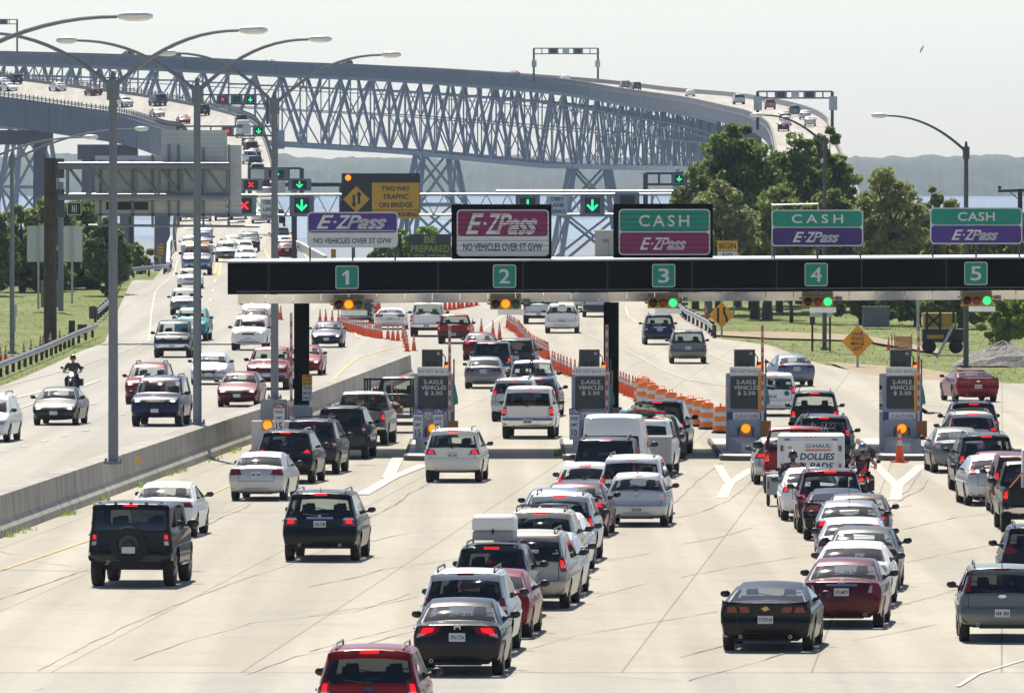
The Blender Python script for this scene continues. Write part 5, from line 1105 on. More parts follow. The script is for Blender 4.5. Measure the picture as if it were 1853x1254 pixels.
def make_barrel():
    root = empty('traffic_barrel', (0, 0, 0), 'x', 'traffic barrel', 'orange barrels behind the booths'); m = MB(); zs_ = [.08, .28, .45, .62, .79, .96]; m.lathe((0, 0, 0), [(.34, 0), (.34, .07), (.29, .08)], 18, mi=2)
    for k in range(5): r0 = .29 - .012 * k; m.lathe((0, 0, 0), [(r0 - .012, zs_[k]), (r0, zs_[k] + .015), (r0 - .004, zs_[k + 1] - .015), (r0 - .016, zs_[k + 1])], 18, mi=k % 2)
    m.lathe((0, 0, 0), [(.23, .96), (.20, 1.0), (0, 1.01)], 18); m.build('drum', ['barrel_orange', 'cone_white', 'rubber'], root, smooth=True)
    m = MB(); m.tube([(-.13, 0, 1.0), (-.13, 0, 1.1), (.13, 0, 1.1), (.13, 0, 1.0)], .02, 6); m.build('handle', 'barrel_orange', root); return root
BAR = make_barrel()
for i, (px, py, lb) in enumerate(((1160, 727, 'farthest barrel, beside the orange cones'), (1167, 730, 'second farthest barrel in the bunch'), (1174, 733, 'third barrel of the overlapping bunch'), (1164, 736, 'barrel at the front left of the bunch'), (1181, 741, 'barrel at the front right of the bunch'), (1197, 749, 'darker barrel left of the car roof'), (1214, 756, 'barrel directly above the black suv'), (1233, 764, 'small gap barrel right of the black suv roof'), (1250, 768, 'third barrel from the booth end of the row'), (1265, 772, 'barrel tucked behind the large front one'), (1280, 777, 'large front barrel with clear white bands'), (1304, 784, 'last barrel, half hidden by the third booth'))):
    o = BAR if i == 0 else copy_thing(BAR); o.location = G(px, py); o.rotation_euler = (0, 0, i * .7); o['label'] = 'orange white striped ' + lb
# ------------------------------------------------------------ vehicles (local x runs from the tail forward)
KIND = {
 'sedan': dict(L=4.6, W=1.78, H=1.45, rw=.32, ax=(.98, 3.68), belt=.97, tumble=.70, prof=[(.30, .25, 0), (.06, .29, .06), (0, .58, .1), (.03, .80, .06), (.10, 1.0, .06), (.70, 1.04, .05), (1.42, 1.395, .18), (2.15, 1.45, .25), (2.75, 1.40, .2), (3.55, .99, .06), (4.25, .80, .2), (4.54, .62, .12), (4.6, .42, .1), (4.40, .2, 0)], rwn=5, ws=8, panes=(.5,), tail='corner', plate=.80, glass='glass_clear', chmsl=None),
 'oldsedan': dict(L=5.0, W=1.85, H=1.42, rw=.32, ax=(1.15, 3.95), belt=.95, tumble=.74, prof=[(.25, .28, 0), (.05, .32, .04), (0, .56, .06), (.05, .62, .04), (.07, .93, .05), (.95, .99, .06), (1.55, 1.38, .14), (2.2, 1.42, .2), (2.85, 1.38, .14), (3.5, .97, .06), (4.75, .84, .1), (4.96, .70, .06), (5.0, .42, .06), (4.8, .22, 0)], rwn=5, ws=8, panes=(.5,), tail='wide', plate=.72, glass='glass_clear'),
 'coupe': dict(L=4.84, W=1.92, H=1.37, rw=.36, ax=(1.05, 3.90), belt=.96, tumble=.66, prof=[(.30, .24, 0), (.08, .30, .06), (0, .60, .08), (.06, .70, .05), (.03, .95, .04), (.0, 1.0, .02), (.50, 1.02, .06), (1.62, 1.30, .25), (2.25, 1.37, .25), (2.75, 1.31, .2), (3.5, .98, .06), (4.5, .84, .2), (4.8, .62, .1), (4.84, .4, .1), (4.6, .2, 0)], rwn=6, ws=9, panes=(), tail='camaro', plate=.66, glass='glass_mid'),
 'hatch': dict(L=4.3, W=1.75, H=1.47, rw=.32, ax=(.80, 3.44), belt=.96, tumble=.70, prof=[(.28, .26, 0), (.06, .30, .06), (0, .56, .08), (.08, .70, .05), (.10, .98, .05), (.46, 1.35, .06), (.58, 1.43, .06), (1.5, 1.47, .25), (2.35, 1.41, .2), (3.25, 1.0, .06), (3.95, .82, .2), (4.25, .6, .12), (4.3, .4, .1), (4.1, .2, 0)], rwn=4, ws=8, panes=(.28, .6), tail='corner', plate=.48, glass='glass_clear', chmsl=1.36),
 'suv': dict(L=4.6, W=1.84, H=1.72, rw=.36, ax=(.92, 3.6), belt=1.08, tumble=.75, prof=[(.32, .36, 0), (.05, .40, .06), (0, .66, .08), (.07, .80, .05), (.09, 1.09, .04), (.34, 1.57, .05), (.34, 1.66, .04), (.55, 1.70, .08), (1.8, 1.72, .3), (2.65, 1.65, .2), (3.4, 1.13, .06), (4.3, 1.0, .16), (4.56, .82, .1), (4.6, .5, .1), (4.4, .28, 0)], rwn=4, ws=9, panes=(.30, .64), tail='upright', plate=.84, glass='glass_dark', chmsl=1.61, rails=True, bumper='plastic'),
 'bigsuv': dict(L=5.1, W=2.0, H=1.9, rw=.39, ax=(1.08, 4.05), belt=1.16, tumble=.80, prof=[(.35, .42, 0), (.04, .46, .05), (0, .70, .05), (.07, .78, .03), (.08, 1.16, .04), (.24, 1.72, .05), (.36, 1.85, .06), (1.9, 1.9, .3), (3.05, 1.84, .2), (3.75, 1.25, .06), (4.8, 1.12, .14), (5.05, .95, .08), (5.1, .55, .08), (4.85, .34, 0)], rwn=4, ws=8, panes=(.32, .66), tail='tall', plate=.64, glass='glass_dark', chmsl=1.80, bumper='chrome'),
 'minivan': dict(L=4.95, W=1.92, H=1.73, rw=.33, ax=(1.0, 4.0), belt=1.05, tumble=.76, prof=[(.30, .30, 0), (.05, .34, .06), (0, .62, .08), (.07, .74, .05), (.09, 1.04, .04), (.30, 1.57, .05), (.42, 1.67, .06), (1.9, 1.73, .3), (2.95, 1.66, .25), (4.0, 1.07, .06), (4.7, .88, .16), (4.9, .66, .1), (4.95, .4, .1), (4.7, .22, 0)], rwn=4, ws=8, panes=(.34, .66), tail='tall', plate=.80, glass='glass_mid', chmsl=1.62),
 'pickup': dict(L=5.6, W=1.98, H=1.9, rw=.39, ax=(1.2, 4.75), belt=1.22, tumble=.78, prof=[(.35, .5, 0), (.0, .52, .04), (-.03, .70, .04), (.08, .74, .02), (.06, 1.20, .03), (.12, 1.24, .02), (1.95, 1.24, .02), (1.98, 1.30, .02), (2.10, 1.78, .05), (2.3, 1.88, .1), (3.1, 1.87, .2), (3.75, 1.30, .06), (5.2, 1.14, .14), (5.52, .98, .08), (5.6, .6, .08), (5.3, .38, 0)], rwn=7, ws=10, panes=(.55,), tail='tall', plate=.62, glass='glass_mid', bed=5, chmsl=1.83, bumper='chrome'),
 'van': dict(L=5.5, W=2.02, H=2.42, rw=.36, ax=(1.15, 4.4), belt=1.25, tumble=.84, prof=[(.35, .42, 0), (.03, .46, .05), (0, .66, .04), (.08, .72, .03), (.10, 1.22, .03), (.16, 1.82, .03), (.18, 1.95, .03), (.30, 2.36, .08), (1.9, 2.44, .3), (3.3, 2.30, .3), (4.1, 1.82, .1), (4.75, 1.16, .06), (5.3, 1.0, .1), (5.45, .8, .06), (5.5, .5, .06), (5.2, .34, 0)], rwn=4, ws=10, panes=(.4, .7), tail='tall', plate=.62, glass='glass_dark', bumper='chrome', pane_top=1.78),
}
KIND['hummer'] = dict(KIND['bigsuv'], L=4.82, W=2.06, H=1.98, rw=.44, ax=(.95, 4.0), belt=1.30, tumble=.90, prof=[(.35, .56, 0), (.02, .58, .04), (0, .80, .03), (.10, .84, .02), (.10, 1.30, .03), (.20, 1.84, .04), (.26, 1.94, .04), (1.9, 1.98, .2), (3.1, 1.93, .08), (3.45, 1.38, .03), (4.6, 1.28, .08), (4.78, 1.2, .05), (4.82, .75, .06), (4.6, .5, 0)], tail='hummer', bumper='plastic', plate=None, chmsl=1.88)
TAILS = {  # outlines (fraction of half width, z) of each right hand lamp
 'corner': [([(.52, .82), (.97, .80), (.97, .99), (.60, .99)], 0)],
 'wide': [([(.45, .74), (.97, .74), (.97, .90), (.45, .90)], 0)],
 'civic': [([(.36, .84), (.97, .72), (.97, .90), (.84, .97), (.36, .96)], 0), ([(.70, .80), (.93, .75), (.93, .82), (.70, .86)], 1)],
 'altima': [([(.62, .76), (.97, .70), (.97, .94), (.78, .98)], 0), ([(.66, .78), (.76, .76), (.78, .92), (.72, .92)], 1)],
 'camaro': [([(.34, .80), (.58, .80), (.60, .92), (.36, .92)], 0), ([(.62, .80), (.86, .80), (.88, .91), (.64, .92)], 0)],
 'upright': [([(.74, .84), (.97, .84), (.97, 1.10), (.78, 1.10)], 0), ([(.76, .84), (.96, .84), (.96, .91), (.76, .91)], 1)],
 'tall': [([(.84, .84), (.985, .84), (.985, 1.16), (.84, 1.16)], 0), ([(.85, .93), (.98, .93), (.98, 1.0), (.85, 1.0)], 1)],
 'hummer': [([(.80, 1.08), (.94, 1.08), (.94, 1.24), (.80, 1.24)], 0), ([(.81, .98), (.93, .98), (.93, 1.07), (.81, 1.07)], 1)],
 'acadia': [([(.60, .92), (.97, .88), (.97, 1.10), (.62, 1.10)], 0), ([(.61, 1.04), (.95, 1.04), (.95, 1.10), (.62, 1.10)], 1)],
 'lexus': [([(.58, .86), (.97, .88), (.97, 1.06), (.62, 1.0)], 0), ([(.52, .84), (.97, .83), (.97, .89), (.56, .88)], 1)],
 'round': [([(.68, .76), (.82, .74), (.93, .76), (.95, .86), (.90, .94), (.70, .93)], 1), ([(.76, .79), (.88, .79), (.90, .88), (.78, .89)], 0)],
 'high': [([(.78, 1.08), (.97, 1.04), (.97, 1.52), (.86, 1.45)], 0)],
 'swoop': [([(.58, .90), (.97, .86), (.97, 1.0), (.80, 1.04)], 0)],
 'rover': [([(.76, .80), (.95, .80), (.95, 1.06), (.78, 1.08)], 0), ([(.78, .95), (.93, .95), (.93, 1.02), (.79, 1.02)], 1)],
 'imp': [([(.50, .78), (.66, .78), (.66, .92), (.50, .92)], 0), ([(.70, .78), (.88, .78), (.88, .92), (.70, .92)], 0)],
}
def fillets(prof, bow=()):
    out = []; first = []; last = []
    for i, (x, z, t) in enumerate(prof):
        p = Vector((x, z))
        if t <= 0 or i in (0, len(prof) - 1): first.append(len(out)); out.append(p); last.append(len(out) - 1); continue
        a = Vector(prof[i - 1][:2]) - p; b = Vector(prof[i + 1][:2]) - p; ta = min(t, a.length * .45); tb = min(t, b.length * .45); A = p + a.normalized() * ta; B = p + b.normalized() * tb
        if i - 1 in bow:
            q = out[-1]; nn = Vector((-(A - q).y, (A - q).x)).normalized(); nn = nn if nn.y > 0 else -nn
            for k in (1, 2, 3): out.append(q + (A - q) * k / 4 + nn * bow[i - 1] * (1 - (k / 2 - 1) ** 2))
        first.append(len(out))
        for k in range(4): u = k / 3; out.append(A * (1 - u) ** 2 + p * 2 * u * (1 - u) + B * u * u)
        last.append(len(out) - 1)
    return out, first, last
US = [0, .3, .6, .8, .87, .92, .955, .98, 1.0]; US = [-u for u in US[:0:-1]] + US
def clip(poly, z, above):
    out = []; n = len(poly)
    for i in range(n):
        p, q = poly[i], poly[(i + 1) % n]; ip = (p[1] >= z) if above else (p[1] <= z); iq = (q[1] >= z) if above else (q[1] <= z)
        if ip: out.append(p)
        if ip != iq: t = (z - p[1]) / (q[1] - p[1]); out.append((p[0] + (q[0] - p[0]) * t, z, p[2] + (q[2] - p[2]) * t))
    return out
_parts = {}
def car_parts(kind, full, spec):
    key = repr((kind, full, sorted(spec.items(), key=str)))
    if key in _parts: return _parts[key]
    S = dict(KIND[kind]); S.update(spec); L_, W, H = S['L'], S['W'], S['H']; 
    k0 = KIND[kind]
    if any(q in spec for q in ('L', 'H')):
        kx, kz = L_ / k0['L'], H / k0['H']; S['prof'] = [(x * kx, z * kz, t) for x, z, t in S['prof']]
        if 'ax' not in spec: S['ax'] = tuple(x * kx for x in S['ax'])
        S['belt'] *= kz
        if S.get('chmsl') and 'chmsl' not in spec: S['chmsl'] *= kz
    pts, fi, la = fillets(S['prof'], {S['rwn']: .022, S['ws']: .03})
    WT = [(0, .90), (.32, .93), (.60, .99), (.80, 1.0), (S['belt'], .965), (S['belt'] + .04, .94), (H, S['tumble'])]
    def wid(x, z):
        f = lerp_tab(WT, z)
        if x < 1.0: f *= 1 - .05 * (1 - max(x, 0)) ** 2
        if x > L_ - 1.2: f *= 1 - .10 * ((x - L_ + 1.2) / 1.2) ** 2
        return W / 2 * f
    rwk, wsk = S['rwn'], S['ws']; n = len(pts); rings = []; r = S.get('edge', .07)
    for i, p in enumerate(pts):
        a = pts[max(i - 1, 0)]; b = pts[min(i + 1, n - 1)]; t = (b - a).normalized(); nv = Vector((-t.y, t.x))
        if nv.dot(p - Vector((L_ / 2, .7))) < 0: nv = -nv
        w_ = wid(p.x, p.y); ue = 1 - r / w_; cr = .035 + .075 * abs(nv.x); ring = []
        for u in US:
            e = min(r, max(0, abs(u) - ue) * w_); off = cr * u * u + (r - math.sqrt(max(0, r * r - e * e)))
            dz = 0
            if 'bed' in S and la[S['bed']] <= i <= fi[S['bed'] + 1] and abs(u) < .9: dz = -.5
            ring.append((p.x - nv.x * off, u * w_, p.y - nv.y * off + dz))
        rings.append(ring)
    body = MB(); gr = MB(); gf = MB(); nu = len(US)
    body.v = [v for ring in rings for v in ring]
    for i in range(n - 1):
        inr = la[rwk] <= i < fi[rwk + 1]; inw = la[wsk] <= i < fi[wsk + 1]
        for j in range(nu - 1):
            q = (i * nu + j, i * nu + j + 1, (i + 1) * nu + j + 1, (i + 1) * nu + j); u = max(abs(US[j]), abs(US[j + 1]))
            if (inr or inw) and u < .9 and not (S.get('split') and inr and min(abs(US[j]), abs(US[j + 1])) == 0 and False): (gr if inr else gf).add([body.v[k] for k in q], [(0, 1, 2, 3)])
            else: body.f.append(q); body.m.append(1 if (inr or inw) and u < .93 else 0)
    E = [(ring[-1][0], ring[-1][2], ring[-1][1]) for ring in rings]      # x, z, y
    if 'bed' in S: E = [(e[0], pts[i].y - .03 if la[S['bed']] <= i <= fi[S['bed'] + 1] else e[1], e[2]) for i, e in enumerate(E)]
    ia, ib = la[rwk], fi[wsk + 1]; zs_ = S['prof'][0][1] * .5 + S['prof'][-1][1] * .5; zs_ = max(zs_, .22); R_ = S['rw'] * 1.13
    low = E[:ia + 1] + E[ib:]; bottom = []
    for xw in S['ax'][::-1]:
        for k in range(9): t = math.pi * k / 8; bottom.append((xw + R_ * math.cos(t) * 1.05, max(zs_, S['rw'] + R_ * math.sin(t) - .0)))
        bottom[-9] = (xw + R_ * 1.05, zs_); bottom[-1] = (xw - R_ * 1.05, zs_)
    low = low + [(x, z, wid(x, z)) for x, z in bottom]
    def addpoly(mb, poly, holes=()):
        loops = [poly] + list(holes)
        flat = [p for l in loops for p in l]; tri = tessellate_polygon([[Vector((p[0], p[1], 0)) for p in l] for l in loops])
        for s_ in (1, -1): mb.add([(p[0], s_ * p[2], p[1]) for p in flat], [t if s_ > 0 else t[::-1] for t in tri])
    zm = max(.80, S['rw'] + R_ + .012)
    addpoly(body, clip(low, zm, False)); up = clip(low, zm, True)
    if len(up) > 2: addpoly(body, up)
    gh = E[ia:ib + 1]; zt_ = S.get('pane_top', H - .13)
    def xat(z, rear):
        seq = gh if rear else gh[::-1]
        for p, q in zip(seq, seq[1:]):
            if (p[1] - z) * (q[1] - z) <= 0 and p[1] != q[1]: return p[0] + (q[0] - p[0]) * (z - p[1]) / (q[1] - p[1])
        return seq[0][0]
    z0_ = max(gh[0][1], gh[-1][1]) + .05; xr0, xf0 = xat(z0_, True) + .14, xat(z0_, False) - .16; xr1, xf1 = xat(zt_, True) + .12, xat(zt_, False) - .10
    if kind == 'van': xr0 = xr1 = 3.1; 
    cuts = [0] + list(S['panes']) + [1]; holes = []
    for a, b in zip(cuts, cuts[1:]):
        x0b = xr0 + (xf0 - xr0) * a + (.04 if a else 0); x1b = xr0 + (xf0 - xr0) * b - (.04 if b < 1 else 0); xm0 = xr0 + (xf0 - xr0) * a; xm1 = xr0 + (xf0 - xr0) * b
        x0t = xr1 if a == 0 else max(xm0 + .04, xr1 + .1); x1t = xf1 if b == 1 else min(xm1 - .04, xf1 - .1)
        if x1t - x0t < .15: x0t = max(x0t, x1t - .15) if b < 1 else min(x0t, x1t - .15)
        holes.append([(x, z, wid(x, z) - .012) for x, z in ((x0b, z0_), (x1b, z0_), (x1t, zt_), (x0t, zt_))])
    addpoly(body, gh, holes)
    parts = []
    def emit(name, mb, mats, parent=None, smooth=True, doubles=0, angle=32):
        me = bpy.data.meshes.new(name); me.from_pydata(mb.v, [], mb.f); finish(me, mb.m, mats, smooth, doubles, angle); 
        if name in ('rear_window', 'windshield', 'side_window'):
            s_ = sum(p.normal.dot(p.center - Vector((L_ / 2, 0, .6))) * p.area for p in me.polygons)
            if s_ < 0: me.flip_normals()
        parts.append((name, me, parent)); return len(parts) - 1
    bvh = BVHTree.FromPolygons([Vector(v) for v in body.v] + [Vector(v) for v in gr.v] + [Vector(v) for v in gf.v], body.f + [tuple(k + len(body.v) for k in f) for f in gr.f] + [tuple(k + len(body.v) + len(gr.v) for k in f) for f in gf.f])
    emit('body', body, ['paint_car_white', 'black'], doubles=.0008, angle=30)
    g = S['glass']
    emit('rear_window', gr, g, doubles=.0008, angle=60); emit('windshield', gf, 'glass_front', doubles=.0008, angle=60)
    for h in holes:
        for s_ in (1, -1):
            if full or True: m = MB(); m.add([(p[0], s_ * p[2], p[1]) for p in h], [(0, 1, 2, 3)]); emit('side_window', m, g, smooth=False)
    def hit(y, z, rear=True):
        for k in range(14):
            h = bvh.ray_cast(Vector((-3 if rear else L_ + 3, y, z)), Vector((1 if rear else -1, 0, 0)), L_ * .45 + 3)
            if h[0] is not None: return h[0].x
            y *= .99
        return .1 if rear else L_ - .1
    def patch(mb, outline, rear=True, out=.012, mi=0, nx=6, nz=3, dep=.05):
        ys = [p[0] for p in outline]; y0_, y1_ = min(ys), max(ys); sg = -1 if rear else 1; vs = []
        for i in range(nx + 1):
            y = y0_ + (y1_ - y0_) * i / nx; yy = min(max(y, y0_ + 1e-5), y1_ - 1e-5); zz = []
            for p, q in zip(outline, outline[1:] + outline[:1]):
                if (p[0] - yy) * (q[0] - yy) <= 0 and p[0] != q[0]: zz.append(p[1] + (q[1] - p[1]) * (yy - p[0]) / (q[0] - p[0]))
            if not zz: zz = [p[1] for p in outline]
            for k in range(nz + 1): z = min(zz) + (max(zz) - min(zz)) * k / nz; vs.append((hit(y, z, rear) + sg * out, y, z))
        m_ = nz + 1; fs = [(i * m_ + k, i * m_ + k + 1, (i + 1) * m_ + k + 1, (i + 1) * m_ + k) for i in range(nx) for k in range(nz)]
        ring = [i * m_ for i in range(nx + 1)] + [nx * m_ + k for k in range(1, m_)] + [i * m_ + nz for i in range(nx - 1, -1, -1)] + [k for k in range(nz - 1, 0, -1)]
        o = len(vs); vs += [(vs[k][0] - sg * dep, vs[k][1], vs[k][2]) for k in ring]; q = len(ring); fs += [(ring[k], ring[(k + 1) % q], o + (k + 1) % q, o + k) for k in range(q)]
        mb.add(vs, fs, mi)
    def sym(outline, s_): return [(s_ * u * wid(0.1, z), z) for u, z in outline]
    lit = S.get('lit', True); tl = TAILS[S['tail']]; hx = S.get('tailz', 0)
    for s_ in (1, -1):
        m = MB()
        if lit and s_ * S.get('lit_side', s_) > 0:
            o0 = tl[-1][0] if (len(tl) > 1 and tl[-1][1] == 0) else tl[0][0]; cu = sum(q[0] for q in o0) / len(o0); cz_ = sum(q[1] for q in o0) / len(o0); ins = [(cu + (u - cu) * .5, cz_ + (z - cz_) * .52 + .01 + hx) for u, z in o0]; patch(m, sym(ins, s_), True, .030, 2)
        for k, (o, mi) in enumerate(tl): patch(m, sym([(u, z + hx) for u, z in o], s_), True, .014 + .007 * mi + (.003 if k else 0), 1 if mi else 0)
        emit('tail_light', m, ['lamp_red', S.get('tail2', 'lamp_clear'), 'lamp_lit'])
    if S.get('chmsl') and full:
        m = MB(); z = S['chmsl']; patch(m, [(-.16, z), (.16, z), (.16, z + .045), (-.16, z + .045)], True, .02, nx=2, nz=1); emit('brake_light', m, 'lamp_lit' if lit else 'lamp_red')
    if S.get('plate'):
        z = S['plate']; x = hit(0, z) - .022; m = MB(); m.box((x, 0, z), (.02, .31, .16)); pi = emit('license_plate', m, 'plate', smooth=False)
        if S.get('ptext'):
            m = MB(); t = MB(); text(t, S['ptext'], -.13, z - .05, .13, z + .04, 0, bold=.015); m.add([(x - .014, -v[0], v[2]) for v in t.v], t.f); emit('lettering', m, 'ink', pi, False)
        elif full:
            m = MB()
            for k in range(7):
                if k != 3: m.box((x - .012, -.115 + .038 * k, z - .005), (.003, .022, .07))
            emit('lettering', m, 'ink', pi, False)
    if full:
        zb = S['prof'][1][1]; m = MB(); wv = wid(.1, zb + .1)
        patch(m, [(-wv * .62, zb - .01), (wv * .62, zb - .01), (wv * .56, zb + .10), (-wv * .56, zb + .10)], True, .008, nx=8, nz=1); emit('valance', m, 'black')
        m = MB()     # shut lines of lid or hatch
        zl = S['prof'][4][1] - .02 if kind != 'pickup' else 1.18; zz0 = max(.60, S['prof'][2][1] + .03); yl = wid(.1, .8) * (.62 if kind in ('sedan', 'oldsedan', 'coupe') else .78)
        for s_ in (1, -1): patch(m, [(s_ * yl, zz0), (s_ * (yl + .014), zz0), (s_ * (yl + .014), zl), (s_ * yl, zl)], True, .003, nx=1, nz=4, dep=.02)
        for xs2 in ([xr0] if kind != 'van' else []) + [xr0 + (xf0 - xr0) * c_ for c_ in S['panes']] + [xf0 + .02]:
            for s_ in (1, -1):
                zz = [zs_ + .16, zm, S['belt']]; vs2 = [(xs2 + dx, s_ * (wid(xs2, z) + .002), z) for z in zz for dx in (-.006, .006)]; m.add(vs2, [(0, 1, 3, 2), (2, 3, 5, 4)])
        patch(m, [(-yl, zz0 - .014), (yl, zz0 - .014), (yl, zz0), (-yl, zz0)], True, .003, nx=8, nz=1, dep=.02); emit('shut_line', m, 'black')
        for xs2 in [xr0 + (xf0 - xr0) * c_ + .12 for c_ in ([0] if len(S['panes']) else []) + list(S['panes'])[-1:]]:
            for s_ in (1, -1): m = MB(); m.box((xs2, s_ * (wid(xs2, S['belt'] - .1) + .012), S['belt'] - .09), (.17, .022, .028)); emit('door_handle', m, 'paint_car_white', smooth=False)
        if kind in ('suv', 'hatch', 'minivan', 'bigsuv') and S.get('wiper', True):
            z0w = S['prof'][rwk][1] + .03; m = MB(); xa_, xb2 = hit(0, z0w) - .02, hit(.42, z0w + .05) - .02; m.beam((xa_, 0, z0w), (xb2, .42, z0w + .05), .022); m.box((xa_ - .005, 0, z0w), (.05, .07, .05)); emit('wiper', m, 'black', smooth=False)
        if S.get('lid'):       # bright or dark strip above the plate
            z = S['plate'] + .15; patch(m, [(-.33, z - .025), (.33, z - .025), (.33, z + .025), (-.33, z + .025)], True, .02, nx=4, nz=1); emit('trim', m, S['lid'])
        if S.get('bumper'):
            z0b, z1b = S['prof'][1][1] + .02, S['prof'][3][1] - (.02 if kind != 'pickup' else .05); m = MB(); wb = wid(.0, z0b)
            patch(m, [(-wb * .985, z0b), (wb * .985, z0b), (wb * .985, z1b), (-wb * .985, z1b)], True, .025, nx=14, nz=3, dep=.1); emit('bumper', m, 'paint_car_white' if S['bumper'] == 'body' else S['bumper'])
        m = MB()
        for y in ((-.5, .5) if S.get('dual') else (.5,)): m.lathe((.02, y, zb + .02), [(.03, .3), (.035, 0), (.028, 0), (.0, .1)], 10, 'x')
        emit('exhaust_pipe', m, 'chrome')
        if S.get('emblem'):
            z, em = S['emblem']; x = hit(0, z) - .016; m = MB(); mt = 'chrome'
            if em == 'H':
                for y in (-.05, .05): m.box((x, y, z), (.012, .022, .11))
                m.box((x, 0, z), (.012, .1, .024))
            elif em == 'bow': m.prism([(-.10, -.02), (-.03, -.02), (-.03, -.045), (.05, -.045), (.05, -.02), (.10, .02), (.03, .02), (.03, .045), (-.05, .045), (-.05, .02)], 0, .012); m.v = [(x - v[1], v[0], z + v[2]) for v in m.v]; mt = 'gold'
            elif em == 'oval': m.lathe((x, 0, 0), [(.05, -.006), (.05, .006), (0, .008), (0, -.008)], 18, 'x'); m.v = [(v[0], v[1] * 1.7, z + v[2] * .75) for v in m.v]; mt = 'logo_blue' if S.get('oblue') else 'chrome'
            elif em == 'ring': m.lathe((x, 0, 0), [(.045, -.006), (.065, -.01), (.07, 0), (.045, -.006)], 18, 'x'); m.v = [(v[0], v[1], z + v[2]) for v in m.v]; m.box((x - .008, 0, z), (.01, .16, .022))
            emit('emblem', m, mt, smooth=False)
    # front
    if full or S.get('front'):
        hl = S.get('headz', S['prof'][-3][1] + .02); wf = wid(L_ - .15, hl)
        for s_ in (1, -1):
            m = MB(); patch(m, [(s_ * wf * .56, hl - .02), (s_ * wf * .95, hl - .05), (s_ * wf * .96, hl + .10), (s_ * wf * .62, hl + .07)], False, .012, nx=4, nz=2, dep=.04)
            if S.get('heads'): patch(m, [(s_ * wf * .66, hl - .01), (s_ * wf * .82, hl - .02), (s_ * wf * .82, hl + .05), (s_ * wf * .66, hl + .05)], False, .02, 1, nx=3, nz=2)
            emit('headlight', m, ['lamp_clear', 'lamp_white_lit'])
        m = MB(); patch(m, [(-wf * .50, hl - .12), (wf * .50, hl - .12), (wf * .52, hl + .07), (-wf * .52, hl + .07)], False, .012, nx=6, nz=2); zi = S['prof'][-2][1] - .05
        patch(m, [(-wf * .7, zi - .06), (wf * .7, zi - .06), (wf * .66, zi + .07), (-wf * .66, zi + .07)], False, .012, nx=6, nz=1); emit('grille', m, 'black')
        if S.get('chrome_grille'):
            m = MB()
            for k in range(3): patch(m, [(-wf * .5, hl - .10 + .065 * k), (wf * .5, hl - .10 + .065 * k), (wf * .5, hl - .08 + .065 * k), (-wf * .5, hl - .08 + .065 * k)], False, .02, nx=4, nz=1)
            emit('grille_bar', m, 'chrome')
        if S.get('fbumper'):
            z0b, z1b = S['prof'][-2][1] - .04, S['prof'][-2][1] + .16; m = MB(); wb = wid(L_ - .05, z0b); patch(m, [(-wb * .98, z0b), (wb * .98, z0b), (wb * .98, z1b), (-wb * .98, z1b)], False, .03, nx=12, nz=2, dep=.1); emit('bumper', m, S['fbumper'])
        z = S['prof'][-2][1] + .06; m = MB(); m.box((hit(0, z, False) + .04, 0, z), (.02, .3, .14)); emit('license_plate', m, 'plate', smooth=False)
        m = MB(); zc = S['prof'][wsk + 1][1] + .02; xc = S['prof'][wsk + 1][0] - .05
        for s_ in (-1, 1): m.beam((xc - .02, s_ * .1, zc + .0), (xc - .20, s_ * .62, zc + .10), .02)
        emit('wiper', m, 'black', smooth=False)
    # wheels
    rw = S['rw']; tw = .22 if rw < .37 else .27
    for xw in S['ax']:
        for s_ in (1, -1):
            yc = s_ * (W / 2 * .95 - tw / 2); m = MB(); m.lathe((xw, yc, rw), [(rw * .55, -tw * .42), (rw * .80, -tw / 2), (rw * .95, -tw * .47), (rw, -tw * .32), (rw, tw * .32), (rw * .95, tw * .47), (rw * .80, tw / 2), (rw * .55, tw * .42)], 20 if full else 12, 'y'); wi = emit('wheel', m, 'rubber')
            if full:
                m = MB(); f = s_; m.lathe((xw, yc, rw), [(rw * .66, f * tw * .44), (rw * .60, f * tw * .40), (rw * .58, f * tw * .15), (0, f * tw * .12)], 20, 'y', 1)
                for k in range(5):
                    a = 2 * math.pi * k / 5; c = Vector((xw, yc + f * tw * .36, rw)); d_ = Vector((math.cos(a), 0, math.sin(a))); m.beam(c, c + d_ * rw * .62, .05 if False else .06, .09)
                m.lathe((xw, yc, rw), [(rw * .15, f * tw * .36), (rw * .12, f * tw * .44), (0, f * tw * .44)], 10, 'y'); emit('rim', m, ['alloy', 'plastic'], wi)
    # mirrors, underbody, seats
    xm = S['prof'][wsk + 1][0] - .32; zmr = S['belt'] + .09 if kind != 'van' else 1.35
    big = S.get('mirror', 1.15 if kind in ('pickup', 'bigsuv', 'van', 'hummer') else 1)
    for s_ in (1, -1):
        m = MB(); yb_ = wid(xm, S['belt']); m.sphere((xm, s_ * (yb_ + .10 * big), zmr), .11 * big, 10, 7, sc=(.55, .98, .68)); m.box((xm, s_ * (yb_ + .01), zmr - .04), (.08, .10, .05)); emit('mirror', m, S.get('mirror_mat', 'plastic'))
    m = MB(); zf = S['prof'][0][1]; m.box((L_ / 2, 0, zf + .06), (L_ - .7, W * .66, .16)); m.box((S['ax'][0], 0, S['rw']), (.14, W * .8, .12)); m.box((S['ax'][1], 0, S['rw']), (.14, W * .8, .12))
    m.box((.55, 0, zf + .03), (.5, W * .5, .14)); emit('underbody', m, 'black', smooth=False)
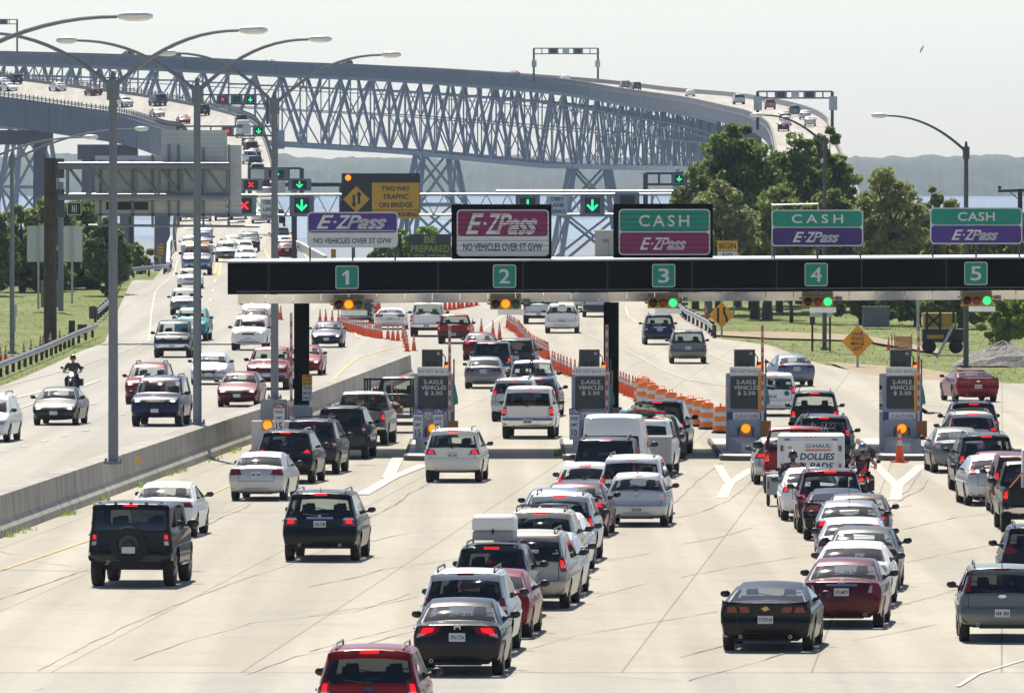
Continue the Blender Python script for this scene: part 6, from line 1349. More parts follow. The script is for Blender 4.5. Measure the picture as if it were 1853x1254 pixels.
    if full:
        m = MB(); xf = S['prof'][wsk][0] - (.55 if kind != 'van' else .2); zt2 = S['belt'] - .05; sw = W * .24
        rows = [xf] + ([max(xf - .95, S['prof'][rwk + 1][0] + .24)] if kind not in ('coupe',) else []) + ([xf - 1.75] if kind in ('bigsuv', 'minivan') else [])
        if kind == 'pickup': rows = [xf, xf - .55]
        for k, x in enumerate(rows):
            for s_ in (1, -1):
                m.box((x - .30, s_ * W * .20, zt2 - .12), (.14, sw, .55)); m.box((x - .05, s_ * W * .20, zt2 - .42), (.5, sw, .14)); m.box((x - .34, s_ * W * .20, zt2 + .26), (.09, sw * .55, .17), taper=.85)
        m.box((xf + .75, 0, S['belt'] - .12), (.3, W * .76, .2)); emit('seats', m, S.get('seat', 'seat_dark'), smooth=False)
    if S.get('rails'):
        for s_ in (1, -1):
            m = MB(); y = s_ * wid(2, H) * .82; k1 = S['prof'][wsk][0] - .25; xs_ = S['prof'][rwk + 2][0] + .15
            m.tube([(xs_, y, H - .05), (xs_ + .12, y, H + .035), (k1 - .15, y, H + .035), (k1, y, H - .05)], .022, 6); emit('roof_rail', m, S.get('rail_mat', 'steel_dark'))
        if S.get('bars'):
            for x in (1.2, 2.2): m = MB(); m.box((x, 0, H + .05), (.05, W * .66, .03)); emit('roof_bar', m, 'steel_dark', smooth=False)
    if S.get('spoiler'):
        m = MB(); z = S['prof'][4][1]; y = wid(.2, z) * .86; m.box((.14, 0, z + .12), (.16, y * 2, .03))
        for s_ in (1, -1): m.box((.16, s_ * y * .85, z + .06), (.1, .04, .12))
        emit('spoiler', m, 'paint_car_white')
    if S.get('antenna'):
        m = MB(); m.tube([(S['prof'][rwk + 1][0] + .15, 0, H - .03), (S['prof'][rwk + 1][0] - .05, 0, H + S['antenna'])], [.012, .004], 5); emit('antenna', m, 'black')
    if S.get('spare'):
        z = 1.0; x = hit(0, z) - .16; m = MB(); m.lathe((x, 0, z), [(.0, .10), (.30, .12), (.42, .12), (.44, .06), (.44, -.08), (.40, -.12), (.27, -.11), (.25, -.06), (0, -.05)], 26, 'x'); sp = emit('spare_wheel', m, 'rubber')
        m = MB(); m.lathe((x, 0, z), [(.25, -.065), (.22, -.10), (.19, -.07)], 20, 'x'); m.lathe((x, 0, z), [(.19, -.07), (.09, -.05), (.09, -.12), (0, -.13)], 20, 'x', 1); emit('rim', m, ['alloy', 'plastic'], sp); m = MB(); m.box((x - .16, 0, z - .12), (.015, .31, .15)); emit('license_plate', m, 'plate', sp, False)
        m = MB(); m.box((1.3, 1.06, .50), (.01, .01, .01)); 
        for s_ in (1, -1): m = MB(); m.box((2.45, s_ * .98, .50), (1.6, .16, .05)); m.box((2.45, s_ * .90, .56), (.08, .2, .16)); emit('running_board', m, 'chrome', smooth=False)
        for y in (-.72, -.36, 0, .36, .72): m = MB(); m.box((.34, y, 1.965), (.12, .07, .035)); emit('marker_lamp', m, 'lamp_red', smooth=False)
    _parts[key] = (parts, S); return _parts[key]
PAINTABLE = ('body', 'spoiler', 'door_handle')
NAMES = dict(sedan='sedan', oldsedan='sedan', coupe='coupe', hatch='hatchback', suv='suv', bigsuv='suv', hummer='suv', minivan='minivan', pickup='pickup_truck', van='van')
CATS = dict(sedan='car', oldsedan='car', coupe='car', hatch='car', suv='suv', bigsuv='suv', hummer='suv', minivan='minivan', pickup='pickup truck', van='van')
def vehicle(kind, px, py, face, col, label, group, h=None, full=True, pos=None, sc=(1, 1, 1), pitch=0, **spec):
    """face 'away' or 'coming'; (px, py) is where the nearest axle meets the road; h: heading in degrees to the right of the view axis"""
    parts, S = car_parts(kind, full, spec)
    p = pos if pos is not None else G(px, py)
    if h is None: h = 2.8
    away = face == 'away'; rz = R(90 - h) if away else R(270 - h); root = bpy.data.objects.new(NAMES[kind], None); COL.objects.link(root); tag(root, label, CATS[kind], group)
    axle = S['ax'][0] if away else S['ax'][1]; mid = S['L'] / 2; off = Vector(((axle - mid) * sc[0], 0, 0)); root.location = p - Matrix.Rotation(rz, 3, 'Z') @ off; root.rotation_euler = (0, pitch, rz); root.scale = sc; root.empty_display_size = .5
    obs = []
    for name, me, par in parts:
        o = bpy.data.objects.new(name, me); COL.objects.link(o)
        if par is None: o.parent = root; o.location = (-mid, 0, 0)
        else: o.parent = obs[par]
        if name in PAINTABLE or (name == 'bumper' and me.materials[0] == MAT['paint_car_white']): o.material_slots[0].link = 'OBJECT'; o.material_slots[0].material = MAT['paint_car_' + col]
        obs.append(o)
    return root
def local(root, mb_fn, name, mats, kind_len, parent=None, smooth=False):
    m = MB(); mb_fn(m); me = bpy.data.meshes.new(name); me.from_pydata(m.v, [], m.f); finish(me, m.m, mats, smooth); o = link(name, me, parent or root); o.location = (-kind_len / 2, 0, 0) if parent is None else (0, 0, 0); return o
# ------------------------------------------------------------ vehicles at the toll lanes, nearest first
V = vehicle; gq = 'vehicles driving or queuing towards the toll booths'
V('suv', 672, 1352, 'away', 'red', 'red suv cut off by the bottom edge of the view, silver roof rail ends', gq, tail='upright', tailz=.06, plate=.86, ptext='XJC-6281', emblem=(1.03, 'oval'), oblue=True, rails=True, glass='glass_dark', rail_mat='galv', L=4.43, lit=True)
V('sedan', 832, 1220, 'away', 'black', 'black sedan with sun on its rear window, nearest in the middle queue', gq, tail='civic', plate=.76, ptext='7FH-T54', emblem=(.96, 'H'), col2=1)
V('suv', 846, 1184, 'away', 'silver', 'silver boxy suv with roof rack just ahead of the nearest black sedan', gq, h=4, rails=True, tail='tall', lit=False, rail_mat='steel_dark')
V('sedan', 890, 1152, 'away', 'red', 'bright red sedan half hidden behind the silver boxy suv', gq, h=4, tail='swoop', tail2='lamp_red', glass='glass_mid', H=1.40)
boxcar = V('suv', 893, 1122, 'away', 'green', 'dark green suv with a white cargo box on its roof', gq, h=4, tail='tall', rails=True, W=1.76, H=1.66)
V('minivan', 957, 1100, 'away', 'gold', 'gold minivan with dark rear window beside the cargo box suv', gq, h=4.5, tail='tall', rails=True, glass='glass_dark', chmsl=None)
V('sedan', 985, 1078, 'away', 'silver', 'silver sedan peeking out right of the gold minivan', gq, h=4, tail='wide', glass='glass_mid', L=4.4)
V('suv', 980, 1052, 'away', 'beige', 'tan suv with full width roof bar ahead of the gold minivan', gq, h=4, rails=True, bars=True, tail='upright', seat='seat_tan')
V('sedan', 1000, 1036, 'away', 'white', 'white sedan showing its right side beside the tan suv', gq, h=4, tail='corner', glass='glass_clear')
V('suv', 1015, 1016, 'away', 'silver', 'silver suv with greenish see through rear window in the middle queue', gq, h=4, rails=True, tail='tall', glass='glass_mid', rail_mat='steel_dark', L=4.4)
V('sedan', 1003, 984, 'away', 'bluegrey', 'blue grey sedan with only roof and left mirror showing over the silver suv', gq, tail='corner')
V('oldsedan', 1041, 970, 'away', 'maroon', 'maroon sedan with white roof in the middle queue', gq, h=4, tail='corner', tailz=-.04)
V('hatch', 1154, 952, 'away', 'silver', 'silver hatchback alone at the right of the middle queue', gq, h=3.4, tail='round', chmsl=1.40, antenna=.1, emblem=(.90, 'ring'), ptext='2FA-B54')
V('hatch', 1060, 930, 'away', 'white', 'white hatchback with dark seats visible left of the dark windowed minivan', gq, h=3, tail='high', tailz=-.3)
V('minivan', 1145, 934, 'away', 'white', 'white minivan with black rear glass right behind the silver hatchback', gq, h=4, tail='tall', glass='glass_dark', rails=True)
V('bigsuv', 1097, 908, 'away', 'black', 'large black suv in front of the white high roof van', gq, h=3, tail='tall', rails=True)
V('van', 1110, 890, 'away', 'white', 'white high roof van in the middle queue', gq, h=3.5, tail='tall', lit=False, H=2.34)
jk = V('bigsuv', 1165, 862, 'away', 'white', 'white suv with luggage piled on its roof', gq, h=4.5, tail='tall', sc=(1, .98, .98))
V('hatch', 1185, 834, 'away', 'charcoal', 'dark grey wagon with silver roof and one red lamp right of the luggage suv', gq, h=4.5, tail='corner', H=1.5, sc=(1, 1.02, 1.04))
V('bigsuv', 1192, 824, 'away', 'black', 'black suv passing between the second and third booths', gq, h=5, tail='tall', lit=True)
g4 = 'vehicles queuing at the fourth toll lane'
V('coupe', 1391, 1176, 'away', 'black', 'low wide black coupe with four red lamps, nearest in the right middle queue', g4, h=5.2, emblem=(.88, 'bow'), ptext='57GR-J4', dual=True, lit=False)
V('sedan', 1527, 1134, 'away', 'maroon', 'maroon sedan with chrome strip ahead of the black coupe', g4, h=5, tail='altima', plate=.78, ptext='3FS-M79', emblem=(.98, 'ring'), lid='chrome', lit=False, dual=True)
V('sedan', 1543, 1098, 'away', 'white', 'white sedan with round lamps ahead of the maroon sedan', g4, h=5, tail='round', lit=False)
V('sedan', 1562, 1067, 'away', 'charcoal', 'dark sedan with silver roof and lit right lamp in the right middle queue', g4, h=4, tail='wide', glass='glass_clear')
V('sedan', 1544, 1047, 'away', 'silver', 'silver sedan with sun flash on its rear window, fifth from the black coupe', g4, h=3, tail='corner', lit=False)
V('sedan', 1536, 1011, 'away', 'grey', 'dark grey sedan with sun flash and antenna in the right middle queue', g4, h=2.5, tail='corner', antenna=.35)
V('oldsedan', 1552, 994, 'away', 'brown', 'brown sedan with beige roof right of the grey flashing sedan', g4, h=3, tail='wide', tailz=.03, sc=(.93, .95, 1))
V('coupe', 1513, 976, 'away', 'black', 'black low coupe with rear wing and wide red lamp band', g4, h=2, tail='wide', tailz=.05, tail2='lamp_red', sc=(.88, .94, .98), spoiler=True, lit=False)
V('suv', 1501, 963, 'away', 'maroon', 'dark red suv with roof rails and lit lamps behind the motorcyclists', g4, h=0, tail='rover', rails=True, glass='glass_mid', antenna=.14, seat='seat_dark', rail_mat='chrome')
V('sedan', 1468, 941, 'away', 'white', 'white sedan just behind the left motorcyclist', g4, h=0, tail='upright', tailz=-.05)
pk = V('pickup', 1440, 892, 'away', 'red', 'red pickup with wide tow mirrors pulling the white trailer', g4, h=1, tail='tall', mirror=1.5, sc=(1, 1.02, 1.06))
V('hatch', 1412, 876, 'away', 'silver', 'silver car almost hidden left of the red pickup', g4, h=0, tail='corner')
bike_suv = V('suv', 1492, 846, 'away', 'black', 'black suv carrying a bicycle rack at its rear', g4, h=4, tail='tall', tailz=.15, W=1.88, rails=True)
V('sedan', 1480, 826, 'away', 'navy', 'dark blue car whose roof shows above the bicycle rack suv', g4, tail='corner', lit=False)
V('suv', 1474, 797, 'away', 'black', 'black open backed suv with a roof spoiler between the right booths', g4, h=2, tail='upright', glass='glass_clear', H=1.8, seat='seat_dark')
V('minivan', 1399, 753, 'away', 'white', 'white minivan with blue sticker leaving beside the third booth', g4, h=2, tail='tall', tailz=.05, glass='glass_mid', rails=False)
g5 = 'vehicles queuing at the fifth toll lane'
V('suv', 1812, 1160, 'away', 'sage', 'boxy grey green hatchback suv at the lower right edge', g5, h=1.5, tail='high', tailz=-.02, lit=False, plate=.62, emblem=(.96, 'oval'), H=1.58, glass='glass_dark', bumper='body', antenna=.08, edge=.09)
V('suv', 1880, 1076, 'away', 'black', 'black wagon cut by the right edge behind the boxy hatchback', g5, h=1, tail='swoop', tailz=.1, lit=False, rails=True, H=1.62)
pick5 = V('pickup', 1874, 962, 'away', 'black', 'black pickup at the right edge loaded with a white appliance', g5, h=0, tail='tall')
V('minivan', 1852, 930, 'away', 'maroon', 'dark red minivan at the right edge ahead of the loaded pickup', g5, h=0, tail='tall', tailz=.08, glass='glass_dark')
V('sedan', 1798, 914, 'away', 'silver', 'silver sedan with sun flash on its window in the fifth lane queue', g5, h=-2.5, tail='swoop', tailz=.04)
V('oldsedan', 1812, 904, 'away', 'red', 'red car of which only the roof shows above the silver sedan', g5, h=-2, tail='wide', sc=(.88, .95, 1))
V('suv', 1782, 891, 'away', 'black', 'black suv with grey roof rails ahead of the silver fifth lane sedan', g5, h=-2, tail='upright', tailz=.02, rails=True, rail_mat='galv', glass='glass_mid', sc=(1.05, 1, 1.04))
V('sedan', 1732, 855, 'away', 'grey', 'dark grey sedan with sun flash right of the booth cone', g5, h=-2, tail='round', tailz=.05)
V('suv', 1757, 834, 'away', 'silver', 'pale silver suv with rounded rear window near the fourth booth', g5, h=-2, tail='swoop', tailz=.12, glass='glass_mid', H=1.66, edge=.1)
V('suv', 1760, 816, 'away', 'black', 'black suv farthest ahead in the fifth lane, in front of the red convertible', g5, h=-1, tail='upright', rails=True)
g1 = 'vehicles in the first and second toll lanes'
hum = V('hummer', 243, 1060, 'away', 'black', 'square black off road suv with spare wheel on its tail', g1, h=4.6, spare=True, mirror=1.4, lit=True)
V('sedan', 299, 971, 'away', 'white', 'white sedan with sun flash just ahead of the square black suv', g1, h=4.2, tail='corner', lit=False, glass='glass_clear', chmsl=None)
V('sedan', 470, 905, 'away', 'silver', 'silver sedan with big red lamps in the first lane', g1, h=5.2, tail='corner', tailz=-.03, lit=False, plate=.80, sc=(1, .97, .98))
V('suv', 584, 1014, 'away', 'black', 'black suv with chrome strip alone in front of the second lane', g1, h=3.6, tail='acadia', rails=True, rail_mat='chrome', lid='chrome', plate=.94, ptext='1AB-27M', antenna=.1, dual=True, glass='glass_mid', W=1.95, L=5.0, H=1.75, ax=(1.0, 4.0), bumper='body')
V('suv', 520, 874, 'away', 'black', 'black crossover with lit right lamp ahead of the silver first lane sedan', g1, h=5, tail='swoop', tailz=.05, rails=True, rail_mat='chrome', glass='glass_mid', H=1.66, bumper='body')
V('suv', 565, 857, 'away', 'charcoal', 'dark grey suv with roof rack, third in the first lane', g1, h=5, tail='tall', rails=True, bars=True, lit=False, H=1.76)
V('suv', 620, 830, 'away', 'black', 'tall black suv with white bumper lights behind the grey pickup', g1, h=4.5, tail='tall', tailz=.05, rails=True, lit=False, H=1.78, bumper='plastic')
V('pickup', 654, 805, 'away', 'grey', 'grey pickup with dark cab window behind the utility trailer', g1, h=4, tail='tall', glass='glass_dark')
V('pickup', 722, 768, 'away', 'charcoal', 'dark pickup pulling the utility trailer by the first booth', g1, h=3, tail='tall', sc=(1, .98, .97))
V('suv', 822, 872, 'away', 'cream', 'cream white suv with red double lamps between the first two booths', g1, h=3.5, tail='lexus', rails=True, plate=.86, glass='glass_mid', tail2='lamp_clear', H=1.68, bumper='body', lid=None, rail_mat='chrome')
V('bigsuv', 957, 793, 'away', 'white', 'large white suv in the second lane beside the second booth', g1, h=2.8, tail='tall', lit=True)
V('suv', 931, 762, 'away', 'silver', 'silver suv behind left of the large white suv', g1, h=3.6, tail='upright', tailz=.15, glass='glass_dark', rails=True, bumper='body', H=1.68)
V('hatch', 974, 754, 'away', 'navy', 'dark blue wagon right of the silver suv in the second lane', g1, h=4, tail='corner', sc=(1, 1, 1.08), glass='glass_dark')
V('pickup', 962, 733, 'away', 'silver', 'silver pickup with a hoist frame in its bed in the second lane', g1, h=2, tail='tall', glass='glass_clear', lit=False, sc=(1, 1.0, .98))
V('sedan', 876, 703, 'away', 'grey', 'grey sedan with four round lamps beyond the second lane', g1, h=2, tail='imp', lit=False, sc=(1.05, 1.0, .98))
V('bigsuv', 891, 688, 'away', 'black', 'black suv with three lit red lamps ahead of the grey sedan', g1, h=2, tail='tall', sc=(1, .95, .95))
V('minivan', 935, 677, 'away', 'charcoal', 'black minivan beside the long cone row', g1, h=3, tail='tall', lit=False, glass='glass_dark')
V('sedan', 868, 652, 'away', 'maroon', 'dull red sedan ahead of the black suv, left lamp lit', g1, h=2, tail='wide', tailz=.08, full=True)
V('pickup', 822, 622, 'away', 'red', 'small red pickup beyond the first booth', g1, h=2, tail='tall', sc=(.94, .95, .88), bumper='plastic')
V('pickup', 773, 609, 'away', 'white', 'large white pickup left of the small red pickup', g1, h=2, tail='tall', sc=(1, 1.02, 1.05))
V('coupe', 707, 596, 'away', 'white', 'low white sports car left of the white pickup', g1, h=2, tail='wide', tailz=.05, sc=(.95, 1, .95), lit=False)
V('van', 646, 586, 'away', 'charcoal', 'dark box bodied van under the first lane signal', g1, h=1, tail='tall', sc=(1, .98, .72), lit=False)
gr_ = 'vehicles leaving on the right hand road'
V('hatch', 1017, 603, 'away', 'white', 'white rounded crossover leaving right of the long cone row', gr_, h=1, tail='high', tailz=-.12, sc=(1.03, 1.18, 1.2), lit=False, plate=.62, glass='glass_mid')
V('pickup', 975, 586, 'away', 'silver', 'silver pickup with its top hidden by the canopy', gr_, h=1, tail='tall', lit=False)
V('suv', 1079, 574, 'away', 'silver', 'silver suv half hidden behind the black column', gr_, h=1, tail='upright', lit=False, glass='glass_mid')
V('sedan', 1062, 560, 'away', 'silver', 'silver car left of the half hidden silver suv, under the canopy', gr_, h=1, tail='corner', lit=False)
V('suv', 1193, 624, 'away', 'navy', 'dark blue suv below the third lane signal', gr_, h=-1, tail='upright', lit=False, glass='glass_mid', lid='chrome', bumper='body')
V('minivan', 1245, 658, 'away', 'sage', 'grey green minivan leaving right of the dark blue suv', gr_, h=0, tail='tall', tailz=.02, lit=False, glass='glass_mid')
V('sedan', 1437, 699, 'away', 'bluegrey', 'blue grey sedan leaving on the right, sun flash on its window', gr_, h=-6, tail='corner', tailz=.04, lit=False)
mus = V('coupe', 1763, 727, 'away', 'red', 'red convertible with closed tan top and rear wing on the right', gr_, h=-7, tail='camaro', tailz=.02, spoiler=True, lit=False, emblem=(.88, 'oval'))
# ------------------------------------------------------------ oncoming vehicles on the left
go = 'oncoming vehicles on the left road'; C = 'coming'
V('minivan', -28, 800, C, 'white', 'white minivan cut by the left edge of the view', go, h=4, glass='glass_clear', rails=True)
V('sedan', 102, 769, C, 'charcoal', 'black oncoming sedan with both headlights lit, leftmost whole car', go, h=4.5, heads=True)
V('bigsuv', 285, 771, C, 'navy', 'large dark blue oncoming suv between the first two lamp posts', go, h=4, glass='glass_clear', heads=True, rails=True, bumper='body')
V('suv', 266, 731, C, 'red', 'red oncoming suv half hidden behind the large dark blue suv', go, h=3.5, glass='glass_clear', heads=True)
V('sedan', 380, 696, C, 'silver', 'silver oncoming sedan with sun flash behind the middle lamp post', go, h=3, chrome_grille=False)
V('sedan', 432, 736, C, 'maroon', 'dark red oncoming sedan with lit headlights left of the third lamp post', go, h=3.5, heads=True)
V('pickup', 485, 705, C, 'red', 'red oncoming pickup with chrome bumper behind the third lamp post', go, h=3, glass='glass_clear', fbumper='chrome')
V('bigsuv', 313, 647, C, 'green', 'dark green oncoming suv with heavy chrome bumper', go, h=2, glass='glass_clear', fbumper='chrome', sc=(1, 1.02, 1.02))
V('pickup', 346, 617, C, 'teal', 'teal oncoming pickup behind the middle lamp post', go, h=2, glass='glass_clear')
V('bigsuv', 451, 634, C, 'white', 'white oncoming suv with sun flash and warm headlights', go, h=2, glass='glass_clear', heads=True, bumper='body')
V('sedan', 592, 629, C, 'navy', 'dark blue oncoming sedan with sun flash right of the black column', go, h=2, heads=True)
V('sedan', 551, 679, C, 'red', 'red oncoming sedan mostly hidden behind the leftmost black column', go, h=2.5, heads=True)
V('pickup', 464, 587, C, 'white', 'white oncoming truck with sun flash under the left end of the canopy', go, h=1, glass='glass_clear', heads=True, sc=(1, .95, .95))
V('hatch', 462, 603, C, 'red', 'red oncoming car just behind the white suv with sun flash', go, h=1)
V('bigsuv', 334, 570, C, 'grey', 'grey oncoming suv with one amber lamp, left column of traffic', go, h=0, glass='glass_clear', heads=True, sc=(1, .96, .92))
V('oldsedan', 344, 522, C, 'white', 'white oncoming sedan with chrome grille and sun flash, below the service truck', go, h=-.5, chrome_grille=True)
trk = V('pickup', 356, 498, C, 'bluegrey', 'big blue and white oncoming service truck with amber roof lamps', go, h=-1, glass='glass_mid', fbumper='chrome', sc=(1.15, 1.18, 1.25))
for kind, px, py, col, lb, sc in (('suv', 346, 462, 'silver', 'silver oncoming suv right behind the service truck', 1), ('hatch', 345, 440, 'white', 'white oncoming hatchback, second behind the service truck', 1), ('minivan', 349, 422, 'pink', 'pale red oncoming minivan below the grey sign backs', 1),
        ('suv', 410, 475, 'grey', 'grey oncoming suv left of a white flashing car, middle column', 1.05), ('sedan', 444, 480, 'white', 'white oncoming sedan flashing just above the canopy corner', 1), ('sedan', 440, 466, 'white', 'white oncoming sedan second above the canopy corner', 1), ('suv', 452, 455, 'navy', 'dark blue oncoming suv third above the canopy corner', 1),
        ('bigsuv', 427, 435, 'black', 'black oncoming suv with two warm headlights', 1), ('suv', 404, 420, 'charcoal', 'dark oncoming suv left of the black one with warm headlights', 1), ('sedan', 412, 412, 'white', 'white oncoming car at the top of the middle column', 1), ('sedan', 432, 408, 'silver', 'silver oncoming car at the top right of the middle column', 1)):
    V(kind, px, py, C, col, lb, 'oncoming vehicles on the bridge approach', h=-1.3, full=False, front=True, heads=kind == 'bigsuv', sc=(sc, sc, sc), glass='glass_mid')
for kind, px, py, col, lb, kw in (('sedan', 519, 470, 'maroon', 'maroon car leaving uphill, nearest to the first lane sign', dict(lit=True)), ('sedan', 515, 456, 'silver', 'silver car tucked above the maroon car leaving uphill', dict(lit=False)), ('suv', 507, 446, 'black', 'black suv leaving uphill right of the third lamp post', dict(lit=True)),
        ('minivan', 486, 437, 'purple', 'purple minivan leaving uphill left of the third lamp post', dict(lit=False)), ('sedan', 478, 418, 'bluegrey', 'blue grey car with sun flash leaving uphill under the lane signals', dict(lit=False)), ('suv', 500, 410, 'navy', 'dark suv leaving uphill under the obey lane signals sign', dict(lit=False))):
    V(kind, px, py, 'away', col, lb, 'vehicles leaving up the bridge approach', h=-1.8, full=False, tail='tall' if kind != 'sedan' else 'wide', **kw)
for kind, px, py, face, col, lb in (('suv', 341, 400, C, 'white', 'white oncoming suv at the top of the left column below the grey sign backs'), ('sedan', 366, 401, C, 'silver', 'silver oncoming car at the top of the left column, right of a white suv'), ('sedan', 368, 430, C, 'grey', 'grey oncoming car in the left column, level with the white hatchback'), ('minivan', 366, 452, C, 'blue', 'blue oncoming minivan in the left column above the service truck'),
        ('sedan', 430, 397, C, 'white', 'white oncoming car highest in the middle column under the sign backs'), ('suv', 405, 399, C, 'bluegrey', 'blue grey oncoming suv highest at the left of the middle column'), ('hatch', 420, 455, C, 'beige', 'beige oncoming hatchback between the grey suv and the black one with warm lights'), ('sedan', 472, 404, 'away', 'white', 'white car leaving uphill beside the red cross signal'), ('sedan', 484, 398, 'away', 'black', 'black car leaving uphill under the white obey sign'),
        ('suv', 466, 322, 'away', 'white', 'white suv in the climbing line just above the signal plate'), ('sedan', 474, 340, 'away', 'red', 'red car in the climbing line between signal beams'), ('sedan', 478, 357, 'away', 'silver', 'silver car in the climbing line behind the obey sign')):
    V(kind, px, py, face, col, lb, 'vehicles high on the bridge approach', h=-2 if face == 'away' else -1.5, full=False, front=face == C, lit=False, pos=D(px, py))
# ------------------------------------------------------------ vehicles on the bridges
gb = 'vehicles on the girder bridge'
for kind, px, py, face, col, lb, h in (('suv', 462, 308, 'away', 'navy', 'dark blue suv lowest in the line climbing the girder bridge', -2), ('minivan', 452, 297, 'away', 'white', 'white minivan second in the line climbing the girder bridge', -2), ('sedan', 460, 289, 'away', 'charcoal', 'dark car third in the line climbing the girder bridge', -2), ('suv', 456, 280, 'away', 'maroon', 'maroon suv fourth in the line climbing the girder bridge', -2),
        ('sedan', 452, 272, 'away', 'black', 'black car fifth in the line climbing the girder bridge', -2), ('sedan', 449, 263, 'away', 'grey', 'grey car sixth in the line climbing the girder bridge', -2), ('van', 440, 249, 'away', 'white', 'white van beside the lane signals climbing the girder bridge', -3), ('suv', 437, 229, 'away', 'black', 'black suv highest in the climbing line above the green arrow', -4),
        ('suv', 369, 210, 'away', 'black', 'black suv climbing alone before the bend of the girder bridge', -12), ('bigsuv', 290, 192, 'away', 'purple', 'dark van like suv climbing at the middle of the bend', -18), ('sedan', 174, 173, 'away', 'maroon', 'maroon car climbing on the upper left of the girder bridge', -24), ('sedan', 110, 165, 'away', 'white', 'white car climbing behind the first lamp post arm', -26), ('suv', 30, 153, 'away', 'navy', 'dark blue suv climbing near the left edge of the girder bridge', -28), ('sedan', 9, 156, 'away', 'white', 'white car climbing at the left edge of the girder bridge', -28),
        ('sedan', 334, 225, C, 'red', 'red car coming down the bend of the girder bridge', -10), ('sedan', 288, 212, C, 'gold', 'pale gold car coming down above the first lamp post', -15), ('suv', 230, 194, C, 'silver', 'silver suv coming down left of the first lamp post collar', -20), ('sedan', 22, 165, C, 'white', 'white car coming down near the left edge of the girder bridge', -28)):
    V(kind, px, py, face, col, lb, gb, h=h, full=False, pos=D(px, py), lit=False)
gt2 = 'vehicles on the truss bridge'
for kind, px, py, col, lb, h in (('sedan', 1418, 238, 'maroon', 'maroon car lowest on the truss bridge just above the trees', 1), ('sedan', 1422, 228, 'white', 'white car second lowest on the truss bridge above the trees', 1), ('sedan', 1466, 229, 'silver', 'silver car at the right lane end of the truss bridge', 1), ('sedan', 1421, 219, 'maroon', 'dark red car left of a silver one in the truss bridge queue', 0), ('sedan', 1457, 217, 'silver', 'silver car behind the blue windowed suv on the truss bridge', 0),
        ('suv', 1438, 211, 'bluegrey', 'blue grey suv in the middle of the truss bridge queue', 0), ('suv', 1394, 199, 'pink', 'pinkish suv right of the sign plate on the truss bridge', -1), ('bigsuv', 1338, 190, 'silver', 'silver suv left of the signal gantry plate on the truss bridge', -3), ('sedan', 1256, 176, 'white', 'white car climbing left of the silver suv on the truss bridge', -4),
        ('suv', 1150, 162, 'maroon', 'maroon suv right one of a close pair on the truss bridge', -8), ('minivan', 1131, 160, 'grey', 'grey minivan left one of a close pair on the truss bridge', -8), ('sedan', 1037, 151, 'white', 'white car on the truss bridge under the highest signal gantry', -10), ('sedan', 917, 139, 'red', 'red car on the truss bridge left of the highest signal gantry', -14), ('suv', 630, 120, 'navy', 'dark blue suv on the truss bridge behind the third lamp arm', -22), ('sedan', 503, 113, 'silver', 'silver car on the truss bridge above the third lamp post', -24), ('suv', 338, 105, 'grey', 'grey suv on the truss bridge between lamp arms', -28), ('suv', 247, 101, 'blue', 'blue suv on the truss bridge behind the crossing lamp arms', -30)):
    p = D(px, py) if px > 1300 else DT(px); V(kind, px, py, 'away', col, lb, gt2, h=h, full=False, pos=p + Vector((0, 0, .05)), lit=False)

# ------------------------------------------------------------ loads, trailers, motorcycles
def child(root, name, mats, fn, parent=None, smooth=False, angle=35):
    m = MB(); fn(m); me = bpy.data.meshes.new(name); me.from_pydata(m.v, [], m.f); finish(me, m.m, mats, smooth, 0, angle); o = link(name, me, parent or root); return o
def rbox(m, c, s, r=.12, mi=0):         # box with rounded vertical edges and a softened top
    out = rrect(-s[0] / 2, -s[1] / 2, s[0] / 2, s[1] / 2, r, 4); n = len(out); lv = [(1, -.5), (1, .5 - r / s[2]), (.975, .5 - r * .35 / s[2]), (.9, .5)]
    m.add([(c[0] + x * k, c[1] + y * k, c[2] + z * s[2]) for k, z in lv for x, y in out], [(j * n + i, j * n + (i + 1) % n, (j + 1) * n + (i + 1) % n, (j + 1) * n + i) for j in range(3) for i in range(n)] + [tuple(range(n))[::-1], tuple(3 * n + i for i in range(n))], mi)
def on(root, dx, dy, dz): return root.location + Matrix.Rotation(root.rotation_euler.z, 3, 'Z') @ Vector((dx, dy, dz))
o = empty('roof_box', on(boxcar, -.95, .0, 1.72), 'white and grey cargo box on the roof of the dark green suv', 'cargo box', rz=boxcar.rotation_euler.z)
child(o, 'lid', 'cargo_white', lambda m: rbox(m, (0, 0, .38), (1.3, .92, .30), .12), smooth=True); child(o, 'tray', 'cargo_grey', lambda m: rbox(m, (0, 0, .12), (1.28, .90, .22), .12), smooth=True); child(o, 'latch', 'black', lambda m: m.box((-.655, 0, .2), (.02, .05, .1)))
o = empty('luggage', on(jk, -.6, 0, 1.88), 'heap of camping luggage, a red board and blue tarp on the white suv roof', 'luggage', rz=jk.rotation_euler.z); rs = random.Random(8)
def heap(m):
    for k in range(12): m.sphere((rs.uniform(-.7, .7), rs.uniform(-.25, .55), rs.uniform(.08, .3)), rs.uniform(.12, .25), 8, 5, sc=(1.3, 1, .7))
child(o, 'bundle', 'luggage', heap, smooth=True); child(o, 'tarp', 'blue_tarp', lambda m: m.sphere((-.3, .55, .12), .3, 10, 6, sc=(1.2, 1, .5)), smooth=True)
child(o, 'board', 'gate_red', lambda m: m.beam((-.75, .35, .25), (-.6, -.65, .15), .5, .05)); child(o, 'strap', 'black', lambda m: (m.tube([(-.72, .5, .05), (-.72, .2, .42), (-.72, -.3, .36), (-.72, -.7, .03)], .015, 5), m.tube([(.2, .5, .05), (.2, .1, .5), (.2, -.6, .1)], .015, 5)))
